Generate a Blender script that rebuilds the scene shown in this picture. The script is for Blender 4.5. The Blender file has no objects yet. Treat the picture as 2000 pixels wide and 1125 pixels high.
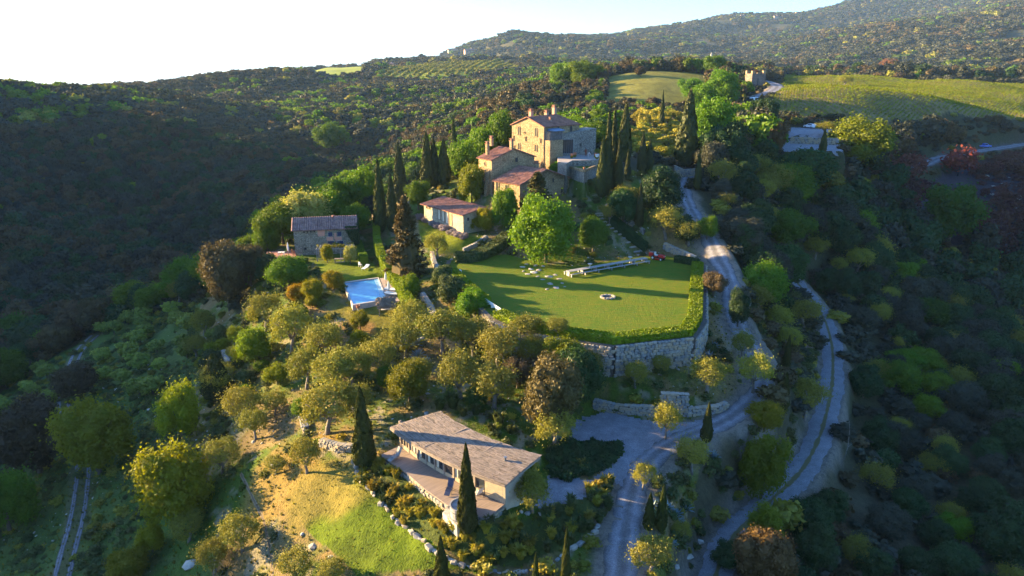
import bpy, bmesh, math, random
import numpy as np
from mathutils import Vector, Matrix, Euler

R = math.radians
rng = np.random.default_rng(7)
random.seed(7)
SC = bpy.context.scene
COL = SC.collection

# ------------------------------------------------------------------ camera, sky, sun, exposure
CAMZ = 60.0
PITCH = R(17.6)
FPX = 1327.0
cam_d = bpy.data.cameras.new('camera')
cam_d.sensor_width = 36.0
cam_d.lens = 36.0 * FPX / 2000.0
cam_d.clip_start = 0.5
cam_d.clip_end = 40000.0
cam = bpy.data.objects.new('camera', cam_d)
COL.objects.link(cam)
cam.location = (0, 0, CAMZ)
cam.rotation_euler = (math.pi / 2 - PITCH, 0, 0)
SC.camera = cam

SUN_EL, SUN_AZ = R(12.5), R(-72)          # azimuth measured from +Y, negative = to the left
world = bpy.data.worlds.new('World')
SC.world = world
world.use_nodes = True
wn = world.node_tree.nodes; wl = world.node_tree.links
wn.clear()
sky = wn.new('ShaderNodeTexSky')
sky.sky_type = 'NISHITA'
sky.sun_disc = False
sky.sun_elevation = SUN_EL
sky.sun_rotation = SUN_AZ
sky.altitude = 300
sky.air_density = 1.0
sky.dust_density = 1.3
sky.ozone_density = 6.0
bg = wn.new('ShaderNodeBackground'); bg.inputs[1].default_value = 0.102
wo = wn.new('ShaderNodeOutputWorld')
wl.new(sky.outputs[0], bg.inputs[0]); wl.new(bg.outputs[0], wo.inputs[0])

sun_d = bpy.data.lights.new('sun', 'SUN')
sun_d.energy = 5.0
sun_d.angle = R(0.6)
sun_d.color = (1.0, 0.72, 0.34)
sun = bpy.data.objects.new('sun', sun_d)
COL.objects.link(sun)
sd = Vector((math.sin(SUN_AZ) * math.cos(SUN_EL), math.cos(SUN_AZ) * math.cos(SUN_EL), math.sin(SUN_EL)))
sun.rotation_euler = sd.to_track_quat('Z', 'Y').to_euler()
sun.location = (-100, 60, 120)
SC.view_settings.view_transform = 'Standard'
SC.view_settings.look = 'None'
SC.view_settings.gamma = 1
SC.view_settings.use_curve_mapping = False
SC.view_settings.exposure = 2.78
SC.cycles.max_bounces = 6
SC.cycles.diffuse_bounces = 3
SC.cycles.volume_bounces = 0
SC.cycles.transparent_max_bounces = 8

# ------------------------------------------------------------------ photograph <-> place
CP, SP = math.cos(PITCH), math.sin(PITCH)
def ray(px, py):
    dx = (px - 1000) / FPX; dy = (562.5 - py) / FPX
    return dx, CP + dy * SP, -SP + dy * CP
def pz(px, py, z):
    a, b, d = ray(px, py); t = (z - CAMZ) / d
    return Vector((a * t, b * t, z))
def pY(px, py, Y):
    a, b, d = ray(px, py); t = Y / b
    return Vector((a * t, Y, CAMZ + d * t))
def proj(x, y, z):
    z = z - CAMZ
    f = y * CP - z * SP; u = y * SP + z * CP
    f = np.where(f > 1, f, 1) if isinstance(f, np.ndarray) else max(f, 1)
    return 1000 + FPX * x / f, 562.5 - FPX * u / f

# ------------------------------------------------------------------ terrain heights
def build_controls():
    L = []
    def Z(*a):
        for px, py, z in a: L.append(tuple(pz(px, py, z)))
    def Y(*a, dz=0):
        for px, py, yy in a:
            v = pY(px, py, yy); L.append((v.x, v.y, v.z + dz))
    def W(*a): L.extend(a)
    # the knoll with the modern house
    Z((740,885,23.3),(985,985,23.5),(870,960,23),(1060,900,23.7),(860,790,25),(960,800,25.2),(1040,840,24.5),(1130,760,24.6),
      (650,1000,20.5),(560,900,20.5),(500,960,18.5),(800,1100,20.5),(620,1110,18.5),(450,1080,15),(950,1110,21),(700,960,22),(640,900,22),
      (760,1010,21.6),(900,1070,21.6),(1050,1050,21.8),(1150,980,22),(1100,1125,21),
      (540,800,20),(450,760,16.5),(400,900,15),(330,1000,10.5),(250,1100,8),(130,1100,6.2),(60,1100,3.5),(150,950,6),(100,900,4),(20,900,1),
      (230,830,7),(130,780,3),(60,750,-1),(0,780,-3),(300,720,9),(200,700,3.5),(150,670,0),(90,690,-4),(330,620,8),(250,620,2),(380,570,9),(20,650,-12),
      (430,640,16),(440,590,17),(420,700,15.5),(500,620,21),(560,600,24),(520,720,19.5),(350,1180,11),(150,1180,6.5),(600,1200,17),(1000,1200,20.5),
      (700,600,26.2),(770,580,26.8),(665,560,26.8),(630,620,25),(720,650,25),(600,690,23),(680,700,23.8),(560,740,21.5),(640,790,22.5),(750,760,23.5),
      (800,680,25),(850,640,26.5),(860,720,24.5),(950,700,24.5),(1060,720,24.4),(1180,760,24.3),(1260,765,24.2),(1290,790,23.2),
      (600,500,27.2),(690,500,27.6),(570,490,27.2),(500,500,24.5),(730,480,27.8),(700,440,28.5),(640,550,27.2),(720,530,27.3),(780,540,27.6),
      (850,600,27.2),(820,540,28.4),(870,520,29.2),(890,560,29),(860,480,30),(900,475,30.3),(940,440,32),(830,435,31.3),(800,410,32),(760,440,29.5),
      (990,480,30.2),(1050,500,29.3),(1000,440,32.5),(1100,470,31),(1170,480,30.4),(1250,480,30.4),(1320,500,29.6),(1140,400,35.2),(1200,420,34.2),
      (960,385,36),(1050,400,35),(1110,395,35),(930,370,36),(890,370,35),(850,360,34),(1210,370,37.5),(1270,400,35.5),(1300,440,33.5),(1370,500,30.2))
    Y((1000,330,158),(1070,330,150)); W((12,74.2,25.3),(18,75,25.1),(23,76.6,25.3),(6,76,25.7),(0,79.5,26.2),(26,80,25)); W((3,156,40.3),(12,156,40.6),(16,146,40),(20,158,41),(10,150,39.6),(6,142,38.2),(22,150,40.2),(9,170,41))
    # ridge to the right of the castle and down the road
    Z((1210,320,40.8),(1260,330,40.3),(1300,320,41),(1320,340,39),(1200,345,39.5),(1400,340,38))
    Y((1290,280,190),(1200,270,195),(1240,240,225),(1330,260,210),(1400,270,215),(1460,290,190),(1150,230,250,),(1330,225,250), dz=-1.5)
    Z((1460,740,23.5),(1520,760,22),(1560,700,19.5),(1560,800,18),(1500,850,19.5),(1430,900,19.8),(1350,920,20.6),(1330,1000,20),(1350,1100,19),(1450,960,17),(1290,1060,20.8),
      (1500,640,22.5),(1540,600,21),(1480,560,25),(1500,500,26),(1540,470,26),(1450,430,32),(1430,380,35.5),(1480,400,32.5),(1480,600,24.2))
    Y((1560,420,150),(1650,450,158),(1600,520,140),(1700,560,135),(1800,560,150),(1900,620,140),(2000,600,155),(1700,700,105),(1800,750,100),(1680,820,88),
      (1700,950,68),(1800,900,80),(1900,1050,64),(2000,1125,57),(1650,1060,58),(1950,850,85),(1560,1125,50),(1750,1180,50),(2080,900,80),(1620,350,185),(1700,380,190), dz=-3)
    Z((1660,700,13.5),(1660,780,12.5),(1650,860,12.5),(1600,960,13.4),(1500,1050,15))
    Y((1560,250,222),(1600,270,212),(1640,250,225),(1510,245,225)); Y((1560,295,186),(1620,300,186),(1510,290,186))
    Y((1850,400,225),(1900,450,190),(1980,420,215),(1780,360,228),(1750,420,190),(1990,500,185),(1790,325,243),(1900,300,268),(1990,283,296),(1720,325,236),(2080,330,260))
    Y((1700,260,262),(1850,250,285),(1990,240,320), dz=-2)
    # vineyard
    Y((1520,228,256),(1700,225,268),(1850,215,295),(1990,212,312),(2100,210,320),(1510,190,330),(1700,190,375),(1900,185,395),(1530,149,620),(1650,152,600),(1850,160,545),(2000,162,530),(2150,165,520),(1480,180,360),(1500,160,480))
    Y((1530,149,700),(1700,154,700),(1900,160,680),(2100,165,650), dz=-7)
    # wooded ridge behind the castle
    Y((1250,165,395),(1370,150,430),(1200,150,430))
    Y((1000,200,330),(900,300,225),(850,350,195),(950,260,255),(1100,170,400),(1100,235,265),(1200,200,300),(1300,200,290),(1400,220,260),(1440,180,350),(1390,120,520),(1250,118,560),(1100,135,500),(900,220,400),(1000,160,520), dz=-7)
    # left hill, kept in shade by a raised ridge outside the frame
    Y((600,372,265),(500,440,240),(420,500,222),(300,560,205),(100,600,190),(0,640,172),(-120,700,150),
      (300,450,270),(150,450,262),(0,500,225),(0,400,290),(0,300,360),(150,300,350),(300,330,345),(450,350,315),(450,285,380),(600,310,345),(700,330,360),
      (0,172,450),(150,192,450),(300,222,430),(-150,140,440),(700,360,250), dz=-6)
    W((-270,186,66),(-330,250,84),(-420,150,104),(-380,300,98),(-440,360,108),(-480,430,116),(-400,420,88),(-500,530,96),(-430,500,70),(-230,120,48),(-180,120,22),(-300,60,60),(-200,0,45),(-450,330,85),(-160,60,15),(-100,40,6),(-60,20,5),(-620,420,90),(-640,150,105))  # unseen ground left of the frame, its ridge raised to block the sun
    W((-26,190,12),(-70,185,2),(-110,180,-7),(-50,160,16),(-12,175,30),(0,190,36))
    W((-150,520,38),(-260,540,40),(-330,560,44),(-60,470,20),(-450,560,50))
    # sunlit wooded ridges beyond
    Y((700,300,430),(600,250,520),(600,200,640),(560,146,800),(400,146,800),(250,164,820),(100,176,880),(400,200,640),(300,195,680),(850,250,450),(850,200,600),(800,165,820),(750,165,700),(200,170,840),(-100,170,900), dz=-6)
    Y((650,166,800),(720,164,800),(600,160,790),(760,160,830),dz=-8)
    Y((650,151,900),(650,139,1150),(710,132,1450),(620,131,1450),(850,150,880),(850,128,1200),(950,141,900),(950,125,1150),(780,150,900),(1020,135,950),(760,138,1150))
    Y((1080,130,900),(1050,125,1000), dz=-6)
    Y((870,118,1700),(960,80,2200),(1030,78,2200),(1100,78,2300),(850,106,2400),(700,126,2700),(560,134,2900),(1000,110,1500),(1200,70,2600),(1300,52,2700),(1250,110,1500),(1130,100,1700),
      (1400,62,2300),(1450,36,2900),(1600,18,3000),(1430,106,1500),(1330,95,1700),(1500,85,1800),(1600,65,1900),(1700,-2,3000),(1850,-35,3000),(2050,-60,2900),(1750,40,2400),
      (1600,112,1250),(1720,80,1500),(1850,50,1650),(2000,10,1750),(2000,105,1000),(1900,140,900),(2000,150,820),(1750,125,1050),(2200,-20,1800),(2200,120,900),(2300,160,500),(1500,70,2400),(1650,100,1500), dz=-8)
    W((-1500,3500,-60),(0,4200,-40),(1500,5000,100),(3500,4500,300),(-3000,2500,-80),(-1000,1800,-10),(-2000,1500,-60),(-600,1300,10),(-300,2200,20),(-900,6500,-160),(3000,8000,0),(0,8500,-160),(-5000,6000,-160),(-6000,2000,-160),
      (0,0,18),(30,20,18),(60,20,8),(100,40,0),(0,-60,14),(100,-60,-10),(-100,-60,0),(400,0,-40),(-400,-200,0),(0,-600,-40),(250,100,-20),(250,200,5),(400,300,20),(800,300,30),(0,-4000,-100),(4000,0,-50),(-4000,-1000,-100),(3000,-3000,-100))
    return L

def roadpts(L): return [pz(*a) for a in L]
ROAD1 = roadpts([(1352,335,38),(1342,352,37.3),(1337,372,36.3),(1347,402,34.8),(1368,440,33),(1395,480,31.5),(1416,520,30),(1427,560,28.7),(1431,600,27.6),(1444,640,26.6),(1468,680,25.4),(1487,720,24.2),(1486,760,23.4),(1450,800,22.9),(1400,830,22.6),(1340,853,22.4),(1285,885,22.2),(1250,925,22),(1232,975,21.8),(1222,1035,21.4),(1212,1125,21),(1205,1200,20.7),(1195,1350,20.3)])
ROAD2 = roadpts([(1540,535,20),(1562,558,19),(1590,592,17.5),(1613,632,16.3),(1625,680,15.3),(1626,740,14.8),(1616,800,14.5),(1598,860,14.5),(1566,918,14.8),(1520,965,15.2),(1465,1015,15.8),(1422,1065,16.3),(1398,1125,16.6),(1385,1190,17),(1370,1320,17.3)])
ROAD3 = [pY(*a) for a in [(1700,332,238),(1790,325,243),(1840,308,255),(1900,297,270),(1950,290,284),(2010,281,300),(2120,268,330)]]
ROAD4 = [pY(*a) for a in [(1472,196,300),(1490,186,318),(1512,176,345),(1517,168,370),(1505,162,405),(1490,158,440)]]
TRACK = [pz(*a) for a in [(185,655,1.5),(155,685,2.2),(135,730,2.6),(124,780,3.6),(135,840,5),(160,900,6),(158,960,6.4),(148,1020,6.6),(132,1080,6.5),(118,1140,6.5),(95,1260,6.3)]]

def dense(P, step=0.7):
    P = [Vector(p) for p in P]; out = []
    n = len(P)
    for i in range(n - 1):
        p0 = P[max(i-1,0)]; p1 = P[i]; p2 = P[i+1]; p3 = P[min(i+2,n-1)]
        k = max(2, int((p2-p1).length / step))
        for j in range(k):
            t = j / k
            out.append(0.5*((2*p1)+(p2-p0)*t+(2*p0-5*p1+4*p2-p3)*t*t+(3*p1-p0-3*p2+p3)*t**3))
    out.append(P[-1]); return out
DR1, DR2, DR3, DR4, DTR = [dense(p) for p in (ROAD1, ROAD2, ROAD3, ROAD4, TRACK)]

ctrl = np.array(build_controls() + [tuple(p) for p in ROAD1 + ROAD2 + ROAD3 + ROAD4 + TRACK])
def uv(x, y):
    x = np.asarray(x, float); y = np.asarray(y, float)
    return np.stack([np.arctan2(x, y), np.log(np.hypot(x, y) + 6.0) * 0.9], -1)
C0 = uv(ctrl[:,0], ctrl[:,1])
# wrap azimuth smoothly: (cos, sin) embedding
def emb(q): return np.stack([np.cos(q[...,0]) , np.sin(q[...,0]), q[...,1]], -1)
CE = emb(C0)
def kern(A, B):
    d2 = ((A[:,None,:]-B[None,:,:])**2).sum(-1)
    return np.sqrt(d2 + 0.03**2)
K = kern(CE, CE) - np.eye(len(CE)) * 0.004
ones = np.ones((len(CE),1))
A = np.block([[K, ones],[ones.T, np.zeros((1,1))]])
sol = np.linalg.lstsq(A, np.concatenate([ctrl[:,2],[0]]), rcond=None)[0]

az = np.concatenate([np.linspace(-180,-46,46), np.arange(-45,45.01,0.16), np.linspace(46,180,46)]) * math.pi/180
lr = np.concatenate([np.linspace(math.log(3), math.log(28), 40, endpoint=False), np.linspace(math.log(28), math.log(500), 460, endpoint=False), np.linspace(math.log(500), math.log(9000), 170)])
NA, NR = len(az), len(lr)
AA, LL = np.meshgrid(az, lr, indexing='ij')
GX = np.sin(AA)*np.exp(LL); GY = np.cos(AA)*np.exp(LL)
E_ = emb(uv(GX.ravel(), GY.ravel()))
HZ = np.empty(E_.shape[0])
for i in range(0, len(HZ), 20000):
    HZ[i:i+20000] = kern(E_[i:i+20000], CE) @ sol[:-1] + sol[-1]
HZ = HZ.reshape(NA, NR)
for _ in range(3):                                   # soften the surface a little
    Hp = HZ.copy()
    HZ[1:-1,1:-1] = 0.4*Hp[1:-1,1:-1] + 0.15*(Hp[:-2,1:-1]+Hp[2:,1:-1]+Hp[1:-1,:-2]+Hp[1:-1,2:])

def vnoise(x, y, s, seed=0):
    """value noise, numpy"""
    x = np.asarray(x)/s + 1000; y = np.asarray(y)/s + 1000
    xi = np.floor(x).astype(int); yi = np.floor(y).astype(int)
    fx = x-xi; fy = y-yi; fx = fx*fx*(3-2*fx); fy = fy*fy*(3-2*fy)
    def h(a,b):
        n = (a*374761393 + b*668265263 + seed*974711) & 0x7fffffff
        n = ((n ^ (n>>13))*1274126177) & 0x7fffffff
        return ((n ^ (n>>16)) & 0xffff)/65535.0
    return (h(xi,yi)*(1-fx)+h(xi+1,yi)*fx)*(1-fy)+(h(xi,yi+1)*(1-fx)+h(xi+1,yi+1)*fx)*fy
rr = np.hypot(GX, GY)
amp = np.clip((rr-120)/400, 0, 1)
HZ += (vnoise(GX,GY,45,1)-.5)*6*amp + (vnoise(GX,GY,160,2)-.5)*16*np.clip((rr-600)/900,0,1) + (vnoise(GX,GY,420,3)-.5)*60*np.clip((rr-1300)/1000,0,1) + (np.abs(vnoise(GX+.3*GY,GY,230,9)-.5)-.25)*50*np.clip((rr-1200)/900,0,1)
# rough, stony terraces on the olive slopes
HZ += (vnoise(GX,GY,3.5,4)-.5)*0.5*np.clip((140-rr)/60,0,1) + (vnoise(GX,GY,1.3,5)-.5)*0.2*np.clip((120-rr)/60,0,1)

def inpoly(x, y, poly):
    x = np.asarray(x); y = np.asarray(y); c = np.zeros(x.shape, bool); n = len(poly)
    for i in range(n):
        x0,y0 = poly[i][0],poly[i][1]; x1,y1 = poly[(i+1)%n][0],poly[(i+1)%n][1]
        if y0 == y1: continue
        m = ((y0 > y) != (y1 > y)) & (x < (x1-x0)*(y-y0)/(y1-y0)+x0)
        c ^= m
    return c
def polydist(x, y, P, closed=True):
    d = np.full(np.shape(x), 1e9); n = len(P)
    for i in range(n if closed else n-1):
        ax,ay = P[i][0],P[i][1]; bx,by = P[(i+1)%n][0],P[(i+1)%n][1]
        L2 = (bx-ax)**2+(by-ay)**2+1e-9
        t = np.clip(((x-ax)*(bx-ax)+(y-ay)*(by-ay))/L2,0,1)
        d = np.minimum(d, np.hypot(x-ax-t*(bx-ax), y-ay-t*(by-ay)))
    return d
def near_sub(P, pad):
    xs=[p[0] for p in P]; ys=[p[1] for p in P]
    return (GX>min(xs)-pad)&(GX<max(xs)+pad)&(GY>min(ys)-pad)&(GY<max(ys)+pad)
def flatten(P, z, fall):
    m = near_sub(P, fall+1); x=GX[m]; y=GY[m]
    d = np.where(inpoly(x,y,P), 0, polydist(x,y,P)); w = np.clip(1-d/fall,0,1); w = w*w*(3-2*w)
    HZ[m] = HZ[m]*(1-w)+z*w
def carve(P, hw, fall, dz=0):
    m = near_sub(P, hw+fall+1); x=GX[m]; y=GY[m]
    P2 = np.array([tuple(p) for p in P[::2]])
    d2 = (x[:,None]-P2[None,:,0])**2+(y[:,None]-P2[None,:,1])**2
    k = d2.argmin(1); d = np.sqrt(d2[np.arange(len(k)),k]); zz = P2[k,2]+dz
    w = np.clip(1-(d-hw)/fall,0,1); w = w*w*(3-2*w)
    HZ[m] = HZ[m]*(1-w)+zz*w

LAWN = [pz(*a) for a in [(880,510,29),(872,535,29),(900,565,29),(940,600,29),(962,622,29),(1000,640,29),(1045,652,29),(1100,662,29),(1200,676,29),(1350,660,29),(1372,630,29),(1372,520,29),(1335,505,29),(1285,497,29),(1100,522,29),(1050,512,29),(990,497,29),(905,502,29)]]
POOL = [pz(*a) for a in [(672,552,27),(738,543,27),(754,584,27),(690,594,27)]]
POOLDECK = [pz(*a) for a in [(738,543,27),(785,543,27),(800,585,27),(754,590,27)]]
DECK = [pz(*a) for a in [(742,889,24),(783,869,24),(880,925,24),(987,983,24),(950,1014,24),(905,998,24),(872,985,24),(830,955,24),(793,923,24)]]
TOWER = [pz(*a) for a in [(1104,324,41.3),(1141,334,41.3),(1171,322,41.3),(1168,313,41.3),(1116,311,41.3)]]
PARK = [tuple(pY(*a)) for a in [(1495,246,226),(1515,240,236),(1660,246,226),(1655,270,205),(1545,267,208),(1540,281,206),(1640,283,204),(1645,305,180),(1500,306,178)]]
FORE = [pz(*a) for a in [(1120,822,22.7),(1180,797,22.8),(1290,824,22.6),(1400,818,22.5),(1330,862,22.4),(1270,905,22.1),(1240,960,21.9),(1196,935,22.1),(1105,990,22.3),(1050,990,22.4),(1080,925,22.6),(1150,940,22.3),(1200,905,22.3),(1215,882,22.4),(1150,868,22.6),(1115,850,22.8)]]
flatten([(-19,137),(-9,122.5),(-2,127),(-12,141)], 31.0, 4)
flatten([pz(*a) for a in [(560,505,27),(700,505,27),(700,480,27),(560,480,27)]], 26.9, 5)
flatten(DECK, 23.3, 2.0)
flatten(FORE, 22.4, 3)
flatten(POOL, 26.2, 1.2); flatten(POOLDECK, 26.75, 1.5)
carve(DR1, 1.9, 2.2); carve(DR2, 1.9, 2.0); carve(DR3, 2.2, 4); carve(DR4, 3, 6); carve(DTR, 1.0, 1.5)
for q in range(len(PARK)): pass
flatten([(p[0],p[1]) for p in PARK[:5]], 42.3, 5)
flatten([(p[0],p[1]) for p in (PARK[0],PARK[5],PARK[6],PARK[7],PARK[8])], 40.4, 3)
LAWNW = LAWN
m_ = near_sub(LAWN, 2)
ins = inpoly(GX[m_], GY[m_], LAWN); hi=HZ.copy(); flatten(LAWN,28.9,6); HZ[:]=np.where((hi>28.9),HZ,hi)
tmp = HZ[m_]; tmp[ins] = 28.9; HZ[m_] = tmp
# outside, just below the retaining wall, the ground is really lower
flatten(TOWER, 39.0, 1.0)

def H(x, y):
    x = np.asarray(x,float); y = np.asarray(y,float)
    a = np.interp(np.arctan2(x,y), az, np.arange(NA)); l = np.interp(np.log(np.maximum(np.hypot(x,y),3.01)), lr, np.arange(NR))
    a0 = np.clip(np.floor(a).astype(int),0,NA-2); l0 = np.clip(np.floor(l).astype(int),0,NR-2)
    fa = a-a0; fl = l-l0
    return (HZ[a0,l0]*(1-fa)+HZ[a0+1,l0]*fa)*(1-fl)+(HZ[a0,l0+1]*(1-fa)+HZ[a0+1,l0+1]*fa)*fl
def h1(x, y): return float(H(x, y))
TS = np.concatenate([np.arange(20,260,0.35), np.arange(260,900,1.5), np.arange(900,4500,8)])
def hit(px, py):
    a,b,d = ray(px,py); n = TS/math.hypot(a,b)
    X = a*n; Yv = b*n; Zr = CAMZ+d*n
    m = np.nonzero(Zr < H(X,Yv))[0]
    k = m[0] if len(m) else len(TS)-1
    return Vector((X[k],Yv[k],h1(X[k],Yv[k])))
def scale_at(p): return (p.y*CP-(p.z-CAMZ)*SP)/FPX        # metres per photo pixel

# ------------------------------------------------------------------ object helpers
def tag(o, label=None, cat=None, group=None, kind=None):
    if label: o['label'] = label
    if cat: o['category'] = cat
    if group: o['group'] = group
    if kind: o['kind'] = kind
    return o
def empty(name, loc, rz=0, scale=None):
    o = bpy.data.objects.new(name, None); COL.objects.link(o)
    o.empty_display_size = 0.3
    o.location = loc; o.rotation_euler = (0,0,rz)
    if scale: o.scale = scale
    return o
def thing(name, label, cat, loc=(0,0,0), rz=0, group=None, scale=None):
    return tag(empty(name, loc, rz, scale), label, cat, group)
def link(name, me, parent=None, loc=None):
    o = bpy.data.objects.new(name, me); COL.objects.link(o)
    if parent is not None: o.parent = parent
    if loc is not None: o.location = loc
    return o
def npmesh(name, V, Q, mat, T=None, smooth=False, mi=None):
    V = np.asarray(V, np.float32).reshape(-1,3)
    Q = np.asarray(Q, np.int32).reshape(-1,4) if Q is not None and len(Q) else np.zeros((0,4),np.int32)
    T = np.asarray(T, np.int32).reshape(-1,3) if T is not None and len(T) else np.zeros((0,3),np.int32)
    me = bpy.data.meshes.new(name)
    me.vertices.add(len(V)); me.vertices.foreach_set('co', V.ravel())
    nl = Q.size+T.size; me.loops.add(nl); me.loops.foreach_set('vertex_index', np.concatenate([Q.ravel(),T.ravel()]))
    me.polygons.add(len(Q)+len(T))
    ls = np.concatenate([np.arange(len(Q))*4, len(Q)*4+np.arange(len(T))*3]).astype(np.int32)
    me.polygons.foreach_set('loop_start', ls)
    mats = mat if isinstance(mat,(list,tuple)) else [mat]
    for m in mats: me.materials.append(m)
    if mi is not None: me.polygons.foreach_set('material_index', np.asarray(mi,np.int32))
    me.polygons.foreach_set('use_smooth', np.full(len(Q)+len(T), smooth))
    me.update(calc_edges=True); return me

class MB:
    def __init__(s): s.V=[]; s.F=[]
    def add(s, V, F):
        n=len(s.V); s.V += [tuple(v) for v in V]; s.F += [tuple(i+n for i in f) for f in F]; return s
    def box(s, c, d, rz=0, rx=0, ry=0):
        M = Euler((rx,ry,rz)).to_matrix(); c=Vector(c)
        V=[c+M@Vector((x*d[0]/2,y*d[1]/2,z*d[2]/2)) for x in(-1,1) for y in(-1,1) for z in(-1,1)]
        return s.add(V,[(0,1,3,2),(4,6,7,5),(0,4,5,1),(2,3,7,6),(0,2,6,4),(1,5,7,3)])
    def beam(s, a, b, w, h=None):
        a=Vector(a); b=Vector(b); h=h or w; d=(b-a)
        if d.length<1e-6: return s
        d.normalize(); up=Vector((0,0,1)) if abs(d.z)<.95 else Vector((1,0,0))
        x=d.cross(up).normalized(); y=x.cross(d).normalized()
        V=[p+x*i*w/2+y*j*h/2 for p in(a,b) for i,j in((-1,-1),(1,-1),(1,1),(-1,1))]
        return s.add(V,[(3,2,1,0),(4,5,6,7),(0,1,5,4),(1,2,6,5),(2,3,7,6),(3,0,4,7)])
    def prism(s, P, z0, z1):
        """P list of (x,y); z0, z1 number or list"""
        n=len(P); a=z0 if isinstance(z0,(list,tuple)) else [z0]*n; b=z1 if isinstance(z1,(list,tuple)) else [z1]*n
        ar=sum(P[i][0]*P[(i+1)%n][1]-P[(i+1)%n][0]*P[i][1] for i in range(n))
        if ar<0: P=list(P)[::-1]; a=a[::-1]; b=b[::-1]
        V=[(p[0],p[1],a[i]) for i,p in enumerate(P)]+[(p[0],p[1],b[i]) for i,p in enumerate(P)]
        F=[(i,(i+1)%n,n+(i+1)%n,n+i) for i in range(n)]+[tuple(range(n-1,-1,-1)),tuple(range(n,2*n))]
        return s.add(V,F)
    def tube(s, pts, rad, k=7, cap=True):
        pts=[Vector(p) for p in pts]; n=len(pts); V=[]; F=[]
        for i,p in enumerate(pts):
            d=(pts[min(i+1,n-1)]-pts[max(i-1,0)]).normalized()
            up=Vector((0,0,1)) if abs(d.z)<.9 else Vector((1,0,0))
            x=d.cross(up).normalized(); y=x.cross(d)
            r=rad[i] if isinstance(rad,(list,tuple)) else rad
            V+=[p+(x*math.cos(t)+y*math.sin(t))*r for t in [2*math.pi*j/k for j in range(k)]]
        for i in range(n-1):
            for j in range(k): F.append((i*k+j,(i+1)*k+j,(i+1)*k+(j+1)%k,i*k+(j+1)%k))
        if cap: F+= [tuple(range(k)), tuple(range((n-1)*k+k-1,(n-1)*k-1,-1))]
        return s.add(V,F)
    def lathe(s, prof, c=(0,0,0), k=14):
        V=[];F=[];n=len(prof)
        for r,z in prof: V+=[(c[0]+r*math.cos(2*math.pi*j/k),c[1]+r*math.sin(2*math.pi*j/k),c[2]+z) for j in range(k)]
        for i in range(n-1):
            for j in range(k): F.append((i*k+j,i*k+(j+1)%k,(i+1)*k+(j+1)%k,(i+1)*k+j))
        F+=[tuple(range(k-1,-1,-1)),tuple(range((n-1)*k,n*k))]
        return s.add(V,F)
    def mesh(s, name, mat, smooth=False, bevel=0):
        me=bpy.data.meshes.new(name); me.from_pydata(s.V,[],s.F)
        if bevel:
            bm=bmesh.new(); bm.from_mesh(me); bmesh.ops.bevel(bm,geom=bm.edges[:],offset=bevel,segments=2,affect='EDGES',profile=.6); bm.to_mesh(me); bm.free()
        me.materials.append(mat)
        if smooth:
            me.polygons.foreach_set('use_smooth',[True]*len(me.polygons))
        me.update(); return me
    def obj(s, name, mat, parent=None, loc=None, smooth=False, bevel=0, label=None):
        o=link(name,s.mesh(name,mat,smooth,bevel),parent,loc)
        if label: o['label']=label
        return o
def setpos(o, p): o.location=p; return o
def copy_tree(o, parent=None):
    c=o.copy(); COL.objects.link(c); c.parent=parent
    for ch in list(o.children): copy_tree(ch,c)
    return c

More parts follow.
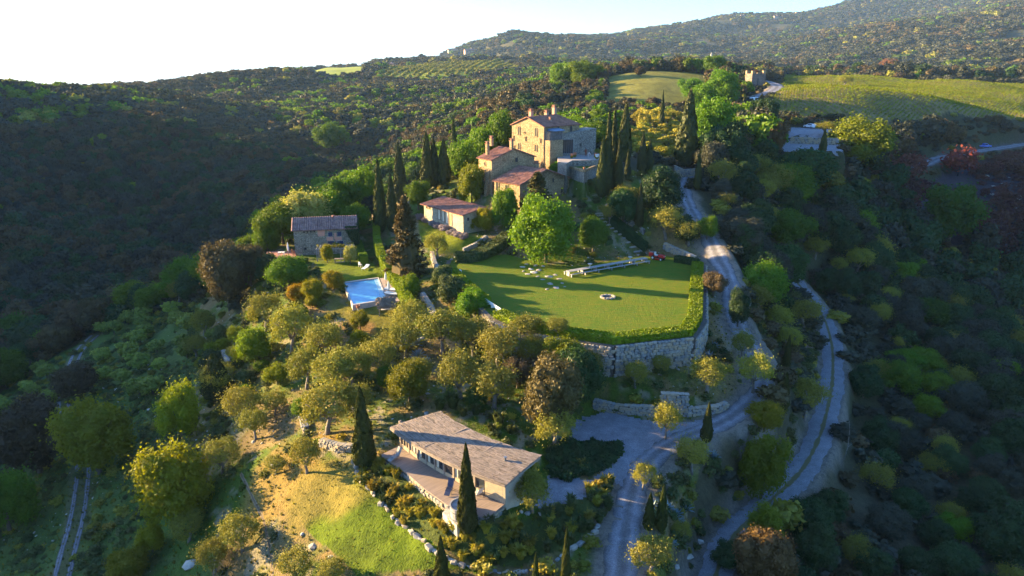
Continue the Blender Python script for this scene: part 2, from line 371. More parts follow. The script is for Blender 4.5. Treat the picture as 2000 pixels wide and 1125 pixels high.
# ------------------------------------------------------------------ materials
class NT:
    def __init__(s,name):
        s.m=bpy.data.materials.new(name); s.m.use_nodes=True; s.t=s.m.node_tree; s.t.nodes.clear()
        s.out=s.n('ShaderNodeOutputMaterial')
    def n(s,t,**k):
        x=s.t.nodes.new(t)
        for a,b in k.items(): setattr(x,a,b)
        return x
    def l(s,a,b): s.t.links.new(a,b)
    def coord(s,kind='Object'):
        return s.n('ShaderNodeTexCoord').outputs[kind]
    def pos(s): return s.n('ShaderNodeNewGeometry').outputs['Position']
    def noise(s,co,scale,detail=3,rough=.55,out='Fac',dist=0):
        x=s.n('ShaderNodeTexNoise'); x.inputs['Scale'].default_value=scale; x.inputs['Detail'].default_value=detail; x.inputs['Roughness'].default_value=rough; x.inputs['Distortion'].default_value=dist
        s.l(co,x.inputs['Vector']); return x.outputs[out]
    def ramp(s,f,stops):
        x=s.n('ShaderNodeValToRGB'); e=x.color_ramp.elements
        while len(e)<len(stops): e.new(.5)
        for i,(p,c) in enumerate(stops): e[i].position=p; e[i].color=(c if len(c)==4 else tuple(c)+(1,)) if isinstance(c,(tuple,list)) else (c,c,c,1)
        s.l(f,x.inputs[0]); return x.outputs[0]
    def mix(s,f,a,b,mode='MIX'):
        x=s.n('ShaderNodeMix',data_type='RGBA',blend_type=mode)
        for sock,v in ((x.inputs[0],f),(x.inputs[6],a),(x.inputs[7],b)):
            if hasattr(v,'is_linked'): s.l(v,sock)
            elif isinstance(v,(int,float)): sock.default_value = v if sock==x.inputs[0] else (v,v,v,1)
            else: sock.default_value=tuple(v)+(1,) if len(v)==3 else v
        return x.outputs[2]
    def math(s,op,a,b=0):
        x=s.n('ShaderNodeMath',operation=op)
        for i,v in enumerate((a,b)):
            if hasattr(v,'is_linked'): s.l(v,x.inputs[i])
            else: x.inputs[i].default_value=v
        return x.outputs[0]
    def bump(s,h,strength=.5,dist=.05):
        x=s.n('ShaderNodeBump'); x.inputs['Strength'].default_value=strength; x.inputs['Distance'].default_value=dist
        s.l(h,x.inputs['Height']); return x.outputs[0]
    def pbr(s,col,rough=.85,normal=None,metal=0,spec=.3):
        x=s.n('ShaderNodeBsdfPrincipled')
        if hasattr(col,'is_linked'): s.l(col,x.inputs['Base Color'])
        else: x.inputs['Base Color'].default_value=tuple(col)+(1,)
        if hasattr(rough,'is_linked'): s.l(rough,x.inputs['Roughness'])
        else: x.inputs['Roughness'].default_value=rough
        x.inputs['Metallic'].default_value=metal; x.inputs['Specular IOR Level'].default_value=spec
        if normal is not None: s.l(normal,x.inputs['Normal'])
        s.l(x.outputs[0],s.out.inputs[0]); return s.m

def plain(name,c,c2=None,scale=4,rough=.7,bump=.2,spec=.3,metal=0,co='Object'):
    t=NT(name); cc=t.coord(co); f=t.noise(cc,scale,4); c2=c2 or tuple(v*.7 for v in c)
    return t.pbr(t.mix(t.ramp(f,[(.35,0.),(.65,1.)]),c,c2),rough,t.bump(t.noise(cc,scale*5,3),bump,.02),metal,spec)
def leafmat(name, c, c2, trans=.3, hue=.03):
    """leaf colour, drifting from plant to plant and from spray to spray"""
    t=NT(name); oi=t.n('ShaderNodeObjectInfo')
    f=t.noise(t.coord('Object'),9,2)
    col=t.mix(t.ramp(f,[(.3,0.),(.7,1.)]),c,c2)
    hs=t.n('ShaderNodeHueSaturation'); hs.inputs['Fac'].default_value=1; hs.inputs['Saturation'].default_value=1.12
    t.l(t.math('ADD',t.math('MULTIPLY',oi.outputs['Random'],hue*2),.5-hue),hs.inputs['Hue'])
    v=t.math('FRACT',t.math('MULTIPLY',oi.outputs['Random'],7.13))
    t.l(t.math('ADD',t.math('MULTIPLY',v,.5),.75),hs.inputs['Value'])
    t.l(col,hs.inputs['Color'])
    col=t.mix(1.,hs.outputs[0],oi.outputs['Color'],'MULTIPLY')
    d=t.n('ShaderNodeBsdfDiffuse'); tr=t.n('ShaderNodeBsdfTranslucent'); g=t.n('ShaderNodeBsdfGlossy'); g.inputs['Roughness'].default_value=.55
    t.l(col,d.inputs[0]); t.l(t.mix(1.,col,(1.0,1.0,.55),'MULTIPLY'),tr.inputs[0]); 
    m1=t.n('ShaderNodeMixShader'); m1.inputs[0].default_value=trans
    t.l(d.outputs[0],m1.inputs[1]); t.l(tr.outputs[0],m1.inputs[2])
    m2=t.n('ShaderNodeMixShader'); m2.inputs[0].default_value=.02
    t.l(m1.outputs[0],m2.inputs[1]); t.l(g.outputs[0],m2.inputs[2]); t.l(m2.outputs[0],t.out.inputs[0]); return t.m
def stonemat(name, c, c2, c3, scale=2.6, joint=.5):
    t=NT(name); p=t.pos(); 
    mp=t.n('ShaderNodeMapping'); mp.inputs['Scale'].default_value=(1,1,1.7); t.l(p,mp.inputs[0]); p2=mp.outputs[0]
    v=t.n('ShaderNodeTexVoronoi'); v.inputs['Scale'].default_value=scale; v.inputs['Randomness'].default_value=.9; t.l(p2,v.inputs['Vector'])
    e=t.n('ShaderNodeTexVoronoi',feature='DISTANCE_TO_EDGE'); e.inputs['Scale'].default_value=scale; e.inputs['Randomness'].default_value=.9; t.l(p2,e.inputs['Vector'])
    sep=t.n('ShaderNodeSeparateColor'); t.l(v.outputs['Color'],sep.inputs[0])
    col=t.ramp(sep.outputs[0],[(0,c),(.5,c2),(1,c3)])
    j=t.ramp(e.outputs['Distance'],[(.0,0.),(.12,1.)])
    col=t.mix(j,tuple(x*joint for x in c),col)
    col=t.mix(.55,col,t.ramp(t.noise(p,.5,4),[(.3,(.45,.45,.45)),(.7,(1.,1.,1.))]),'MULTIPLY')
    return t.pbr(col,.9,t.bump(t.math('ADD',j,t.math('MULTIPLY',t.noise(p,12,3),.4)),.7,.08),0,.2)
def tilemat(name, c, c2, c3):
    t=NT(name); p=t.pos(); v=t.n('ShaderNodeTexVoronoi'); v.inputs['Scale'].default_value=3.6; t.l(p,v.inputs['Vector'])
    sep=t.n('ShaderNodeSeparateColor'); t.l(v.outputs['Color'],sep.inputs[0])
    col=t.ramp(sep.outputs[0],[(0,c),(.55,c2),(1,c3)])
    col=t.mix(.7,col,t.ramp(t.noise(p,.9,5),[(.3,(.4,.38,.36)),(.62,(1.,1.,1.))]),'MULTIPLY')
    return t.pbr(col,.85,t.bump(t.noise(p,9,3),.4,.04),0,.2)

M_bark=plain('bark',(.13,.1,.07),(.07,.055,.04),6,.95,.6)
M_barkgrey=plain('olive_bark',(.2,.17,.14),(.1,.085,.07),6,.95,.6)
M_oak=leafmat('holm_oak_leaves',(.05,.05,.028),(.033,.038,.025),.2,.02)
M_oakb=leafmat('brown_oak_leaves',(.1,.07,.03),(.065,.05,.026),.22,.015)
M_green=leafmat('bright_leaves',(.12,.19,.006),(.065,.125,.006),.4,.02)
M_dgreen=leafmat('deep_green_leaves',(.034,.066,.018),(.022,.044,.015),.3,.02)
M_yellow=leafmat('yellow_green_leaves',(.24,.23,.012),(.15,.17,.012),.4,.02)
M_olive=leafmat('olive_leaves',(.26,.235,.045),(.14,.14,.035),.25,.012)
M_cypress=leafmat('cypress_leaves',(.06,.062,.012),(.026,.034,.011),.15,.015)
M_cedar=leafmat('cedar_leaves',(.12,.075,.025),(.06,.05,.02),.2,.01)
M_burnt=leafmat('burnt_leaves',(.1,.038,.026),(.055,.026,.02),.15,.01)
M_cream=leafmat('cream_leaves',(.36,.32,.12),(.17,.2,.04),.35,.01)
M_gold=leafmat('golden_grass',(.34,.27,.06),(.22,.19,.04),.4,.02)
M_hedge=leafmat('hedge_leaves',(.21,.26,.01),(.13,.19,.01),.35,.0)
M_lav=leafmat('lavender_leaves',(.3,.22,.27),(.2,.19,.14),.25,.02)
M_agave=plain('agave_leaf',(.16,.23,.26),(.1,.16,.18),3,.5,.1)
M_grass=leafmat('grass_blades',(.1,.13,.014),(.17,.14,.035),.4,.03)
M_scrub=leafmat('scrub_leaves',(.08,.09,.03),(.05,.065,.02),.25,.03)
M_stone=stonemat('castle_stone',(.4,.27,.14),(.5,.35,.19),(.29,.2,.11))
M_stoneg=stonemat('grey_stone',(.3,.27,.22),(.38,.34,.28),(.22,.2,.17),2.2,.35)
M_stonef=stonemat('farmhouse_stone',(.3,.25,.18),(.37,.31,.23),(.2,.17,.13),2.6,.45)
M_rock=plain('rock',(.34,.3,.25),(.18,.16,.14),2.5,.9,.8,co='Object')
M_rockl=plain('pale_rock',(.46,.42,.35),(.28,.25,.21),2.5,.9,.8,co='Object')
M_tile=tilemat('clay_tile',(.28,.11,.07),(.36,.17,.11),(.2,.1,.075))
M_tilef=tilemat('old_clay_tile',(.26,.13,.1),(.34,.2,.16),(.18,.11,.1))
M_dark=plain('dark_opening',(.012,.012,.014),(.02,.018,.018),3,.35,.0,spec=.5)
M_glass=plain('window_glass',(.02,.025,.03),(.03,.035,.04),2,.08,.0,spec=.7)
M_blueshut=plain('blue_shutter',(.02,.035,.09),(.015,.025,.06),5,.5)
M_red=plain('red_paint',(.5,.02,.015),(.38,.015,.012),4,.35,.05,spec=.5)
M_black=plain('black_rubber',(.02,.02,.02),(.03,.03,.03),4,.8)
M_white=plain('white_paint',(.75,.74,.7),(.62,.6,.56),4,.5)
M_canvas=plain('white_canvas',(.6,.56,.52),(.6,.56,.5),5,.8)
M_wood=plain('weathered_wood',(.27,.22,.17),(.18,.14,.11),3,.8,.4)
M_greywood=plain('grey_wood',(.33,.31,.29),(.22,.21,.2),3,.8,.4)
M_terra=plain('terracotta',(.45,.17,.08),(.34,.13,.07),5,.8)
M_cream_w=plain('cream_plaster',(.45,.38,.27),(.36,.3,.22),1.2,.85,.2)
M_metal=plain('grey_metal',(.25,.26,.27),(.18,.18,.19),4,.4,.05,metal=.6)
M_skin=plain('skin',(.5,.3,.21),(.46,.27,.19),4,.6,.0)
M_tan=plain('thatch',(.26,.18,.12),(.15,.11,.08),7,.95,.9)
# ------------------------------------------------------------------ ground colours (what grows or lies there)
def wpoly(L): return [tuple(hit(*a)) for a in L]
def mixc(c, m, col):
    m = np.asarray(m)[...,None]; return c*(1-m)+np.array(col)*m
def sm(x,a,b): 
    t=np.clip((x-a)/(b-a),0,1); return t*t*(3-2*t)
KNOLL = wpoly([(470,620),(500,520),(600,440),(720,400),(830,350),(900,365),(990,330),(1190,350),(1330,345),(1370,460),(1425,540),(1460,650),(1500,740),(1420,845),(1370,900),(1300,1124)])+[tuple(pz(1300,1500,20)),tuple(pz(-60,1500,8))]+wpoly([(-60,1124),(-40,790),(100,700),(200,650),(330,600),(420,570)])
VINE = [tuple(pY(*a)) for a in [(1513,232,255),(1620,232,262),(1720,226,268),(1850,216,295),(2010,211,314),(2120,209,322),(2150,165,520),(2000,162,530),(1850,160,545),(1650,152,600),(1530,149,620),(1518,158,480),(1530,176,360),(1512,200,315),(1500,215,280)]]
CLEAR = [tuple(pY(*a)) for a in [(1170,172,330),(1290,180,330),(1385,170,360),(1385,150,440),(1290,148,440),(1190,150,440)]]
BURN = [tuple(pY(*a)) for a in [(1715,345,220),(1800,325,232),(1950,296,268),(2060,276,300),(2100,470,190),(1990,480,180),(1880,450,178),(1780,400,190)]]
OLIVEF = [tuple(pY(*a)) for a in [(1180,300,165),(1215,262,200),(1250,232,245),(1340,222,262),(1385,240,235),(1340,310,165),(1290,318,158)]]
PARKW = PARK
LAWN2 = wpoly([(815,425),(850,440),(905,462),(945,462),(905,492),(850,500),(822,470)])
LAWN3 = wpoly([(615,512),(690,503),(735,520),(775,545),(745,545),(668,553),(640,545),(625,530)])
LAWN4 = wpoly([(640,560),(672,600),(752,590),(790,610),(775,650),(730,670),(690,640),(640,600)])
MEAD = wpoly([(620,900),(690,930),(760,1000),(880,1090),(960,1124),(700,1124),(600,1040),(560,960)])
BED = wpoly([(690,900),(740,900),(790,940),(870,1000),(960,1030),(1080,1000),(1195,940),(1190,1000),(1120,1070),(1010,1110),(900,1100),(800,1035),(730,970)])
FIELDS = [[tuple(pY(*a)) for a in q] for q in (
   [(600,152,880),(655,152,880),(715,149,940),(725,131,1450),(610,130,1450)],[(745,152,880),(850,151,860),(960,142,880),(1015,134,950),(1000,124,1150),(860,127,1200),(760,137,1150)])]
gx, gy = GX, GY
n1=vnoise(gx,gy,9,11); n2=vnoise(gx,gy,2.6,12); n3=vnoise(gx,gy,28,13); n4=vnoise(gx,gy,.8,14)
GC = np.zeros(HZ.shape+(3,)); GC[:] = (.05,.05,.022)
GC = mixc(GC, sm(n3,.4,.7)*.8, (.075,.062,.035))
kn = inpoly(gx,gy,KNOLL)
wet = sm(n1*.5+n2*.3+n4*.2,.33,.56)
kc = mixc(np.zeros(GC.shape)+np.array((.17,.12,.05)), wet, (.06,.095,.01))
kc = mixc(kc, sm(n4*.5+n2*.5,.62,.75)*.7, (.25,.2,.14))
GC = np.where(kn[...,None], kc, GC)
dk = polydist(gx[::1,::1],gy,KNOLL) if False else None
low = kn & (HZ<13.5)
GC = np.where(low[...,None], mixc(kc, .85+.0*n1, (.05,.095,.018)), GC)
for P,c in ((MEAD,(.085,.12,.007)),(LAWN2,(.12,.135,.007)),(LAWN3,(.1,.13,.007)),(LAWN4,(.12,.11,.015)),(BED,(.06,.075,.018)),(OLIVEF,(.22,.2,.09)),(CLEAR,(.16,.15,.03)),(VINE,(.19,.14,.055)),(BURN,(.045,.035,.04)),):
    m=near_sub(P,2); k=np.zeros(HZ.shape,bool); k[m]=inpoly(gx[m],gy[m],P)
    cc=np.array(c)*(1+(n2[...,None]-.5)*.5+(n4[...,None]-.5)*.3)
    GC=np.where(k[...,None],cc,GC)
for P in FIELDS:
    m=near_sub(P,2); k=np.zeros(HZ.shape,bool); k[m]=inpoly(gx[m],gy[m],P); GC=np.where(k[...,None],np.array((.24,.27,.03))*(1+(n3[...,None]-.5)*.4),GC)
# dry bank at the pool and bare tawny patch on the meadow
for (px,py,r,c) in [(650,660,6,(.24,.14,.055)),(610,610,4,(.22,.14,.06)),(560,930,6,(.2,.13,.035)),(520,850,4,(.18,.13,.06)),(640,950,5,(.18,.14,.03)),(1570,660,5,(.14,.1,.08)),(1480,905,3.4,(.22,.19,.17)),(1475,960,3,(.25,.22,.2)),(1000,470,7,(.17,.12,.06)),(1040,560,4.5,(.2,.15,.06))]:
    p=hit(px,py); d=np.hypot(gx-p.x,gy-p.y)+ (n2-.5)*r*.7; GC=mixc(GC, (1-sm(d,r*.6,r))*.9, c)
# bare earth shoulders along the drives
def shoulder(P,hw,c,pw):
    global GC
    m=near_sub(P,6); x=gx[m];y=gy[m]; Q=np.array([tuple(p) for p in P[::2]])
    d=np.sqrt(((x[:,None]-Q[None,:,0])**2+(y[:,None]-Q[None,:,1])**2).min(1))+(n2[m]-.5)*1.4
    GC[m]=mixc(GC[m],(1-sm(d,hw,hw+pw)),c)
shoulder(DR1,1.9,(.17,.14,.11),1.6); shoulder(DR2,1.9,(.15,.125,.1),1.6); shoulder(DR3,2.4,(.1,.075,.06),1.5); shoulder(DR4,3,(.25,.2,.14),4); shoulder(DTR,1.1,(.1,.1,.04),.8)
GC=np.clip(GC,.008,.6)

def ground_material():
    t=NT('ground'); a=t.n('ShaderNodeAttribute',attribute_name='Col'); p=t.pos()
    f=t.noise(p,1.3,5,.65); g=t.noise(p,6,3,.6); 
    c=t.mix(.75,a.outputs['Color'],t.ramp(f,[(.28,(.45,.5,.4)),(.5,(1.,1.,1.)),(.72,(1.35,1.25,1.1))]),'MULTIPLY')
    c=t.mix(.6,c,t.ramp(g,[(.3,(.55,.55,.55)),(.7,(1.3,1.3,1.3))]),'MULTIPLY')
    return t.pbr(c,.95,t.bump(t.math('ADD',g,f),.8,.18),0,.1)
M_ground=ground_material()
CASTX=[(-12,150),(-10,132),(2,124),(14,132),(24,138),(26,156),(20,166),(6,170),(-6,162)]
idx=np.arange(NA*NR).reshape(NA,NR)
Q=np.stack([idx[:-1,:-1],idx[:-1,1:],idx[1:,1:],idx[1:,:-1]],-1).reshape(-1,4)
V=np.stack([GX,GY,HZ],-1).reshape(-1,3)
c0=len(V); V=np.concatenate([V,[[0,0,HZ[:,0].mean()]]]); 
T=np.stack([idx[:-1,0],idx[1:,0],np.full(NA-1,c0)],-1)
me=npmesh('ground',V,Q[:,::-1],M_ground,T,smooth=True)
ca=me.color_attributes.new('Col','FLOAT_COLOR','POINT')
cc=np.ones((len(V),4),np.float32); cc[:-1,:3]=GC.reshape(-1,3); ca.data.foreach_set('color',cc.ravel())
me.flip_normals(); 
g=tag(link('ground',me),'rolling hill country of grass, dry earth and woodland floor',kind='structure')
bm_=np.zeros(len(me.polygons)*3); me.polygons.foreach_get('normal',bm_)
if bm_.reshape(-1,3)[:,2].mean()<0: me.flip_normals()

# ------------------------------------------------------------------ drives, tracks, gravel yards
def gravelmat(name,c,c2,grass=None):
    t=NT(name); p=t.pos(); u=t.n('ShaderNodeAttribute',attribute_name='across').outputs['Fac']
    col=t.mix(t.ramp(t.noise(p,.8,4),[(.35,0.),(.65,1.)]),c,c2)
    v=t.n('ShaderNodeTexVoronoi'); v.inputs['Scale'].default_value=16; t.l(p,v.inputs['Vector'])
    sep=t.n('ShaderNodeSeparateColor'); t.l(v.outputs['Color'],sep.inputs[0])
    col=t.mix(.8,col,t.ramp(sep.outputs[0],[(0,(.62,.62,.62)),(1,(1.3,1.3,1.3))]),'MULTIPLY')
    wob=t.math('ADD',u,t.math('MULTIPLY',t.math('SUBTRACT',t.noise(p,.6,2),.5),.3))
    if grass: 
        s=t.ramp(wob,[(.1,(1,1,1)),(.18,(0,0,0)),(.2,(0,0,0))]); col=t.mix(s,col,grass)
    else:
        s=t.ramp(wob,[(.0,(.7,.68,.62)),(.22,(.85,.84,.82)),(.42,(1.22,1.22,1.22)),(.6,(1.05,1.05,1.05)),(.82,(.8,.78,.74)),(.98,(.5,.48,.4))]); col=t.mix(1.,col,s,'MULTIPLY')
    return t.pbr(col,.95,t.bump(v.outputs['Distance'],.5,.04),0,.15)
M_gravel=gravelmat('drive_gravel',(.2,.195,.205),(.145,.14,.15))
M_gravel2=gravelmat('track_gravel',(.2,.195,.205),(.15,.145,.15),grass=(.12,.1,.04))
def ribbon(name,P,hw,mat,label,off=.07,nx=9,seed=0):
    V=[];A=[];n=len(P)
    for i,p in enumerate(P):
        d=(P[min(i+1,n-1)]-P[max(i-1,0)]); d.z=0; d.normalize(); s=Vector((d.y,-d.x,0))
        w=hw*(1+.14*(math.sin(i*.31+seed)+math.sin(i*.77+seed*2)+.7*math.sin(i*1.9+seed)+random.uniform(-.5,.5))*.5)
        for j in range(nx):
            u=-1+2*j/(nx-1); q=p+s*u*w; V.append((q.x,q.y,0)); A.append(abs(u))
    V=np.array(V); V[:,2]=H(V[:,0],V[:,1])+off-np.array(A)**6*.06
    I=np.arange(n*nx).reshape(n,nx); Q=np.stack([I[:-1,:-1],I[:-1,1:],I[1:,1:],I[1:,:-1]],-1).reshape(-1,4)
    me=npmesh(name,V,Q,mat,smooth=True)
    nn=np.zeros(len(Q)*3); me.polygons.foreach_get('normal',nn)
    if nn[2::3].mean()<0: me.flip_normals()
    at=me.attributes.new('across','FLOAT','POINT'); at.data.foreach_set('value',np.array(A,np.float32))
    return tag(link(name,me),label,kind='structure')
ribbon('gravel_drive',DR1,1.4,M_gravel,'pale gravel drive curving up past the lawn wall to the castle')
ribbon('gravel_track',DR2,1.6,M_gravel2,'gravel track with a grassy middle on the wooded slope',seed=2)
ribbon('gravel_road',DR3,2.6,M_gravel,'gravel road above the burnt slope',off=.12,seed=3)
M_soil=gravelmat('worn_soil',(.17,.13,.08),(.12,.095,.06))
ribbon('footpath',dense([hit(*a) for a in [(470,925),(492,970),(512,1010),(522,1050),(529,1090),(532,1130),(534,1160)]]),.2,M_soil,'thin worn footpath across the sunny meadow',nx=3,off=.04,seed=6)
ribbon('gravel_lane',DR4,3.2,M_gravel,'curved gravel lane beside the vineyard',off=.2,seed=4)
for s,nm in ((-.7,'wheel_rut'),(.7,'wheel_rut')):
    P=[]
    for i,p in enumerate(DTR):
        d=(DTR[min(i+1,len(DTR)-1)]-DTR[max(i-1,0)]); d.z=0; d.normalize(); P.append(p+Vector((d.y,-d.x,0))*s)
    ribbon(nm,P,.27,M_gravel,'stony wheel rut of the old track down the olive slope',nx=3,seed=s)
def drape(name,P,mat,label,step=.35,off=.05):
    xs=[p[0] for p in P]; ys=[p[1] for p in P]
    X,Y=np.meshgrid(np.arange(min(xs)-1,max(xs)+1,step),np.arange(min(ys)-1,max(ys)+1,step),indexing='ij')
    jx=(vnoise(X,Y,.9,31)-.5)*.8; jy=(vnoise(X,Y,.9,32)-.5)*.8
    k=inpoly(X+jx+step/2,Y+jy+step/2,P)
    I=np.arange(X.size).reshape(X.shape)
    Q=np.stack([I[:-1,:-1],I[1:,:-1],I[1:,1:],I[:-1,1:]],-1)[k[:-1,:-1]]
    V=np.stack([X,Y,H(X,Y)+off],-1).reshape(-1,3)
    u,inv=np.unique(Q.ravel(),return_inverse=True)
    me=npmesh(name,V[u],inv.reshape(-1,4),mat,smooth=True)
    at=me.attributes.new('across','FLOAT','POINT'); at.data.foreach_set('value',np.full(len(u),.35,np.float32))
    return tag(link(name,me),label,kind='structure')
drape('gravel_forecourt',FORE,M_gravel,'gravel yard between the modern house and the drive',off=.035)
drape('parking_yard',PARK[:5],M_gravel,'upper gravel parking yard by the vineyard',.8,.1)
drape('parking_yard',[PARK[0],PARK[5],PARK[6],PARK[7],PARK[8]],M_gravel,'lower gravel parking yard under its stone bank',.8,.1)

# ------------------------------------------------------------------ lawns
def lawnmat(name,c,c2,c3):
    t=NT(name); p=t.pos(); mp=t.n('ShaderNodeMapping'); mp.inputs['Rotation'].default_value=(0,0,.1); mp.inputs['Scale'].default_value=(1,3.2,1); t.l(p,mp.inputs[0])
    col=t.mix(t.ramp(t.noise(p,.22,4),[(.35,0.),(.65,1.)]),c,c2)
    col=t.mix(t.ramp(t.noise(mp.outputs[0],.8,5,.7),[(.4,0.),(.7,.9)]),col,c3)
    g=t.noise(p,7,3,.7); col=t.mix(.8,col,t.ramp(g,[(.25,(.5,.5,.45)),(.75,(1.4,1.4,1.3))]),'MULTIPLY')
    return t.pbr(col,.9,t.bump(t.math('ADD',g,t.noise(p,2,3)),.9,.12),0,.15)
M_lawn=lawnmat('mown_grass',(.055,.115,.003),(.08,.13,.003),(.15,.125,.008))
mb=MB(); 
X0=[(p.x,p.y) for p in LAWN]
xs=[p[0] for p in X0]; ys=[p[1] for p in X0]
mb.prism(X0,28.5,29.0)
tag(mb.obj('lawn',M_lawn),'flat mown lawn on the walled terrace',kind='structure')

# ------------------------------------------------------------------ leafy builders
def quads(P,N,size,rg,aspect=1.0,up=0.0):
    """one leaf-spray quad per row, facing N"""
    n=len(P); N=N/np.linalg.norm(N,axis=1,keepdims=True).clip(1e-6)
    r=rg.normal(size=(n,3)); r[:,2]+=up*3
    t=r-N*(r*N).sum(1,keepdims=True); t/=np.linalg.norm(t,axis=1,keepdims=True).clip(1e-6)
    b=np.cross(N,t); s=(size*rg.uniform(.6,1.4,n))[:,None]
    k=.35*s*N*rg.uniform(-1,1,(n,1))
    V=np.stack([P-t*s*aspect,P-b*s*.8+k,P+t*s*aspect,P+b*s*.8+k],1)
    return V.reshape(-1,3), np.arange(n*4).reshape(n,4)
def ico(sub):
    bm=bmesh.new(); bmesh.ops.create_icosphere(bm,subdivisions=sub,radius=1)
    V=np.array([v.co[:] for v in bm.verts]); T=np.array([[v.index for v in f.verts] for f in bm.faces]); bm.free(); return V,T
ICO1=ico(1); ICO2=ico(2)
def randdir(n,rg): 
    d=rg.normal(size=(n,3)); return d/np.linalg.norm(d,axis=1,keepdims=True)
def crown_mesh(name,mat,seed,nleaf,leaf,ncl=16,rc=.19,zc=.62,rz=.36,rx=.42,core=True,flat=0.0,loose=.1,aspect=1.2,droop=0,cover=1.85):
    """crown in a unit box: width 1, height 1, foot of the trunk at the origin"""
    rg=np.random.default_rng(seed)
    k=np.arange(ncl)+.5; ph=np.arccos(1-cover*k/ncl); th=math.pi*(1+5**.5)*k+seed
    C=np.stack([np.cos(th)*np.sin(ph),np.sin(th)*np.sin(ph),np.cos(ph)],-1)
    rad=rg.uniform(.5,.86,ncl)[:,None]; C=C*rad
    C*=np.array([rx,rx,rz]); C[:,2]+=zc; C[:,:2]+=rg.normal(0,.035,(ncl,2))
    R_=rg.uniform(.7,1.25,ncl)*rc
    w=R_**2; w/=w.sum(); ci=rg.choice(ncl,nleaf,p=w)
    D=randdir(nleaf,rg); out=C[ci]-np.array([0,0,zc-.1]); out/=np.linalg.norm(out,axis=1,keepdims=True)
    fl=(D*out).sum(1)<-.25; D[fl]*=-1
    sc=np.array([1,1,rz/rx*.95])
    P=C[ci]+D*(R_[ci]*rg.uniform(.72,1.0+loose,nleaf)**1.0)[:,None]*sc
    # broken outline
    P+=D*(np.abs(rg.normal(0,loose*.35,nleaf))*(rg.random(nleaf)<.25))[:,None]
    N=D*.8+.9*rg.normal(size=(nleaf,3))*.75; N[:,2]+=.2
    V,Q=quads(P,N,leaf,rg,aspect,droop); Vs=[V]; Ts=[]; n=len(V)
    if core:
        iv,it=ICO1
        for c,r in zip(C,R_):
            j=1+rg.uniform(-.16,.12,(len(iv),1)); Vs.append(c+iv*j*r*.8*sc); Ts.append(it+n); n+=len(iv)
        j=1+rg.uniform(-.15,.15,(len(iv),1)); Vs.append(np.array([0,0,zc])+iv*j*np.array([rx,rx,rz])*.62); Ts.append(it+n)
    return npmesh(name,np.concatenate(Vs),Q,mat,np.concatenate(Ts) if Ts else None)
def trunk_mesh(name,mat,seed,h=.5,r=.035,limbs=5,spread=.3,lean=.05,top=.75):
    rg=random.Random(seed); mb=MB(); lx,ly=rg.uniform(-lean,lean),rg.uniform(-lean,lean)
    base=[(0,0,-.06),(lx*.2,ly*.2,h*.3),(lx*.7,ly*.7,h*.7),(lx,ly,h)]
    mb.tube(base,[r*1.5,r*1.05,r*.9,r*.75],7)
    for i in range(limbs):
        a=i*2*math.pi/limbs+rg.uniform(-.5,.5); s=spread*rg.uniform(.6,1); z0=h*rg.uniform(.6,1)
        f=z0/h; p0=Vector((lx*f,ly*f,z0)); p2=Vector((math.cos(a)*s,math.sin(a)*s,top*rg.uniform(.85,1.1)))
        p1=p0.lerp(p2,.5)+Vector((rg.uniform(-.04,.04),rg.uniform(-.04,.04),-.03))
        mb.tube([p0,p1,p2],[r*.6,r*.38,r*.15],5)
    return mb.mesh(name,mat,True)
def cypress_mesh(name,mat,seed,nleaf,full=.75,leaf=.05,core=True):
    rg=np.random.default_rng(seed)
    h=rg.beta(1.15,1.35,nleaf); th=rg.uniform(0,2*math.pi,nleaf)
    def prof(h): return .5*np.clip(h/.16,0,1)**.5*(1-h)**full*1.22*(1+.035*np.sin(h*23+seed)) 
    bump=1+.09*np.sin(th*3+h*14+seed)+.08*np.sin(th*7-h*31)
    r=prof(h)*bump*rg.uniform(.82,1.05,nleaf)
    P=np.stack([r*np.cos(th),r*np.sin(th),.02+.98*h],-1)
    N=np.stack([np.cos(th),np.sin(th),np.full(nleaf,.15)],-1)+.45*rg.normal(size=(nleaf,3))
    N/=np.linalg.norm(N,axis=1,keepdims=True)
    t=np.stack([-.15*np.cos(th),-.15*np.sin(th),np.ones(nleaf)],-1)+.2*rg.normal(size=(nleaf,3))
    t-=N*(t*N).sum(1,keepdims=True); t/=np.linalg.norm(t,axis=1,keepdims=True); b=np.cross(N,t)
    s=rg.uniform(.6,1.4,(nleaf,1))*leaf
    tz=t*np.array([.5,.5,.45])
    V=np.stack([P-tz*s*1.0,P-b*s*np.array([1.3,1.3,.16]),P+tz*s*1.2,P+b*s*np.array([1.3,1.3,.16])],1).reshape(-1,3)
    Q=np.arange(nleaf*4).reshape(nleaf,4)
    hs=np.linspace(0,1,12); k=8
    rr_=prof(hs)*.8; tt=np.arange(k)*2*math.pi/k
    L=np.stack([rr_[:,None]*np.cos(tt),rr_[:,None]*np.sin(tt),np.repeat((.03+.96*hs)[:,None],k,1)],-1).reshape(-1,3)
    I=np.arange(12*k).reshape(12,k)+len(V); Q2=np.stack([I[:-1],np.roll(I,-1,1)[:-1],np.roll(I,-1,1)[1:],I[1:]],-1).reshape(-1,4)
    return npmesh(name,np.concatenate([V,L]),np.concatenate([Q,Q2]),mat)
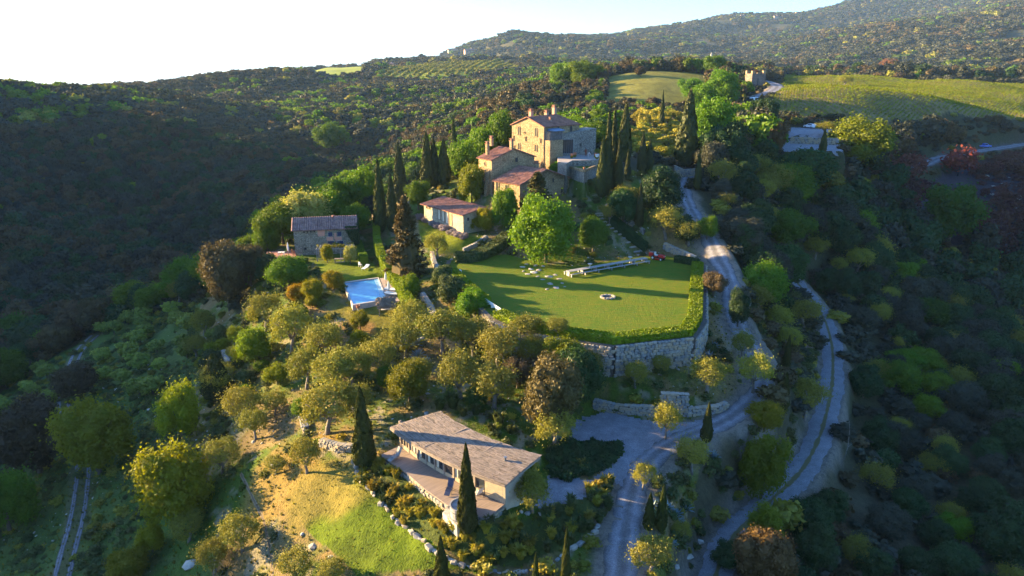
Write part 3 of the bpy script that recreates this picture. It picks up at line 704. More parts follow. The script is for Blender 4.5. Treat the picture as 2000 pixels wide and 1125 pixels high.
def cedar_mesh(name,mat,seed,nleaf,leaf=.035):
    rg=np.random.default_rng(seed); tiers=26
    ti=rg.integers(0,tiers,nleaf*2); h=ti/tiers; keep=rg.random(nleaf*2)<(1-h)*.9+.15; ti=ti[keep][:nleaf]; h=h[keep][:nleaf]; n=len(h)
    bi=rg.integers(0,9,n); th=bi*2*math.pi/9+ti*1.3+rg.normal(0,.16,n)
    R0=.5*(1-h)**.8*(.75+.3*np.sin(ti*2.1+bi*1.7)); s=rg.uniform(.25,1.0,n)**.6; r=R0*s+.02
    P=np.stack([r*np.cos(th),r*np.sin(th),.06+.92*h+.03*s+rg.normal(0,.01,n)],-1)
    N=np.stack([np.cos(th)*.5,np.sin(th)*.5,np.full(n,.9)],-1)+.6*rg.normal(size=(n,3))
    V,Q=quads(P,N,leaf,rg,1.5); V=V.reshape(-1,4,3); V[:,:,2]=P[:,None,2]+(V[:,:,2]-P[:,None,2])*.5; V=V.reshape(-1,3)
    hs=np.linspace(0,1,8); k=7; rr_=.36*(1-hs)**.9; tt=np.arange(k)*2*math.pi/k
    L=np.stack([rr_[:,None]*np.cos(tt),rr_[:,None]*np.sin(tt),np.repeat((.08+.85*hs)[:,None],k,1)],-1).reshape(-1,3)
    I=np.arange(8*k).reshape(8,k)+len(V); Q2=np.stack([I[:-1],np.roll(I,-1,1)[:-1],np.roll(I,-1,1)[1:],I[1:]],-1).reshape(-1,4)
    return npmesh(name,np.concatenate([V,L]),np.concatenate([Q,Q2]),mat)

PROTO={}
def reg(kind,fn,n,mat_bark,**tk):
    PROTO[kind]=[(fn(i),trunk_mesh('trunk',mat_bark,i+hash(kind)%97 if False else i*7+len(kind),**tk)) for i in range(n)]
BASE=dict(h=.42,r=.028,limbs=5)
def lf(mat,n=2600,leaf=.028,**k): return lambda i: crown_mesh('crown',mat,100+i*13+len(mat.name),n,leaf,**k)
reg('oak',lf(M_oak,6500,.0155,ncl=22,rc=.17,zc=.56,rz=.42),3,M_bark,**BASE)
reg('brownoak',lf(M_oakb,6500,.0155,ncl=22,rc=.17,zc=.56,rz=.42),3,M_bark,**BASE)
reg('leafy',lf(M_green,7500,.016,ncl=20,rc=.17,zc=.56,rz=.42,loose=.18),4,M_bark,**BASE)
reg('deep',lf(M_dgreen,6500,.016,ncl=20,rc=.18,zc=.54,rz=.44),3,M_bark,**BASE)
reg('yellow',lf(M_yellow,7000,.0165,ncl=18,rc=.17,zc=.56,rz=.42,loose=.2),3,M_bark,**BASE)
reg('olive',lf(M_olive,5200,.0135,ncl=19,rc=.135,zc=.62,rz=.35,rx=.42,core=False,loose=.32,aspect=1.7,cover=1.5),4,M_barkgrey,h=.36,r=.04,limbs=6,spread=.36,lean=.12,top=.72)
reg('cream',lf(M_cream,6500,.017,ncl=18,rc=.17,zc=.56,rz=.42,loose=.25),2,M_bark,**BASE)
reg('shrub',lf(M_scrub,2400,.03,ncl=9,rc=.25,zc=.45,rz=.5,rx=.42),3,M_bark,h=.2,r=.02,limbs=3)
reg('gshrub',lf(M_hedge,3000,.027,ncl=12,rc=.24,zc=.48,rz=.5,rx=.44),3,M_bark,h=.2,r=.02,limbs=3)
reg('burnt',lf(M_burnt,1000,.04,ncl=12,rc=.18,zc=.56,rz=.4,core=False,loose=.3),3,M_black,h=.5,r=.022,limbs=6)
PROTO['cypress']=[(cypress_mesh('crown',M_cypress,i,5200,leaf=.036),MB().tube([(0,0,-.03),(0,0,.2)],[.09,.07],6).mesh('trunk',M_barkgrey)) for i in range(3)]
PROTO['cedar']=[(cedar_mesh('crown',M_cedar,i,9000,.026),MB().tube([(0,0,-.03),(0,0,.9)],[.03,.008],6).mesh('trunk',M_bark)) for i in range(2)]
# lighter meshes for distant woodland (crown with its trunk, one mesh)
def merge(name,a,b):
    bm=bmesh.new(); bm.from_mesh(a); 
    n=len(bm.faces); bm.from_mesh(b)
    me=bpy.data.meshes.new(name); me.materials.append(a.materials[0]); me.materials.append(b.materials[0])
    bm.faces.ensure_lookup_table()
    for i in range(n,len(bm.faces)): bm.faces[i].material_index=1
    bm.to_mesh(me); bm.free(); return me
def lite(kind,mat,n,nleaf,leaf,**k):
    L=[]
    for i in range(n):
        c=crown_mesh('c',mat,500+i*17+len(kind),nleaf,leaf,**k); t=MB().tube([(0,0,-.12),(0,0,.45)],[.035,.025],5).mesh('t',M_bark)
        L.append(merge(kind+'_tree',c,t))
    PROTO[kind]=L
kw=dict(ncl=11,rc=.22,zc=.5,rz=.46,rx=.42)
lite('w_oak',M_oak,4,700,.045,**kw); lite('w_brown',M_oakb,3,700,.045,**kw); lite('w_green',M_green,3,700,.045,**kw); lite('w_deep',M_dgreen,3,700,.045,**kw); lite('w_burnt',M_burnt,3,420,.055,ncl=9,rc=.2,zc=.55,rz=.4,core=False,loose=.3)
lite('w_olive',M_olive,3,600,.045,ncl=10,rc=.2,zc=.6,rz=.36)
lite('f_oak',M_oak,3,190,.085,ncl=8,rc=.25,zc=.5,rz=.46); lite('f_brown',M_oakb,2,190,.085,ncl=8,rc=.25,zc=.5,rz=.46); lite('f_green',M_green,2,190,.085,ncl=8,rc=.25,zc=.5,rz=.46); lite('f_olive',M_olive,2,190,.085,ncl=8,rc=.25,zc=.5,rz=.46)

def plant(kind,name,label,cat,p,w,h,rz=None,group=None,tint=None,lean=None,shade=None):
    pr=random.choice(PROTO[kind]); 
    o=thing(name,label,cat,(p.x,p.y,p.z),rz if rz is not None else random.uniform(0,6.28),group,(w,w,h))
    if lean: o.rotation_euler=(lean[0],lean[1],o.rotation_euler.z)
    c=link('crown',pr[0],o); t=link('trunk',pr[1],o)
    if tint: c.color=tuple(tint)+(1,)
    return o
def solo(kind,name,label,cat,p,w,h,group=None,tint=None):
    o=link(name,random.choice(PROTO[kind])); o.location=(p[0],p[1],p[2]-.1); o.scale=(w,w,h); o.rotation_euler.z=random.uniform(0,6.28)
    if tint: o.color=tuple(tint)+(1,)
    return tag(o,label,cat,group)

# ------------------------------------------------------------------ scattering for what nobody could count
def scatter(name,label,pts,scl,protos,pick,tilt=0,kind='stuff'):
    pts=np.asarray(pts,np.float32).reshape(-1,3); n=len(pts)
    if n==0: return None
    me=bpy.data.meshes.new(name); me.vertices.add(n); me.vertices.foreach_set('co',pts.ravel())
    a=me.attributes.new('turn','FLOAT_VECTOR','POINT'); r=np.zeros((n,3),np.float32); r[:,2]=rng.uniform(0,6.28,n); r[:,:2]=rng.normal(0,tilt,(n,2)); a.data.foreach_set('vector',r.ravel())
    a=me.attributes.new('size','FLOAT_VECTOR','POINT'); a.data.foreach_set('vector',np.asarray(scl,np.float32).ravel())
    a=me.attributes.new('pick','INT','POINT'); a.data.foreach_set('value',np.asarray(pick,np.int32))
    c=bpy.data.collections.new(name+'_kinds')
    for i,m in enumerate(protos):
        o=bpy.data.objects.new('%03d_%s'%(i,m.name),m); c.objects.link(o)
    o=link(name,me)
    ng=bpy.data.node_groups.new(name,'GeometryNodeTree')
    ng.interface.new_socket('Geometry',in_out='INPUT',socket_type='NodeSocketGeometry'); ng.interface.new_socket('Geometry',in_out='OUTPUT',socket_type='NodeSocketGeometry')
    N=ng.nodes; i=N.new('NodeGroupInput'); u=N.new('NodeGroupOutput'); ip=N.new('GeometryNodeInstanceOnPoints'); ci=N.new('GeometryNodeCollectionInfo')
    ci.inputs['Collection'].default_value=c; ci.inputs['Separate Children'].default_value=True; ci.inputs['Reset Children'].default_value=True
    ip.inputs['Pick Instance'].default_value=True
    def at(nm,ty):
        x=N.new('GeometryNodeInputNamedAttribute'); x.data_type=ty; x.inputs['Name'].default_value=nm; return x.outputs[0]
    L=ng.links; L.new(i.outputs[0],ip.inputs['Points']); L.new(ci.outputs[0],ip.inputs['Instance'])
    L.new(at('pick','INT'),ip.inputs['Instance Index']); L.new(at('turn','FLOAT_VECTOR'),ip.inputs['Rotation']); L.new(at('size','FLOAT_VECTOR'),ip.inputs['Scale'])
    L.new(ip.outputs[0],u.inputs[0])
    md=o.modifiers.new('scatter','NODES'); md.node_group=ng
    return tag(o,label,None,None,kind)
# ------------------------------------------------------------------ single trees and shrubs the photograph shows
NAMES={'oak':('holm_oak','oak tree'),'brownoak':('holm_oak','oak tree'),'leafy':('leafy_tree','tree'),'deep':('leafy_tree','tree'),'yellow':('leafy_tree','tree'),'olive':('olive_tree','olive tree'),
 'cream':('flowering_tree','tree'),'shrub':('shrub','shrub'),'gshrub':('shrub','shrub'),'burnt':('burnt_tree','tree'),'cypress':('cypress_tree','cypress'),'cedar':('cedar_tree','cedar')}
PLACED=[]
def T(kind,px,by,hp,wp,label,tint=None,group=None,k=1.0,p=None,name=None):
    p=p or hit(px,by); s=scale_at(p); h=hp*s*1.06*k; w=wp*s*k
    nm,cat=NAMES[kind]; PLACED.append((p.x,p.y,w))
    return plant(kind,name or nm,label,cat,p,w,h,group=group,tint=tint)
G='cypresses of the estate'
cyp=[(714,916,164,38,'tall cypress at the uphill end of the modern house deck'),(914,1056,190,34,'tall cypress standing before the deck beside the round tub'),
 (864,1150,110,26,'cypress rising from the lower edge of the grass bed, cut by the frame'),(1104,1150,130,17,'slim cypress at the bottom frame edge below the boulder'),(1046,1150,76,13,'short slim cypress cut by the bottom frame edge'),
 (1378,868,82,20,'small cypress at the outer bend of the gravel drive beside the agave'),(1290,1042,104,19,'golden lit cypress leaning between the drive and the agave bed'),(1266,1038,82,20,'dark small cypress next to the golden lit one by the drive'),
 (1533,730,76,15,'thin cypress with a lit orange tip on the bare strip between the tracks'),(1527,806,76,20,'dark cypress below the thin one with the orange tip'),(1502,612,80,18,'dark slim cypress among olives above the lower track'),
 (745,455,135,24,'tall dark cypress behind the pool hedge, nearest the farmhouse'),(783,400,112,26,'tall cypress behind the brown cedar, farthest up the slope'),(768,455,110,22,'cypress between the two tall ones behind the pool hedge'),
 (836,372,108,24,'paired cypress above the cottage roof, nearer the valley'),(849,366,88,24,'lower of the paired cypresses above the cottage roof'),(868,362,84,24,'broad cypress between the cottage pair and the castle'),(888,348,110,15,'very slim cypress against the bright woodland left of the castle'),
 (951,306,72,11,'narrow cypress tip behind the lower chimneys'),(1184,386,156,19,'tallest cypress of the dense clump beside the walled castle terrace'),(1195,376,154,17,'second tall cypress in the clump beside the castle terrace'),(1174,388,112,20,'shorter lit cypress in the clump touching the castle terrace'),(1206,380,110,16,'dark cypress at the far side of the terrace clump'),
 (1218,318,108,26,'thick cypress above the small lawn behind the terrace clump'),(1253,338,74,17,'dark pointed cypress on the path above the big bush'),(1267,334,56,15,'smaller dark cypress paired with the pointed one on the path'),
 (1291,255,72,9,'very thin tall cypress in the olive garden'),(1338,328,138,40,'huge broad cypress at the head of the drive'),(1350,250,62,11,'slim cypress tip behind the huge broad one'),(1449,240,48,11,'thin cypress on the wooded ridge below the ruin'),
 (1361,372,72,13,'slim cypress at the corner where the drive meets the wall'),(1225,350,54,11,'small lit cypress near the terrace clump'),(1247,448,86,15,'dark cypress below the big round bush near the long low wall'),(1304,300,20,8,'tiny cypress among the flower beds at the path'),
 (1605,305,44,13,'small cypress at the end of the stone parking bank'),(1583,305,16,12,'stubby cypress below the stone parking bank'),(1737,305,44,9,'thin leaning cypress beside the big bush below the vineyard'),(1487,196,14,5,'tiny cypress post beside the curved lane'),
 (1390,255,26,10,'small cypress tip on the tree-covered ridge left of the parking'),(1375,316,30,10,'small cypress beside the broad one at the head of the drive'),(1600,560,30,9,'short dark cypress in the shaded wood above the lower track'),(600,300,1,1,None)]
for px,by,hp,wp,lb in cyp:
    if lb:
        o=T('cypress',px,by,hp,wp*1.1,lb,group=G)
B='olive trees on the knoll'
ol=[(520,650,90,80,'grey green olive at the grassy strip above the olive grove'),(570,690,110,100,'big olive in the grove below the dry bank'),(640,640+60,80,90,'olive beside the leaning lit stump below the dry bank'),(600,760,95,95,'wide olive in the middle of the grove'),
 (655,770,100,110,'dense olive above the tall cypress by the deck'),(690,760,90,90,'olive uphill of the brown shrub near the tall cypress'),(740,735,80,90,'olive just below the agave clump'),(640,850,120,130,'large dark olive filling the slope left of the tall deck cypress'),(700,820,80,80,'small olive behind the tall deck cypress'),
 (865,690,100,110,'olive below the long narrow wall, nearest the agave'),(925,700,90,90,'olive with bare grey branches under the lawn wall'),(975,725,100,110,'pale lit olive under the bend of the lawn hedge'),(900,780,110,110,'tall olive between the cedar green shrub and the agave'),(965,800,100,120,'wide olive above the green box shrub'),(790,700,80,80,'light green olive beside the agave clump'),
 (1030,650+40,70,80,'small olive against the lawn wall with bare twigs'),(1080,880,95,100,'bright olive touching the far end of the modern roof'),(1040,1005,95,88,'olive beside the boulder at the deck corner'),(805,650,70,90,'olive behind the end of the pool hedge'),(760,690,50,50,'young olive on the small lawn below the thatched shelter'),
 (430,780,80,75,'olive beside the dark pointed yew on the slope'),(480,830,90,95,'pair-stemmed olive on the sunny slope'),(500,860,70,70,'olive just above the fallen grey trunk'),(600,925,85,75,'leaning olive casting a long shadow on the meadow'),(435,925,75,85,'bare-branched olive near the flat rocks'),
 (540,930,40,60,'thin twisted olive leaning over the pale rock'),(370,1060,70,85,'grey olive in the bend below the yellow oak'),(475,1080,85,95,'round olive casting a curved shadow by the footpath'),(420,1124,80,80,'olive at the bottom frame edge beside the footpath'),(580,1140,80,90,'olive crossed by the bottom frame edge under the meadow'),
 (650,1150,70,70,'sparse grey olive at the bottom frame edge by the pale rocks'),(400,660,60,60,'olive at the rim above the shaded slope'),(385,700,50,60,'low olive on the rim below the big brown oak'),(350,590,50,60,'pale olive at the crest of the shaded terraces'),
 (1300,860,90,65,'golden lit olive beside the drive fork'),(1255,960,70,55,'small golden olive leaning over the drive'),(1350,930,80,80,'grey olive with lit bare branches on the fork island'),(1270,1125,90,100,'pale olive at the bottom frame edge between the drives'),(1480,610,60,65,'olive on the bank above the lower track'),(1520,650,60,75,'olive with lit top twigs between the tracks'),
 (1570,640,60,80,'dark olive beside the upper end of the lower track'),(1470,770,90,80,'big olive at the inner side of the drive bend'),(1380,770,80,85,'silver olive in front of the low retaining wall'),(1570,820,90,85,'silver olive hugging the lower track'),(1450,700,60,60,'olive overhanging the drive below the lawn wall'),(1240,760,60,60,'dark olive against the lawn wall foot'),
 (1300,470,70,80,'grey olive with a lit crown beyond the mower'),(1345,480,55,60,'soft grey bush-like olive behind the end of the long wall'),(1540,690,60,60,'small olive below the lit-topped one'),(1649,168,22,35,'lone round olive in the vineyard on its stony patch'),(1610,262,26,48,'spreading olive at the edge of the upper parking'),
 (1190,440,45,40,'olive in the shade above the stone steps'),(985,712,70,66,'olive pressed against the left end of the lawn wall'),(1040,722,76,70,'olive in front of the plain left stretch of the lawn wall'),(1155,745,66,62,'olive before the middle of the lawn wall'),(1090,700,50,54,'small olive rising beside the lawn hedge front'),(1290,735,44,50,'low olive at the foot of the lawn wall stones'),(1220,410,50,60,'dusky olive below the terrace clump'),(1330,1060,50,50,'low olive in the rocky agave bed'),(855,505,55,55,'old gnarled olive with bare limbs at the lawn gate')]
for px,by,hp,wp,lb in ol: T('olive',px,by,hp*.84,wp*.86,lb,group=B)
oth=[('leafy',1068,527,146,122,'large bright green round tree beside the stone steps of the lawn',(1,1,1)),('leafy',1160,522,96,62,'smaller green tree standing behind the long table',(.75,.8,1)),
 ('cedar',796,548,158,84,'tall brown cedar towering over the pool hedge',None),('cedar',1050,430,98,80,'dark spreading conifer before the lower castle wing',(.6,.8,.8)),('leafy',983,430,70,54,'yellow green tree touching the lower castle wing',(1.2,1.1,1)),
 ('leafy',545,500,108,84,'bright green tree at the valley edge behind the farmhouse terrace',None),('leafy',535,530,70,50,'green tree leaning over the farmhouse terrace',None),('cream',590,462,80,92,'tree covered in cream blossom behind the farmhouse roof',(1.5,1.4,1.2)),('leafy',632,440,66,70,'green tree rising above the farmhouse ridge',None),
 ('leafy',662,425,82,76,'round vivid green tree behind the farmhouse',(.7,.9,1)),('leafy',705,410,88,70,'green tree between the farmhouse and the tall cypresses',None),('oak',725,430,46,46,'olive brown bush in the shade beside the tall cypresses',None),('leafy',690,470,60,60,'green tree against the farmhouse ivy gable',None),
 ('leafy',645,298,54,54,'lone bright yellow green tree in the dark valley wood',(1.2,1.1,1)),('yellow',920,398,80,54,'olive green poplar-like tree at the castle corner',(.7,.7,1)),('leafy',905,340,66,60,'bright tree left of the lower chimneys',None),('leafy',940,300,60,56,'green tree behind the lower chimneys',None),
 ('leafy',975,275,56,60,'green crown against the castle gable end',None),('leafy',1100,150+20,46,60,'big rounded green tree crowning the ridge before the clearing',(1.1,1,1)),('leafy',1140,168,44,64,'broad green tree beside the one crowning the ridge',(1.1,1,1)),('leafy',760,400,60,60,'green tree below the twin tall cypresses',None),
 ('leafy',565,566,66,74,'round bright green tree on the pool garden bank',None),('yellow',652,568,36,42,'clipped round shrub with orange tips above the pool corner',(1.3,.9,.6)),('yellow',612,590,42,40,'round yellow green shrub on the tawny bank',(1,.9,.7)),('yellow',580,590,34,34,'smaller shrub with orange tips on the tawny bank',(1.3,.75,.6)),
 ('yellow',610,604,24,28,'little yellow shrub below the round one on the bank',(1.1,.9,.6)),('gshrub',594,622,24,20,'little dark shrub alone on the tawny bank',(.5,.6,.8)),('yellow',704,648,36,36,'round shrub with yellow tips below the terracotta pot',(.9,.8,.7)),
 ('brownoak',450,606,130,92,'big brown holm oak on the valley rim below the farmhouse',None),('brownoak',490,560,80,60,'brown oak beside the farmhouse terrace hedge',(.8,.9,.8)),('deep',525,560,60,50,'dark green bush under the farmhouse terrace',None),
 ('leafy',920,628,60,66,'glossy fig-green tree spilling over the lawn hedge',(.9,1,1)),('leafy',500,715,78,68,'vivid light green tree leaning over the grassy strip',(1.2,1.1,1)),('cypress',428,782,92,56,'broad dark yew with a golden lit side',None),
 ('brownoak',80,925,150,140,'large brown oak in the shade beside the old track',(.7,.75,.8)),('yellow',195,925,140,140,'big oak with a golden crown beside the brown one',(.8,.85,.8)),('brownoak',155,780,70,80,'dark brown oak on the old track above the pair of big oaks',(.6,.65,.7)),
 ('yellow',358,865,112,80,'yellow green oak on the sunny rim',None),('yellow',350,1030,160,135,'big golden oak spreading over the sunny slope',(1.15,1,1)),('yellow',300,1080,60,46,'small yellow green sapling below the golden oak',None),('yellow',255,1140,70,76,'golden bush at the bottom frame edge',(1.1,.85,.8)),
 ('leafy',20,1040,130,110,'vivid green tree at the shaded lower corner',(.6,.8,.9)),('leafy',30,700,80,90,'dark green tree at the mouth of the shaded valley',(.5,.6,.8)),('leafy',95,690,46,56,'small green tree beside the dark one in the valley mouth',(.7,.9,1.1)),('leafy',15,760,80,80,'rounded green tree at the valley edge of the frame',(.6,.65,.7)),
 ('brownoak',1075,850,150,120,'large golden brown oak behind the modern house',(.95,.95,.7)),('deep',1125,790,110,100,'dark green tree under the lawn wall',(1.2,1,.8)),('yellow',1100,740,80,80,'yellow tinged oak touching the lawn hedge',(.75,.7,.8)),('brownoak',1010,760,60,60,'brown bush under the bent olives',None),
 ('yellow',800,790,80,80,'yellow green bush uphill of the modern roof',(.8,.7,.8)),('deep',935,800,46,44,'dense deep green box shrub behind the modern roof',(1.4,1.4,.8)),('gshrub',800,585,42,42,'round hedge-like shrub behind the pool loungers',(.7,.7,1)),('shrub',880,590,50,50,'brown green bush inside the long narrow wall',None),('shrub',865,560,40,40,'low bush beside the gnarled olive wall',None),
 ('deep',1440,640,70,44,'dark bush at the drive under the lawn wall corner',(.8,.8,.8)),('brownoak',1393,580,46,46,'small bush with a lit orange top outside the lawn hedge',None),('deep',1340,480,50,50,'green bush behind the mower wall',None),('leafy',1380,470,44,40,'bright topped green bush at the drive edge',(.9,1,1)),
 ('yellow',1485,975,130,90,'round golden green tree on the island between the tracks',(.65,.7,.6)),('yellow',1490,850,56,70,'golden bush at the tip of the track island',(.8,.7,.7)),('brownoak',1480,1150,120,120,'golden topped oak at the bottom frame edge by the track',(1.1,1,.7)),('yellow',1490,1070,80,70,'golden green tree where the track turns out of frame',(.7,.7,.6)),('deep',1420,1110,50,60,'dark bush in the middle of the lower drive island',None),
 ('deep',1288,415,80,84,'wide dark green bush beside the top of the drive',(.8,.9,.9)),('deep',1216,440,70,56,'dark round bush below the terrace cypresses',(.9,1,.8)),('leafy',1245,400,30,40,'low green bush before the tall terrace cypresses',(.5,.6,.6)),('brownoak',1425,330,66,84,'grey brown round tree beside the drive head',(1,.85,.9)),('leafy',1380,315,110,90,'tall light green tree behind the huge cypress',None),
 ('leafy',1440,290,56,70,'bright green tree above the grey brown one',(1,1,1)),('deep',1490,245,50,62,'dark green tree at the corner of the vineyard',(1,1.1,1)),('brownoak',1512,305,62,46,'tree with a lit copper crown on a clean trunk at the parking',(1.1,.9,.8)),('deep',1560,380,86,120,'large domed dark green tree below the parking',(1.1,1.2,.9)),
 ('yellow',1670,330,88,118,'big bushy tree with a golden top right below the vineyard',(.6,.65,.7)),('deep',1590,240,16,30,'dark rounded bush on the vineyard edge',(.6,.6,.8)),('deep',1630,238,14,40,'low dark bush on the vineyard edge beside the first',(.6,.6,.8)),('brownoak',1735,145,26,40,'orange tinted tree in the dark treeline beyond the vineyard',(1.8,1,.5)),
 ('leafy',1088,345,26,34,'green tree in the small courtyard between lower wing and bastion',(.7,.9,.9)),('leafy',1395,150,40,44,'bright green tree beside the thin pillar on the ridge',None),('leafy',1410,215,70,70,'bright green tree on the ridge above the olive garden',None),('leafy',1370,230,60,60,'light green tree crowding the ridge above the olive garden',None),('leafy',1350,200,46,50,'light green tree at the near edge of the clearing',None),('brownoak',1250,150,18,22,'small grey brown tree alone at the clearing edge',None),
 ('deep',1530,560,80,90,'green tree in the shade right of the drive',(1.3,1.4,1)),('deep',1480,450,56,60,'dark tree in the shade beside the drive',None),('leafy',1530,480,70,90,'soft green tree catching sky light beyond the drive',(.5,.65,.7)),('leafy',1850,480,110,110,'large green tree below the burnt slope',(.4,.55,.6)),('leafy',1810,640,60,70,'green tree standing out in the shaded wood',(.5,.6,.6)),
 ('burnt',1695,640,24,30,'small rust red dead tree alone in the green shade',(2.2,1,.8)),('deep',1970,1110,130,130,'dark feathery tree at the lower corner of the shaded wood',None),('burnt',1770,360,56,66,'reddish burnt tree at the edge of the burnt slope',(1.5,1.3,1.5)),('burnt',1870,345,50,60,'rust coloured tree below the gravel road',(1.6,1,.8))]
HID={'tree covered in cream blossom behind the farmhouse roof':(590,137,378,96),'bright green tree at the valley edge behind the farmhouse terrace':(545,134,394,90),'green tree leaning over the farmhouse terrace':(517,131,432,60),
 'green tree rising above the farmhouse ridge':(632,141,376,76),'round vivid green tree behind the farmhouse':(662,146,345,80),'green tree between the farmhouse and the tall cypresses':(706,152,325,76),'green tree against the farmhouse ivy gable':(694,137,396,56),
 'green tree below the twin tall cypresses':(815,142,352,50),'bright tree left of the lower chimneys':(905,160,278,64),'green tree behind the lower chimneys':(940,168,242,62),'green crown against the castle gable end':(978,174,218,66),'olive green poplar-like tree at the castle corner':(920,139.5,320,52),
 'dark spreading conifer before the lower castle wing':(1050,127.5,335,84),'yellow green tree touching the lower castle wing':(985,127,362,56),'large bright green round tree beside the stone steps of the lawn':(1068,112.5,384,124),'smaller green tree standing behind the long table':(1160,116,426,62)}
for kd,px,by,hp,wp,lb,ti in oth:
    pp=None
    if lb in HID:
        px,Yd,top,wp=HID[lb]; v=pY(px,top,Yd); zg=h1(v.x,Yd); pp=Vector((v.x,Yd,zg)); hp=(v.z-zg)/scale_at(pp)/1.06
    o=T(kd,px,by,hp,wp*1.05,lb,tint=ti,p=pp,name={'cypress':'yew_tree'}.get(kd) if 'yew' in lb else None)
    if 'yew' in lb: o['category']='yew'
    if lb.startswith('large bright green round'): o.location.z-=1.0; o.scale.z*=1.1
# tiny cypresses lining the far sunlit ridge
fc=[cypress_mesh('cypress_tree',M_cypress,40+i,160,leaf=.16) for i in range(2)]
for i,(px,by,hp,wp) in enumerate([(178,172,22,6),(168,172,12,6),(190,174,11,5),(216,176,18,5),(223,178,14,5),(240,205,26,6),(246,204,20,5),(268,206,24,6),(280,206,22,6),(307,196,22,5),(318,196,22,5),(331,200,24,5),(342,196,22,5),(352,190,12,5),(216,196,14,5),(150,174,10,5),(140,176,9,5),(128,178,8,5)]):
    p=hit(px,by); s=scale_at(p); o=link('cypress_tree',fc[i%2]); o.location=p-Vector((0,0,.4)); o.scale=(wp*s*1.3,wp*s*1.3,hp*s*1.1)
    tag(o,'tiny dark cypress in the broken row on the far sunlit ridge','cypress','cypresses on the far sunlit ridge')

# ------------------------------------------------------------------ woodland
RM=np.maximum.accumulate((HZ-CAMZ)/np.exp(lr)[None,:],axis=1)
def visible(x,y,z):
    r=np.hypot(x,y); a=np.clip(np.interp(np.arctan2(x,y),az,np.arange(NA)).round().astype(int),0,NA-1)
    l=np.clip(np.interp(np.log(r),lr,np.arange(NR)).astype(int)-2,0,NR-1)
    return (z-CAMZ)/r > RM[a,l]
def cand(r0,r1,sp,a0=-44,a1=42):
    X,Y=np.meshgrid(np.arange(r1*math.sin(R(a0)),r1*math.sin(R(a1)),sp),np.arange(0,r1,sp),indexing='ij')
    X=X+rng.uniform(-.42,.42,X.shape)*sp; Y=Y+rng.uniform(-.42,.42,X.shape)*sp
    a=np.degrees(np.arctan2(X,Y)); r=np.hypot(X,Y); m=(a>a0)&(a<a1)&(r>=r0)&(r<r1); return X[m],Y[m]
def free(x,y,extra=0):
    k=~inpoly(x,y,KNOLL)&~inpoly(x,y,VINE)&~inpoly(x,y,CLEAR)&~inpoly(x,y,OLIVEF)&~inpoly(x,y,[(p[0],p[1]) for p in PARK])
    k&=~inpoly(x,y,CASTX)
    for P in FIELDS: k&=~inpoly(x,y,P)
    for P,w in ((DR1,4.3+extra),(DR2,4.3+extra),(DR3,6.5+extra),(DR4,7+extra),(DTR,3.5)):
        Q=np.array([tuple(p)[:2] for p in P[::4]]); b=k&(x>Q[:,0].min()-9)&(x<Q[:,0].max()+9)&(y>Q[:,1].min()-9)&(y<Q[:,1].max()+9); i=np.nonzero(b)[0]
        if len(i): k[i]&=np.sqrt(((x[i][:,None]-Q[None,:,0])**2+(y[i][:,None]-Q[None,:,1])**2).min(1))>w
    return k
x,y=cand(45,480,5.0); k=free(x,y); x,y=x[k],y[k]
z=H(x,y); k=visible(x,y,z+9); x,y,z=x[k],y[k],z[k]
# keep clear of the single trees
PL=np.array(PLACED)
d=np.full(len(x),9.);
for a,b,w in PLACED: d=np.minimum(d,np.hypot(x-a,y-b)-w*.42)
k=d>.6
pxt,pyt=proj(x,y,z+7.5); pxb,pyb=proj(x,y,z)
for (a0,b0,a1,b1,far_) in [(1500,236,1655,306,232),(930,215,1180,385,150),(1325,330,1375,480,150),(1462,128,1530,215,420),(1190,142,1385,180,420),(1540,150,2010,228,300),(1780,278,2010,332,245),(1185,215,1345,330,262),(1550,540,1660,900,130),(1450,600,1530,800,100)]:
    k&=~((pxb>a0)&(pxb<a1)&(pyt<b1)&(pyb>b0)&(y<far_))
x,y,z=x[k],y[k],z[k]
burn=inpoly(x,y,BURN); 
bank=inpoly(x,y,[tuple(pY(*a)) for a in [(1640,250,226),(2150,215,310),(2150,275,320),(1950,284,284),(1800,322,243),(1660,300,200)]])
px,py=proj(x,y,z); rgt=(px>1380)&(py>330); castle=np.hypot(x+12,y-205)<95
n=vnoise(x,y,26,50); m=vnoise(x,y,9,51); u=rng.random(len(x))
kind=np.where(u<.62,'w_oak','w_deep').astype(object)
kind[(n>.55)&(u<.5)]='w_brown'; kind[(n<.25)&(u>.62)]='w_green'; lefth=(px<620)&(py>230)|(px<250); kind[lefth&(kind=='w_green')&(u<.93)]='w_deep'; kind[lefth&(kind=='w_deep')&(u>.88)]='w_brown'
far=(py<330)&(px>480)&~lefth; kind[far&(u<.45)]='w_brown'; kind[far&(u>.45)&(u<.8)]='w_oak'; kind[far&(u>.9)]='w_green'
kind[castle&(u<.6)]='w_green'; 
kind[rgt&(u<.36)]='w_deep'; kind[rgt&(u>=.36)&(u<.62)]='w_oak'; kind[rgt&(u>=.62)&(u<.86)]='w_olive'; kind[rgt&(u>=.86)&(n<.5)]='w_green'
kind[burn]='w_burnt'; 
keep=~(burn&(u<.12)); x,y,z,kind,u,bank,px,py=[v[keep] for v in (x,y,z,kind,u,bank,px,py)]
sz=rng.uniform(5.2,8.4,len(x))*(1+.25*(vnoise(x,y,40,52)-.5)); sz=np.where(rng.random(len(x))<.12,sz*.6,sz)
sz=np.where(kind=='w_olive',sz*.75,sz); sz=np.where(kind=='w_burnt',sz*.62,sz); sz=np.where(bank,sz*.45,sz); sz=np.where(np.hypot(x,y)<110,sz*.7,sz)
sz=sz*(.72+.6*vnoise(x,y,33,57)); hh=sz*rng.uniform(.8,1.05,len(x))
r=np.hypot(x,y); proj_size=sz/r
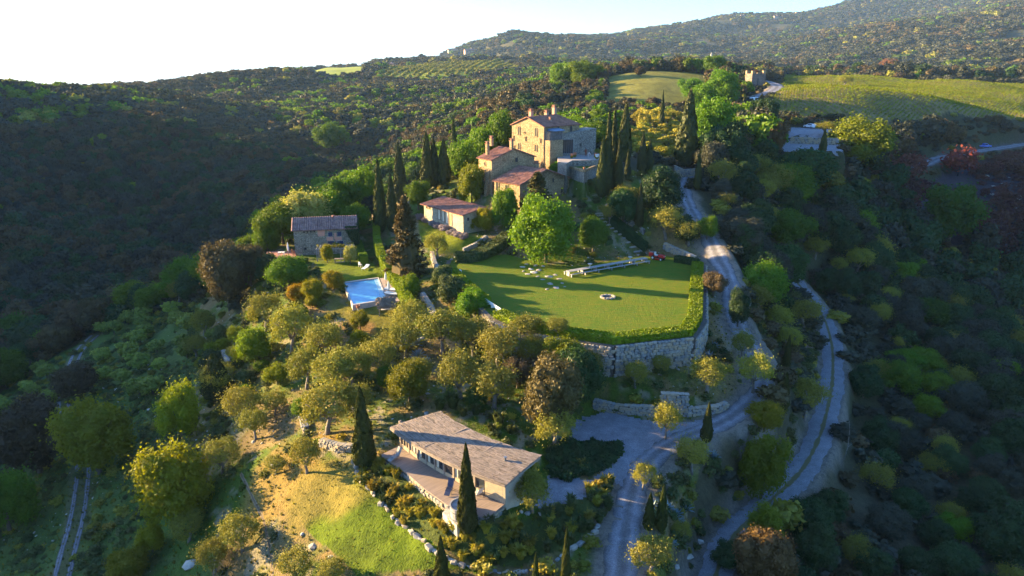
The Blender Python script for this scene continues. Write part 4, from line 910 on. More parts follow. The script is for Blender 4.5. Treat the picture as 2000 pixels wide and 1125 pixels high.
order=np.argsort(-proj_size)
GK={'w_oak':'oak','w_brown':'oak','w_green':'leafy','w_deep':'leafy','w_olive':'olive','w_burnt':'burnt'}
cap={'oak':235,'leafy':225,'olive':120,'burnt':140}; cnt={k_:0 for k_ in cap}
inf=(px>-40)&(px<2040)&(py>0)&(py<1180)
DESC={'w_oak':'dark holm oak','w_brown':'brown holm oak','w_green':'bright leafy tree','w_deep':'dark leafy tree','w_olive':'grey green olive','w_burnt':'reddish burnt tree'}
FULL={'w_oak':'oak','w_brown':'brownoak','w_green':'leafy','w_deep':'deep','w_olive':'olive','w_burnt':'burnt'}
LM=[(1500,640,'beside the lower gravel track'),(1640,760,'just right of the lower track'),(1430,500,'along the drive above the lawn wall'),(1700,560,'in the wood opposite the lawn'),(1800,800,'low in the shaded wood'),(1900,1000,'in the shade at the lower frame corner'),(1700,1000,'where the lower track turns'),
 (1850,600,'in the wood under the burnt slope'),(1650,430,'in the shaded wood below the parking'),(1850,380,'on the burnt slope'),(1950,650,'at the frame edge under the burnt slope'),(1950,800,'at the frame edge in the shaded wood'),(1850,250,'on the bank under the vineyard'),(1470,350,'between the drive head and the parking'),
 (100,600,'at the foot of the shaded hill'),(300,560,'in the shaded valley bottom'),(450,480,'behind the brown rim oak'),(100,450,'on the lower shaded hillside'),(300,400,'on the middle of the shaded hillside'),(550,380,'on the shaded slope behind the farmhouse'),(620,330,'on the nose of the shaded hill'),(100,300,'high on the shaded hill'),
 (750,320,'in the wood above the tall pool cypresses'),(850,300,'in the wood above the cottage'),(900,240,'on the bright slope behind the castle'),(1000,200,'on the wooded ridge above the castle roof'),(1100,220,'right behind the castle'),(1200,210,'on the ridge between castle and clearing'),(1300,180,'near the clearing'),(1420,180,'on the ridge beside the ruin'),(1440,250,'between the olive garden and the parking'),(700,240,'in the sunlit valley wood'),(20,900,'at the frame edge below the valley mouth'),(80,700,'at the valley mouth')]
lmx=np.array([l[0] for l in LM]); lmy=np.array([l[1] for l in LM])
rest=[]
for i in order:
    K=GK[kind[i]]
    if inf[i] and cnt[K]<cap[K] and r[i]<420:
        cnt[K]+=1
        j=int((((lmx-px[i]))**2+((lmy-py[i])*1.5)**2).argmin()); 
        size='small ' if sz[i]<4.4 else ('big ' if sz[i]>7.4 else ('' if sz[i]>5.6 else 'low '))
        dx_,dy_=px[i]-lmx[j],(py[i]-lmy[j])*1.4
        q_=('upper ' if dy_<-22 else ('lower ' if dy_>22 else ''))+('left' if dx_<-30 else ('right' if dx_>30 else ''))
        q_={'':'at its middle','upper ':'near its top','lower ':'near its bottom'}.get(q_,'on its '+q_+' side')
        lb=size+DESC[kind[i]]+' '+LM[j][2]+', '+q_
        if len(lb.split())>16: lb=lb.replace(', '+q_,' '+q_.split()[-2 if 'side' in q_ else -1]+('' if 'side' not in q_ else ' side')); lb=' '.join(lb.split()[:16])
        nm,cat=NAMES[FULL[kind[i]]]; p=Vector((x[i],y[i],z[i]-.2)); gp=DESC[kind[i]]+'s '+LM[j][2]
        if r[i]<185: plant(FULL[kind[i]],nm,lb,cat,p,sz[i]*1.05,hh[i],group=gp)
        else: solo(kind[i],nm,lb,cat,p,sz[i],hh[i],group=gp)
    else: rest.append(i)
WK=['w_oak','w_brown','w_green','w_deep','w_olive','w_burnt']
protos=[m_ for k_ in WK for m_ in PROTO[k_]]; start={}; q=0
for k_ in WK: start[k_]=(q,len(PROTO[k_])); q+=len(PROTO[k_])
rest=np.array(rest); pk=np.array([start[kind[i]][0]+random.randrange(start[kind[i]][1]) for i in rest])
for sel,nm,lb in ((px[rest]<700,'woodland','dense dark wood over the shaded left hill and valley'),(px[rest]>=700,'woodland','mixed wood over the ridge behind the castle and the right slope')):
    s=rest[sel]; scatter(nm,lb,np.stack([x[s],y[s],z[s]-.3],-1),np.stack([sz[s],sz[s],hh[s]],-1),protos,pk[sel])
# under-storey filling the gaps between crowns
FK=['f_oak','f_brown','f_green','f_olive']; fprot=[m_ for k_ in FK for m_ in PROTO[k_]]; fst={}; q=0
for k_ in FK: fst[k_]=(q,len(PROTO[k_])); q+=len(PROTO[k_])
def far_band(r0,r1,sp,s0,s1,name,lb,a0=-41,a1=41,hz=.8,under=False):
    x,y=cand(r0,r1,sp,a0,a1); k=free(x,y,-2.2 if under else 0); x,y=x[k],y[k]; z=H(x,y); k=visible(x,y,z+s1); x,y,z=x[k],y[k],z[k]
    if not under: 
        k=vnoise(x,y,130,66)*.6+vnoise(x,y,50,67)*.4; kp=(k<.74)|(y<900); x,y,z=x[kp],y[kp],z[kp]
    if under:
        k=~inpoly(x,y,BURN)&(np.hypot(x,y)>60); x,y,z=x[k],y[k],z[k]
    n=vnoise(x,y,70,61)*.6+vnoise(x,y,200,62)*.4; u=rng.random(len(x))
    kd=np.where(u<.68,'f_oak','f_brown').astype(object); kd[(n>.58)&(u>.6)]='f_green'; kd[(n<.36)&(u>.5)]='f_green' if not under else 'f_oak'; kd[u>.95]='f_olive'; kd[(y>1000)&(kd=='f_green')&(rng.random(len(x))<.6)]='f_oak'
    pk=np.array([fst[a][0]+random.randrange(fst[a][1]) for a in kd]); s=rng.uniform(s0,s1,len(x))*(.7+.6*vnoise(x,y,90,58))
    scatter(name,lb,np.stack([x,y,z-.1*s],-1),np.stack([s,s,s*hz*rng.uniform(.75,1.1,len(s))],-1),fprot,pk)
    return len(x)
print('bands', len(rest), far_band(50,480,4.2,2.6,4.2,'undergrowth','low scrub filling the gaps between the woodland trees',under=True,hz=.7),
 far_band(480,1050,7.5,7,11,'woodland','sunlit wood rolling over the far ridges'),
 far_band(1050,3600,14,8,22,'woodland','hazy wood covering the distant mountain flanks',hz=.62))
# olive garden above the castle and rows in the far orchard
X,Y=np.meshgrid(np.arange(20,110,5.2),np.arange(155,265,5.2),indexing='ij'); X=(X+rng.uniform(-1,1,X.shape)).ravel(); Y=(Y+rng.uniform(-1,1,Y.shape)).ravel()
k=inpoly(X,Y,OLIVEF)
for a,b in zip(X[k],Y[k]):
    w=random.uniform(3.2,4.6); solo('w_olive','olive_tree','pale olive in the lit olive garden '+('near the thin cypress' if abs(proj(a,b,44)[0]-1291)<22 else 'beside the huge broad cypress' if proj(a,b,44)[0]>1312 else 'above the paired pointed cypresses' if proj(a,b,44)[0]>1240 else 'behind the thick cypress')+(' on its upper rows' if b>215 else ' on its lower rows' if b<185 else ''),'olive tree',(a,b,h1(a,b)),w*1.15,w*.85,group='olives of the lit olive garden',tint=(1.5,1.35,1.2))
pts=[]
for i in range(22):
    for j in range(26):
        p=Vector((-200+i*12+j*1.5,860+j*13+i*2,0))
        if not inpoly(np.array([p.x]),np.array([p.y]),FIELDS[1])[0]: continue
        pts.append((p.x+random.uniform(-.8,.8),p.y+random.uniform(-.8,.8),h1(p.x,p.y)-.3))
s=rng.uniform(5,6.4,len(pts)); scatter('orchard','rows of pale olive trees in the far orchard',pts,np.stack([s,s,s*.8],-1),PROTO['f_olive'],rng.integers(0,2,len(pts)))

# treeline beyond the vineyard
tl=[tuple(pY(*a)) for a in [(1500,150,610),(1530,148,640),(1650,151,618),(1850,160,562),(2000,163,545),(2140,166,535)]]
for rowi in range(3):
    Pd=dense([Vector(t) for t in tl],9-rowi)
    for i,p in enumerate(Pd):
        x_,y_=p.x+random.uniform(-3,3),p.y+6+rowi*9+random.uniform(-3,3); kd=random.choice(['w_oak','w_oak','w_deep','w_brown'])
        w=random.uniform(9,14); solo(kd,'holm_oak' if kd!='w_deep' else 'leafy_tree','dark rounded tree in the treeline closing off the vineyard','oak tree' if kd!='w_deep' else 'tree',(x_,y_,h1(x_,y_)-.5),w,w*random.uniform(.8,1.1),group='trees of the line beyond the vineyard')
# young olives and scrub on the shaded terraces at the left
TZ=wpoly([(350,600),(420,590),(430,700),(330,760),(200,860),(0,900),(0,800),(70,720),(160,660)])
x,y=cand(60,175,6.4); k=inpoly(x,y,TZ); x,y=x[k],y[k]
for a,b in zip(x,y):
    Q=np.array([tuple(p)[:2] for p in DTR]); 
    if np.sqrt(((Q-np.array([a,b]))**2).sum(1).min())<2.2: continue
    if min(math.hypot(a-c[0],b-c[1])-c[2]*.4 for c in PLACED)<1: continue
    w=random.uniform(2.8,4.2); px_,py_=proj(a,b,h1(a,b)); 
    wh=('below the brown rim oak' if px_>330 and py_<640 else 'at the valley edge' if py_<650 else 'by the top of the old track' if py_<720 else 'above the dark oak on the track' if py_<790 and px_<200 else 'beside the two shaded rocks' if py_<800 else 'near the big shaded oaks')
    wh+=(' far left' if px_<110 else ', left of the track' if px_<160 else ', right of the track' if px_<260 else ', towards the sunny rim')
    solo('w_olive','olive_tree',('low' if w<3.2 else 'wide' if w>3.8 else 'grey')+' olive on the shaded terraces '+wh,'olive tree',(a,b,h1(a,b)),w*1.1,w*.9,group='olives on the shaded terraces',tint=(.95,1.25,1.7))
GZ=wpoly([(470,640),(560,600),(640,660),(760,680),(860,660),(1000,700),(1080,760),(960,800),(800,770),(640,800),(560,840),(420,800),(380,700)])
x,y=cand(60,130,3.9); k=inpoly(x,y,GZ); x,y=x[k],y[k]; q_=0
for a,b in zip(x,y):
    if min(math.hypot(a-c[0],b-c[1])-c[2]*.45 for c in PLACED)<1.1: continue
    z_=h1(a,b); px_,py_=proj(a,b,z_); w=random.uniform(2.2,3.4); kd=random.choice(['olive','olive','yellow','shrub','leafy']); nm,cat=NAMES[kd]
    PLACED.append((a,b,w))
    row='uphill under the pool garden' if py_<690 else ('in the middle rows' if py_<755 else 'on the lowest row above the modern house')
    colm='at the valley rim' if px_<500 else 'beside the grassy strip' if px_<600 else 'in the left part of the grove' if px_<720 else 'around the agaves' if px_<860 else 'under the lawn wall'
    plant(kd,nm,{'olive':'small silvery olive','yellow':'young yellow green tree','shrub':'dark rounded shrub','leafy':'young bright green tree'}[kd]+' '+colm+', '+row,cat,Vector((a,b,z_)),w,w*random.uniform(.8,1.1),group='young trees and shrubs between the olives'); q_+=1
# scrub, tufts and stones all over the knoll
KZ=KNOLL
def knoll_pts(sp,excl,r1=175):
    x,y=cand(38,r1,sp,-44,30); k=inpoly(x,y,KZ)
    for P,mg in excl: k&=~inpoly(x,y,P); 
    for P,w in ((DR1,2.4),(DR2,2.4)):
        Q=np.array([tuple(p)[:2] for p in P[::3]]); i=np.nonzero(k)[0]
        k[i]&=np.sqrt(((x[i][:,None]-Q[None,:,0])**2+(y[i][:,None]-Q[None,:,1])**2).min(1))>w
    return x[k],y[k]
HOUSEZ=[pz(*a) for a in [(742,889,24),(783,865,24),(870,825,24),(1040,905,24),(1000,975,24),(950,1014,24),(870,1000,24)]]
CASTZ=[(-9,143),(-3,129),(2,128),(13,138),(20,140),(22,160),(8,168),(-4,158)]
COTZ=[(-19,137),(-9,122.5),(-3.5,128),(-13,141)]; FARMZ=[(-47,134),(-47,120),(-28,120),(-28,134)]
EX=[(LAWN,0),(POOL,0),(POOLDECK,0),(HOUSEZ,0),(FORE,0),(CASTZ,0),(LAWN2,0),(LAWN3,0),(COTZ,0),(FARMZ,0),(TOWER,0)]
sc=[crown_mesh('sc%d'%i,m_,900+i,150,.1,ncl=6,rc=.3,zc=.3,rz=.45,rx=.4,core=True,loose=.25) for i,m_ in enumerate([M_scrub,M_scrub,M_olive,M_grass,M_gold])]
x,y=knoll_pts(2.1,EX+[(MEAD,0),(BED,0),(LAWN4,0)]); n=vnoise(x,y,8,71); k=(n>.52)|(rng.random(len(x))<.12); x,y=x[k],y[k]
s=rng.uniform(.5,1.7,len(x)); pk=rng.choice(5,len(x),p=[.3,.3,.2,.15,.05]); scatter('scrub','low wild bushes and weeds over the stony slopes',np.stack([x,y,H(x,y)-.05],-1),np.stack([s,s,s*.7],-1),sc,pk)
def tuft(name,mat,n,seed,h=1.,sp=.5):
    rg=np.random.default_rng(seed); th=rg.uniform(0,6.28,n); r0=rg.uniform(0,.22,n); l=rg.uniform(.4,1,n)
    b=np.stack([np.cos(th)*r0,np.sin(th)*r0,np.zeros(n)],-1); d=np.stack([np.cos(th),np.sin(th),np.zeros(n)],-1); sdir=np.stack([-np.sin(th),np.cos(th),np.zeros(n)],-1)
    out=(sp*rg.uniform(.3,1,n)*l)[:,None]; m=b+d*out*.45+np.array([0,0,1])*(l*h*.75)[:,None]; t=b+d*out+np.array([0,0,1])*(l*h*rg.uniform(.6,1,n))[:,None]; w=.05
    V=np.stack([b-sdir*w*.5,b+sdir*w*.5,m+sdir*w,m-sdir*w,t],1).reshape(-1,3); i=np.arange(n)*5
    return npmesh(name,V,np.stack([i,i+1,i+2,i+3],-1),mat,np.stack([i+3,i+2,i+4],-1))
tf=[tuft('t%d'%i,m_,26,i) for i,m_ in enumerate([M_grass,M_grass,M_gold,M_scrub])]
x,y=knoll_pts(.75,[(LAWN,0),(POOL,0),(POOLDECK,0),(HOUSEZ,0),(FORE,0),(CASTZ,0),(COTZ,0),(FARMZ,0),(LAWN2,0),(LAWN3,0)],125); s=rng.uniform(.1,.34,len(x)); 
mm=inpoly(x,y,MEAD)|inpoly(x,y,LAWN4); s=np.where(mm,s*.5,s); scatter('grass','rough meadow grass on the sunny slopes',np.stack([x,y,H(x,y)],-1),np.stack([s*1.3,s*1.3,s],-1),tf,rng.choice(4,len(x),p=[.5,.3,.08,.12]),tilt=.15)
def rockmesh(name,seed,mat,sub=1,sq=(1,1,.7)):
    V,Tt=ico(sub+0); rg=np.random.default_rng(seed); V=V*np.array(sq)*.5
    for _ in range(5):
        d=randdir(1,rg)[0]; k=V@d; lim=rg.uniform(.22,.36); V=V-np.outer(np.clip(k-lim,0,None),d)
    V=V*(1+rg.uniform(-.1,.1,(len(V),1))); return npmesh(name,V,None,mat,Tt)
RK=[rockmesh('rock%d'%i,i,M_rock if i%2 else M_rockl) for i in range(5)]
x,y=knoll_pts(1.5,EX+[(MEAD,0),(BED,0),(LAWN4,0)],150); n=vnoise(x,y,6,81); k=(n>.62)|(rng.random(len(x))<.05); x,y=x[k],y[k]
s=rng.gamma(2.2,.11,len(x)).clip(.1,.9); scatter('stones','loose limestone rubble on the olive slopes',np.stack([x,y,H(x,y)],-1),np.stack([s,s,s*.8],-1),RK,rng.integers(0,5,len(x)),tilt=.4)
# vines in rows
vr=[]
dirv=Vector((-.5,1,0)).normalized(); side=Vector((dirv.y,-dirv.x,0))
xs=[p[0] for p in VINE]; ys=[p[1] for p in VINE]
a=np.arange(-500,700,3.4); b=np.arange(-350,700,1.5); A_,B_=np.meshgrid(a,b,indexing='ij')
X=150+side.x*A_+dirv.x*B_+rng.normal(0,.1,A_.shape); Y=250+side.y*A_+dirv.y*B_; X,Y=X.ravel(),Y.ravel(); k=inpoly(X,Y,VINE)
lone=hit(1649,168); k&=np.hypot(X-lone.x,(Y-lone.y)*.6)>7; X,Y=X[k],Y[k]
M_vine=leafmat('vine_leaves',(.2,.22,.012),(.13,.16,.012),.4,.02)
vm=[crown_mesh('v%d'%i,M_vine,950+i,46,.16,ncl=5,rc=.3,zc=.55,rz=.4,rx=.35,core=False,loose=.3) for i in range(3)]
s=rng.uniform(.7,1.15,len(X)); scatter('vines','rows of young vines across the vineyard',np.stack([X,Y,H(X,Y)-.05],-1),np.stack([s,s,s*.95],-1),vm,rng.integers(0,3,len(X)))
print('vines',len(X),'ind',cnt)

LZ=wpoly([(350,600),(430,640),(400,760),(330,900),(300,1000),(330,1124),(0,1124),(0,800),(70,720),(160,660)])
x,y=cand(40,165,1.15,-44,-12); k=inpoly(x,y,LZ); x,y=x[k],y[k]; Q_=np.array([tuple(p)[:2] for p in DTR[::2]]); k=np.sqrt(((x[:,None]-Q_[None,:,0])**2+(y[:,None]-Q_[None,:,1])**2).min(1))>1.5; x,y=x[k],y[k]
n=vnoise(x,y,5,95); k=n>.35; x,y=x[k],y[k]; s=rng.uniform(.35,1.15,len(x)); lzm=leafmat('pale_weeds',(.1,.125,.045),(.07,.095,.03),.3,.02)
lz=[crown_mesh('lz%d'%i,m_,990+i,130,.11,ncl=6,rc=.3,zc=.25,rz=.4,rx=.42,core=(i!=1),loose=.35) for i,m_ in enumerate([lzm,lzm,M_scrub,M_olive])]
scatter('weeds','pale weeds and brambles over the shaded olive terraces',np.stack([x,y,H(x,y)-.05],-1),np.stack([s,s,s*.55],-1),lz,rng.choice(4,len(x),p=[.45,.25,.2,.1]))
# ------------------------------------------------------------------ building helpers
def V2(p): return Vector((p[0],p[1],0))
def onwall(px,py,A,B):
    a,b,d=ray(px,py); A=V2(A);B=V2(B); n=Vector((-(B-A).y,(B-A).x,0)); t=A.dot(n)/(a*n.x+b*n.y)
    return Vector((a*t,b*t,CAMZ+d*t))
def outn(A,B,inside):
    A=V2(A);B=V2(B); n=Vector((-(B-A).y,(B-A).x,0)).normalized()
    return n if (V2(inside)-A).dot(n)<0 else -n
def outline(w,h,arch,k=7):
    if not arch: return [(-w/2,0),(w/2,0),(w/2,h),(-w/2,h)]
    r=w/2; return [(-r,0),(r,0)]+[(r*math.cos(t),h-r+r*math.sin(t)) for t in [math.pi*i/k for i in range(k+1)]]
def plate(mb,c,u,n,pts,d0,d1):
    """flat shape pts (u, up) on a wall at c, from d0 to d1 outward"""
    up=Vector((0,0,1)); P=[c+u*a+up*b for a,b in pts]; k=len(P)
    ar=sum(pts[i][0]*pts[(i+1)%k][1]-pts[(i+1)%k][0]*pts[i][1] for i in range(k))
    mb.add([p+n*d0 for p in P]+[p+n*d1 for p in P],[tuple(range(k,2*k)),tuple(range(k-1,-1,-1))]+[(i,(i+1)%k,k+(i+1)%k,k+i) for i in range(k)])
def frame(mb,c,u,n,pin,t,d):
    up=Vector((0,0,1)); k=len(pin); cx=sum(p[0] for p in pin)/k; cy=sum(p[1] for p in pin)/k
    w=max(p[0] for p in pin); h=max(p[1] for p in pin)
    po=[((a-cx)*(w+t)/w+cx,(b-h/2)*(h/2+t)/(h/2)+h/2) for a,b in pin]
    I=[c+u*a+up*b for a,b in pin]; O=[c+u*a+up*b for a,b in po]
    V=[p+n*d for p in I]+[p+n*d for p in O]+[p for p in I]+[p for p in O]
    F=[]
    for i in range(k):
        j=(i+1)%k; F+=[(i,j,k+j,k+i),(k+i,k+j,3*k+j,3*k+i),(j,i,2*k+i,2*k+j)]
    mb.add(V,F)
def window(par,px,py,A,B,inside,w,h,arch=False,mf=None,mp=None,name='window',t=.12,sash=0):
    c=onwall(px,py,A,B)-Vector((0,0,h/2)); n=outn(A,B,inside); u=Vector((-n.y,n.x,0)); pts=outline(w,h,arch)
    mb=MB(); frame(mb,c,u,n,pts,t,.09); f=mb.obj(name,mf or M_stone,par)
    q=MB(); plate(q,c,u,n,pts,.002,.025); q.obj('pane' if name!='door' else 'door_panel',mp or M_dark,f)
    if sash:
        s=MB(); 
        for k in range(1,sash+1): 
            x=-w/2+w*k/(sash+1); s.beam(c+u*x+n*.05,c+u*x+n*.05+Vector((0,0,h)),.05)
        s.obj('glazing_bar',mf or M_wood,f)
    return f
def tileroof(par,a,b,c,d,mat,pitch=.28,amp=.06,over=.35,name='roof',thick=.14):
    """a-b eave, d-c ridge"""
    a,b,c,d=[Vector(p) for p in (a,b,c,d)]
    e=(b-a).normalized(); s=((a+b)/2-(c+d)/2).normalized()
    a=a-e*over+s*over; b=b+e*over+s*over; 
    if (c-d).length>.3: d=d-e*over; c=c+e*over
    nrm=e.cross(-s).normalized(); nrm = nrm if nrm.z>0 else -nrm
    n=max(4,int((b-a).length/pitch)); V=[];F=[]; m=max(2,int((d-a).length/.45)); prof=[(0,0),(.18,.75),(.42,1),(.66,.75),(.84,0)]
    rj=np.random.default_rng(int(abs(a.x*100))%1000+n)
    cols=[(i+q,zz) for i in range(n) for q,zz in prof]+[(n,0)]
    for u,zz in cols:
        u/=n; p0=a.lerp(b,u); p1=d.lerp(c,u); 
        for j in range(m+1): V.append(p0.lerp(p1,j/m)+nrm*(amp*zz+rj.uniform(-.012,.012)+thick))
    for i in range(len(cols)-1):
        for j in range(m): F.append((i*(m+1)+j,(i+1)*(m+1)+j,(i+1)*(m+1)+j+1,i*(m+1)+j+1))
    mb=MB(); mb.add(V,F); mb.add([p+nrm*k for k in (0,thick-.01) for p in (a,b,c,d)],[(3,2,1,0),(4,5,6,7),(0,1,5,4),(1,2,6,5),(2,3,7,6),(3,0,4,7)])
    return mb.obj(name,mat,par)
def chimney(par,p,w,h,mat=None,cap=True):
    mb=MB(); mb.box((p[0],p[1],p[2]+h/2),(w,w,h),rz=.75); o=mb.obj('chimney',mat or M_stone,par)
    c=MB(); c.box((p[0],p[1],p[2]+h+.07),(w*1.3,w*1.3,.12),rz=.75); c.box((p[0],p[1],p[2]+h+.3),(w*.75,w*.75,.32),rz=.75); c.box((p[0],p[1],p[2]+h+.5),(w*1.2,w*1.2,.08),rz=.75); c.obj('chimney_cap',M_tile,o); return o

# ------------------------------------------------------------------ the castle on the ridge
M_chim=plain('pink_brick',(.42,.25,.17),(.34,.2,.14),3,.9)
cas=thing('castle','golden stone castle house with tall gable end, tiled roofs and lower wings on the ridge','castle',(4,150,38))
inv=Matrix.Translation(cas.location).inverted()
def own(root):
    """children built in world coordinates keep their place under the thing"""
    for ch in root.children: ch.matrix_parent_inverse=Matrix.Translation(root.location).inverted() if root.rotation_euler.z==0 else root.matrix_world.inverted()
A_=(0,155);B_=(6.8,148);C_=(15.1,156.1);D_=(8.3,163.1);AP=(3.4,151.55); ctr=(7.5,155.5)
mb=MB(); mb.prism([A_,AP,B_,C_,D_],[36,36,36,36,36],[48.9,50.7,48.9,48.95,48.95]); mb.obj('wall',M_stone,cas)
r1=Vector((3.4,151.5,50.75)); r2=Vector((9.9,157.85,50.9))
tileroof(cas,(6.8,148,48.95),(15.1,156.1,48.95),r2,r1,M_tile); tileroof(cas,(0,155,48.95),(8.3,163.1,48.95),r2,r1,M_tile)
tileroof(cas,(15.1,156.1,48.95),(8.3,163.1,48.95),r2+Vector((.02,0,0)),r2,M_tile)
for px,py,w,h in [(1013.8,255.3,.6,1.75),(1047,258,.6,1.75),(1014,285.6,.65,1.35),(1046.6,289,.65,1.35)]: window(cas,px,py,A_,B_,ctr,w,h,True,M_stone,M_dark)
for px,py,w,h in [(1003.6,270,.28,1),(1026.5,271,.25,.9),(1055.8,275,.25,.9),(1024,259,.3,.35),(1005,287,.25,.7)]: window(cas,px,py,A_,B_,ctr,w,h,False,M_stone,M_dark,t=.06)
for px,py in [(1115,253),(1090,255)]: window(cas,px,py,B_,C_,ctr,.7,1.7,True,M_stone,M_dark)
for px,py,Y_,h in [(1037,231,155,1.5),(1082.5,224,158.5,1.6),(1067.5,229,156,1.0),(1074.5,239,152.5,.6)]:
    p=pY(px,py,Y_); chimney(cas,(p.x,p.y,p.z-.6),.75 if h>.7 else .55,h+.6,M_chim)
# protruding stair block and glazed balcony
nBC=outn(B_,C_,ctr); uBC=(V2(C_)-V2(B_)).normalized(); Bv=V2(B_)
def bc(u,o): q=Bv+uBC*u+nBC*o; return (q.x,q.y)
mb=MB(); mb.prism([bc(.15,.0),bc(.15,1.7),bc(4.3,1.7),bc(4.3,0)],37,46.2); mb.obj('stair_block',M_stone,cas)
mb=MB()
for k in range(13):
    q=Bv+uBC*(.25+k*.33)+nBC*1.55; mb.beam((q.x,q.y,46.2),(q.x,q.y,48.0),.09)
for k in range(5):
    q=Bv+uBC*.25+nBC*(.1+k*.36); mb.beam((q.x,q.y,46.2),(q.x,q.y,48.0),.09)
bal=mb.obj('balcony_frame',M_greywood,cas)
mb=MB(); mb.prism([bc(.3,.05),bc(.3,1.5),bc(4.2,1.5),bc(4.2,.05)],46.25,47.9); mb.obj('glass',M_glass,bal)
M_bluer=plain('blue_zinc',(.13,.2,.3),(.1,.16,.25),2,.45)
mb=MB(); mb.prism([bc(1.1,.02),bc(1.1,2.0),bc(4.5,2.0),bc(4.5,.02)],48.05,[48.55,48.2,48.2,48.55]); mb.obj('canopy_roof',M_bluer,cas)
# roofless extension with the large glazed arch, terrace in front
E1=pY(1097,303,151.6);E2=pY(1163,300,154.6); uE=(V2(E2)-V2(E1)).normalized(); nE=outn(E1,E2,(15,165)); 
def ex(u,o): q=V2(E1)+uE*u-nE*o; return (q.x,q.y)
LE=(E2-E1).length; zt=pY(1130,262,153.5).z
mb=MB(); mb.prism([ex(0,0),ex(LE*.3,0),ex(LE*.6,0),ex(LE*.62,0),ex(LE,0),ex(LE,5),ex(0,5)],37,[zt+.1,zt+.4,zt+.2,zt+.8,zt+1.2,zt+1.1,zt+.3]); mb.obj('wall',M_stoneg,cas)
window(cas,1109,286,E1,E2,(15,165),2.5,3.0,False,M_metal,M_glass,sash=4)
window(cas,1134,283,E1,E2,(15,165),.5,.7,False,M_stoneg,M_dark,t=.08)
TER=[pz(*a) for a in [(1088,305,42.5),(1100,302,42.5),(1163,298,42.5),(1174,302,42.5),(1176,312,42.5),(1118,313,42.5),(1106,319,42.5),(1090,315,42.5)]]
mb=MB(); mb.prism([(p.x,p.y) for p in TER],36,42.4); mb.obj('terrace_wall',M_stoneg,cas)
mb=MB(); mb.prism([(p.x,p.y) for p in TER],42.405,42.5); mb.obj('terrace_paving',plain('terrace_paving',(.34,.29,.26),(.27,.23,.2),1.5,.85),cas)
# walled bastion with its little lawn
TW=[(p.x,p.y) for p in TOWER]
mb=MB(); mb.prism(TW,33,41.15); mb.obj('bastion_wall',M_stoneg,cas)
mb=MB(); mb.prism([((x-14.6)*.9+14.6,(y-140)*.92+140) for x,y in TW],41.155,41.2); mb.obj('bastion_lawn',M_lawn,cas)
mb=MB()
for i in (4,0,1,2):
    a=TW[i%5];b=TW[(i+1)%5]
    if i==3: continue
    mb.beam((a[0],a[1],41.32),(b[0],b[1],41.32),.4,.5)
mb.obj('parapet',M_stone,cas)
for i in (0,1,2):
    t_=MB().lathe([(.14,0),(.22,.15),(.27,.45),(.3,.5),(.24,.5),(.1,.45)]); o=t_.obj('flower_pot',M_terra); o.location=(TW[i][0],TW[i][1],41.58); tag(o,['terracotta pot on the bastion corner nearest the lower wing','terracotta pot on the middle corner of the bastion parapet','terracotta pot on the bastion corner next to the cypresses'][i],'pot',group='pots on the bastion parapet')
window(cas,1122,366,TW[0],TW[1],(15,145),.9,2.2,False,M_stoneg,M_dark,name='door')
# middle wing
P_=(-6.9,142);Q_=(-4.1,138);R_w=(4.7,144.1);S_=(1.9,148.1);mQ=(.3,141.05);mP=(-2.5,145.05)
mb=MB(); mb.prism([P_,Q_,mQ,R_w,S_,mP],34.5,[43.2,43.2,45.1,43.2,43.2,45.1]); mb.obj('wall',M_stone,cas)
tileroof(cas,(*P_,43.2),(*Q_,43.2),(*mQ,45.1),(*mP,45.1),M_tile); 
e0=Vector((*R_w,43.2)); tileroof(cas,(*S_,43.2),e0,(*mQ,45.1),(*mP,45.1),M_tile)
window(cas,1008.5,312,Q_,R_w,(-1,143),.7,.9,False,M_stone,M_dark); window(cas,947.5,320,P_,Q_,(-1,143),.5,.8,True,M_stone,M_dark); window(cas,952,332,P_,Q_,(-1,143),.4,.6,False,M_stone,M_dark)
for px,py,Y_,h in [(952,298,140,1.7),(960,281,144.5,1.1),(999,292,141,1.7)]:
    p=pY(px,py,Y_); chimney(cas,(p.x,p.y,p.z-.4),.6,h+.4)
nPQ=outn(P_,Q_,(-1,143)); mb=MB(); uu=(V2(Q_)-V2(P_)).normalized()
for f in (.15,.75):
    c=V2(P_)+uu*f*4.9; a=c-uu*.5; b=c+uu*.5; o_=nPQ*1.4
    mb.add([(a.x,a.y,33),(b.x,b.y,33),(b.x+o_.x,b.y+o_.y,33),(a.x+o_.x,a.y+o_.y,33),(a.x,a.y,41.5),(b.x,b.y,41.5),(b.x+o_.x*.2,b.y+o_.y*.2,40.6),(a.x+o_.x*.2,a.y+o_.y*.2,40.6)],[(0,1,2,3),(4,7,6,5),(3,2,6,7),(1,5,6,2),(0,3,7,4),(0,4,5,1)])
mb.obj('buttress',M_stone,cas)
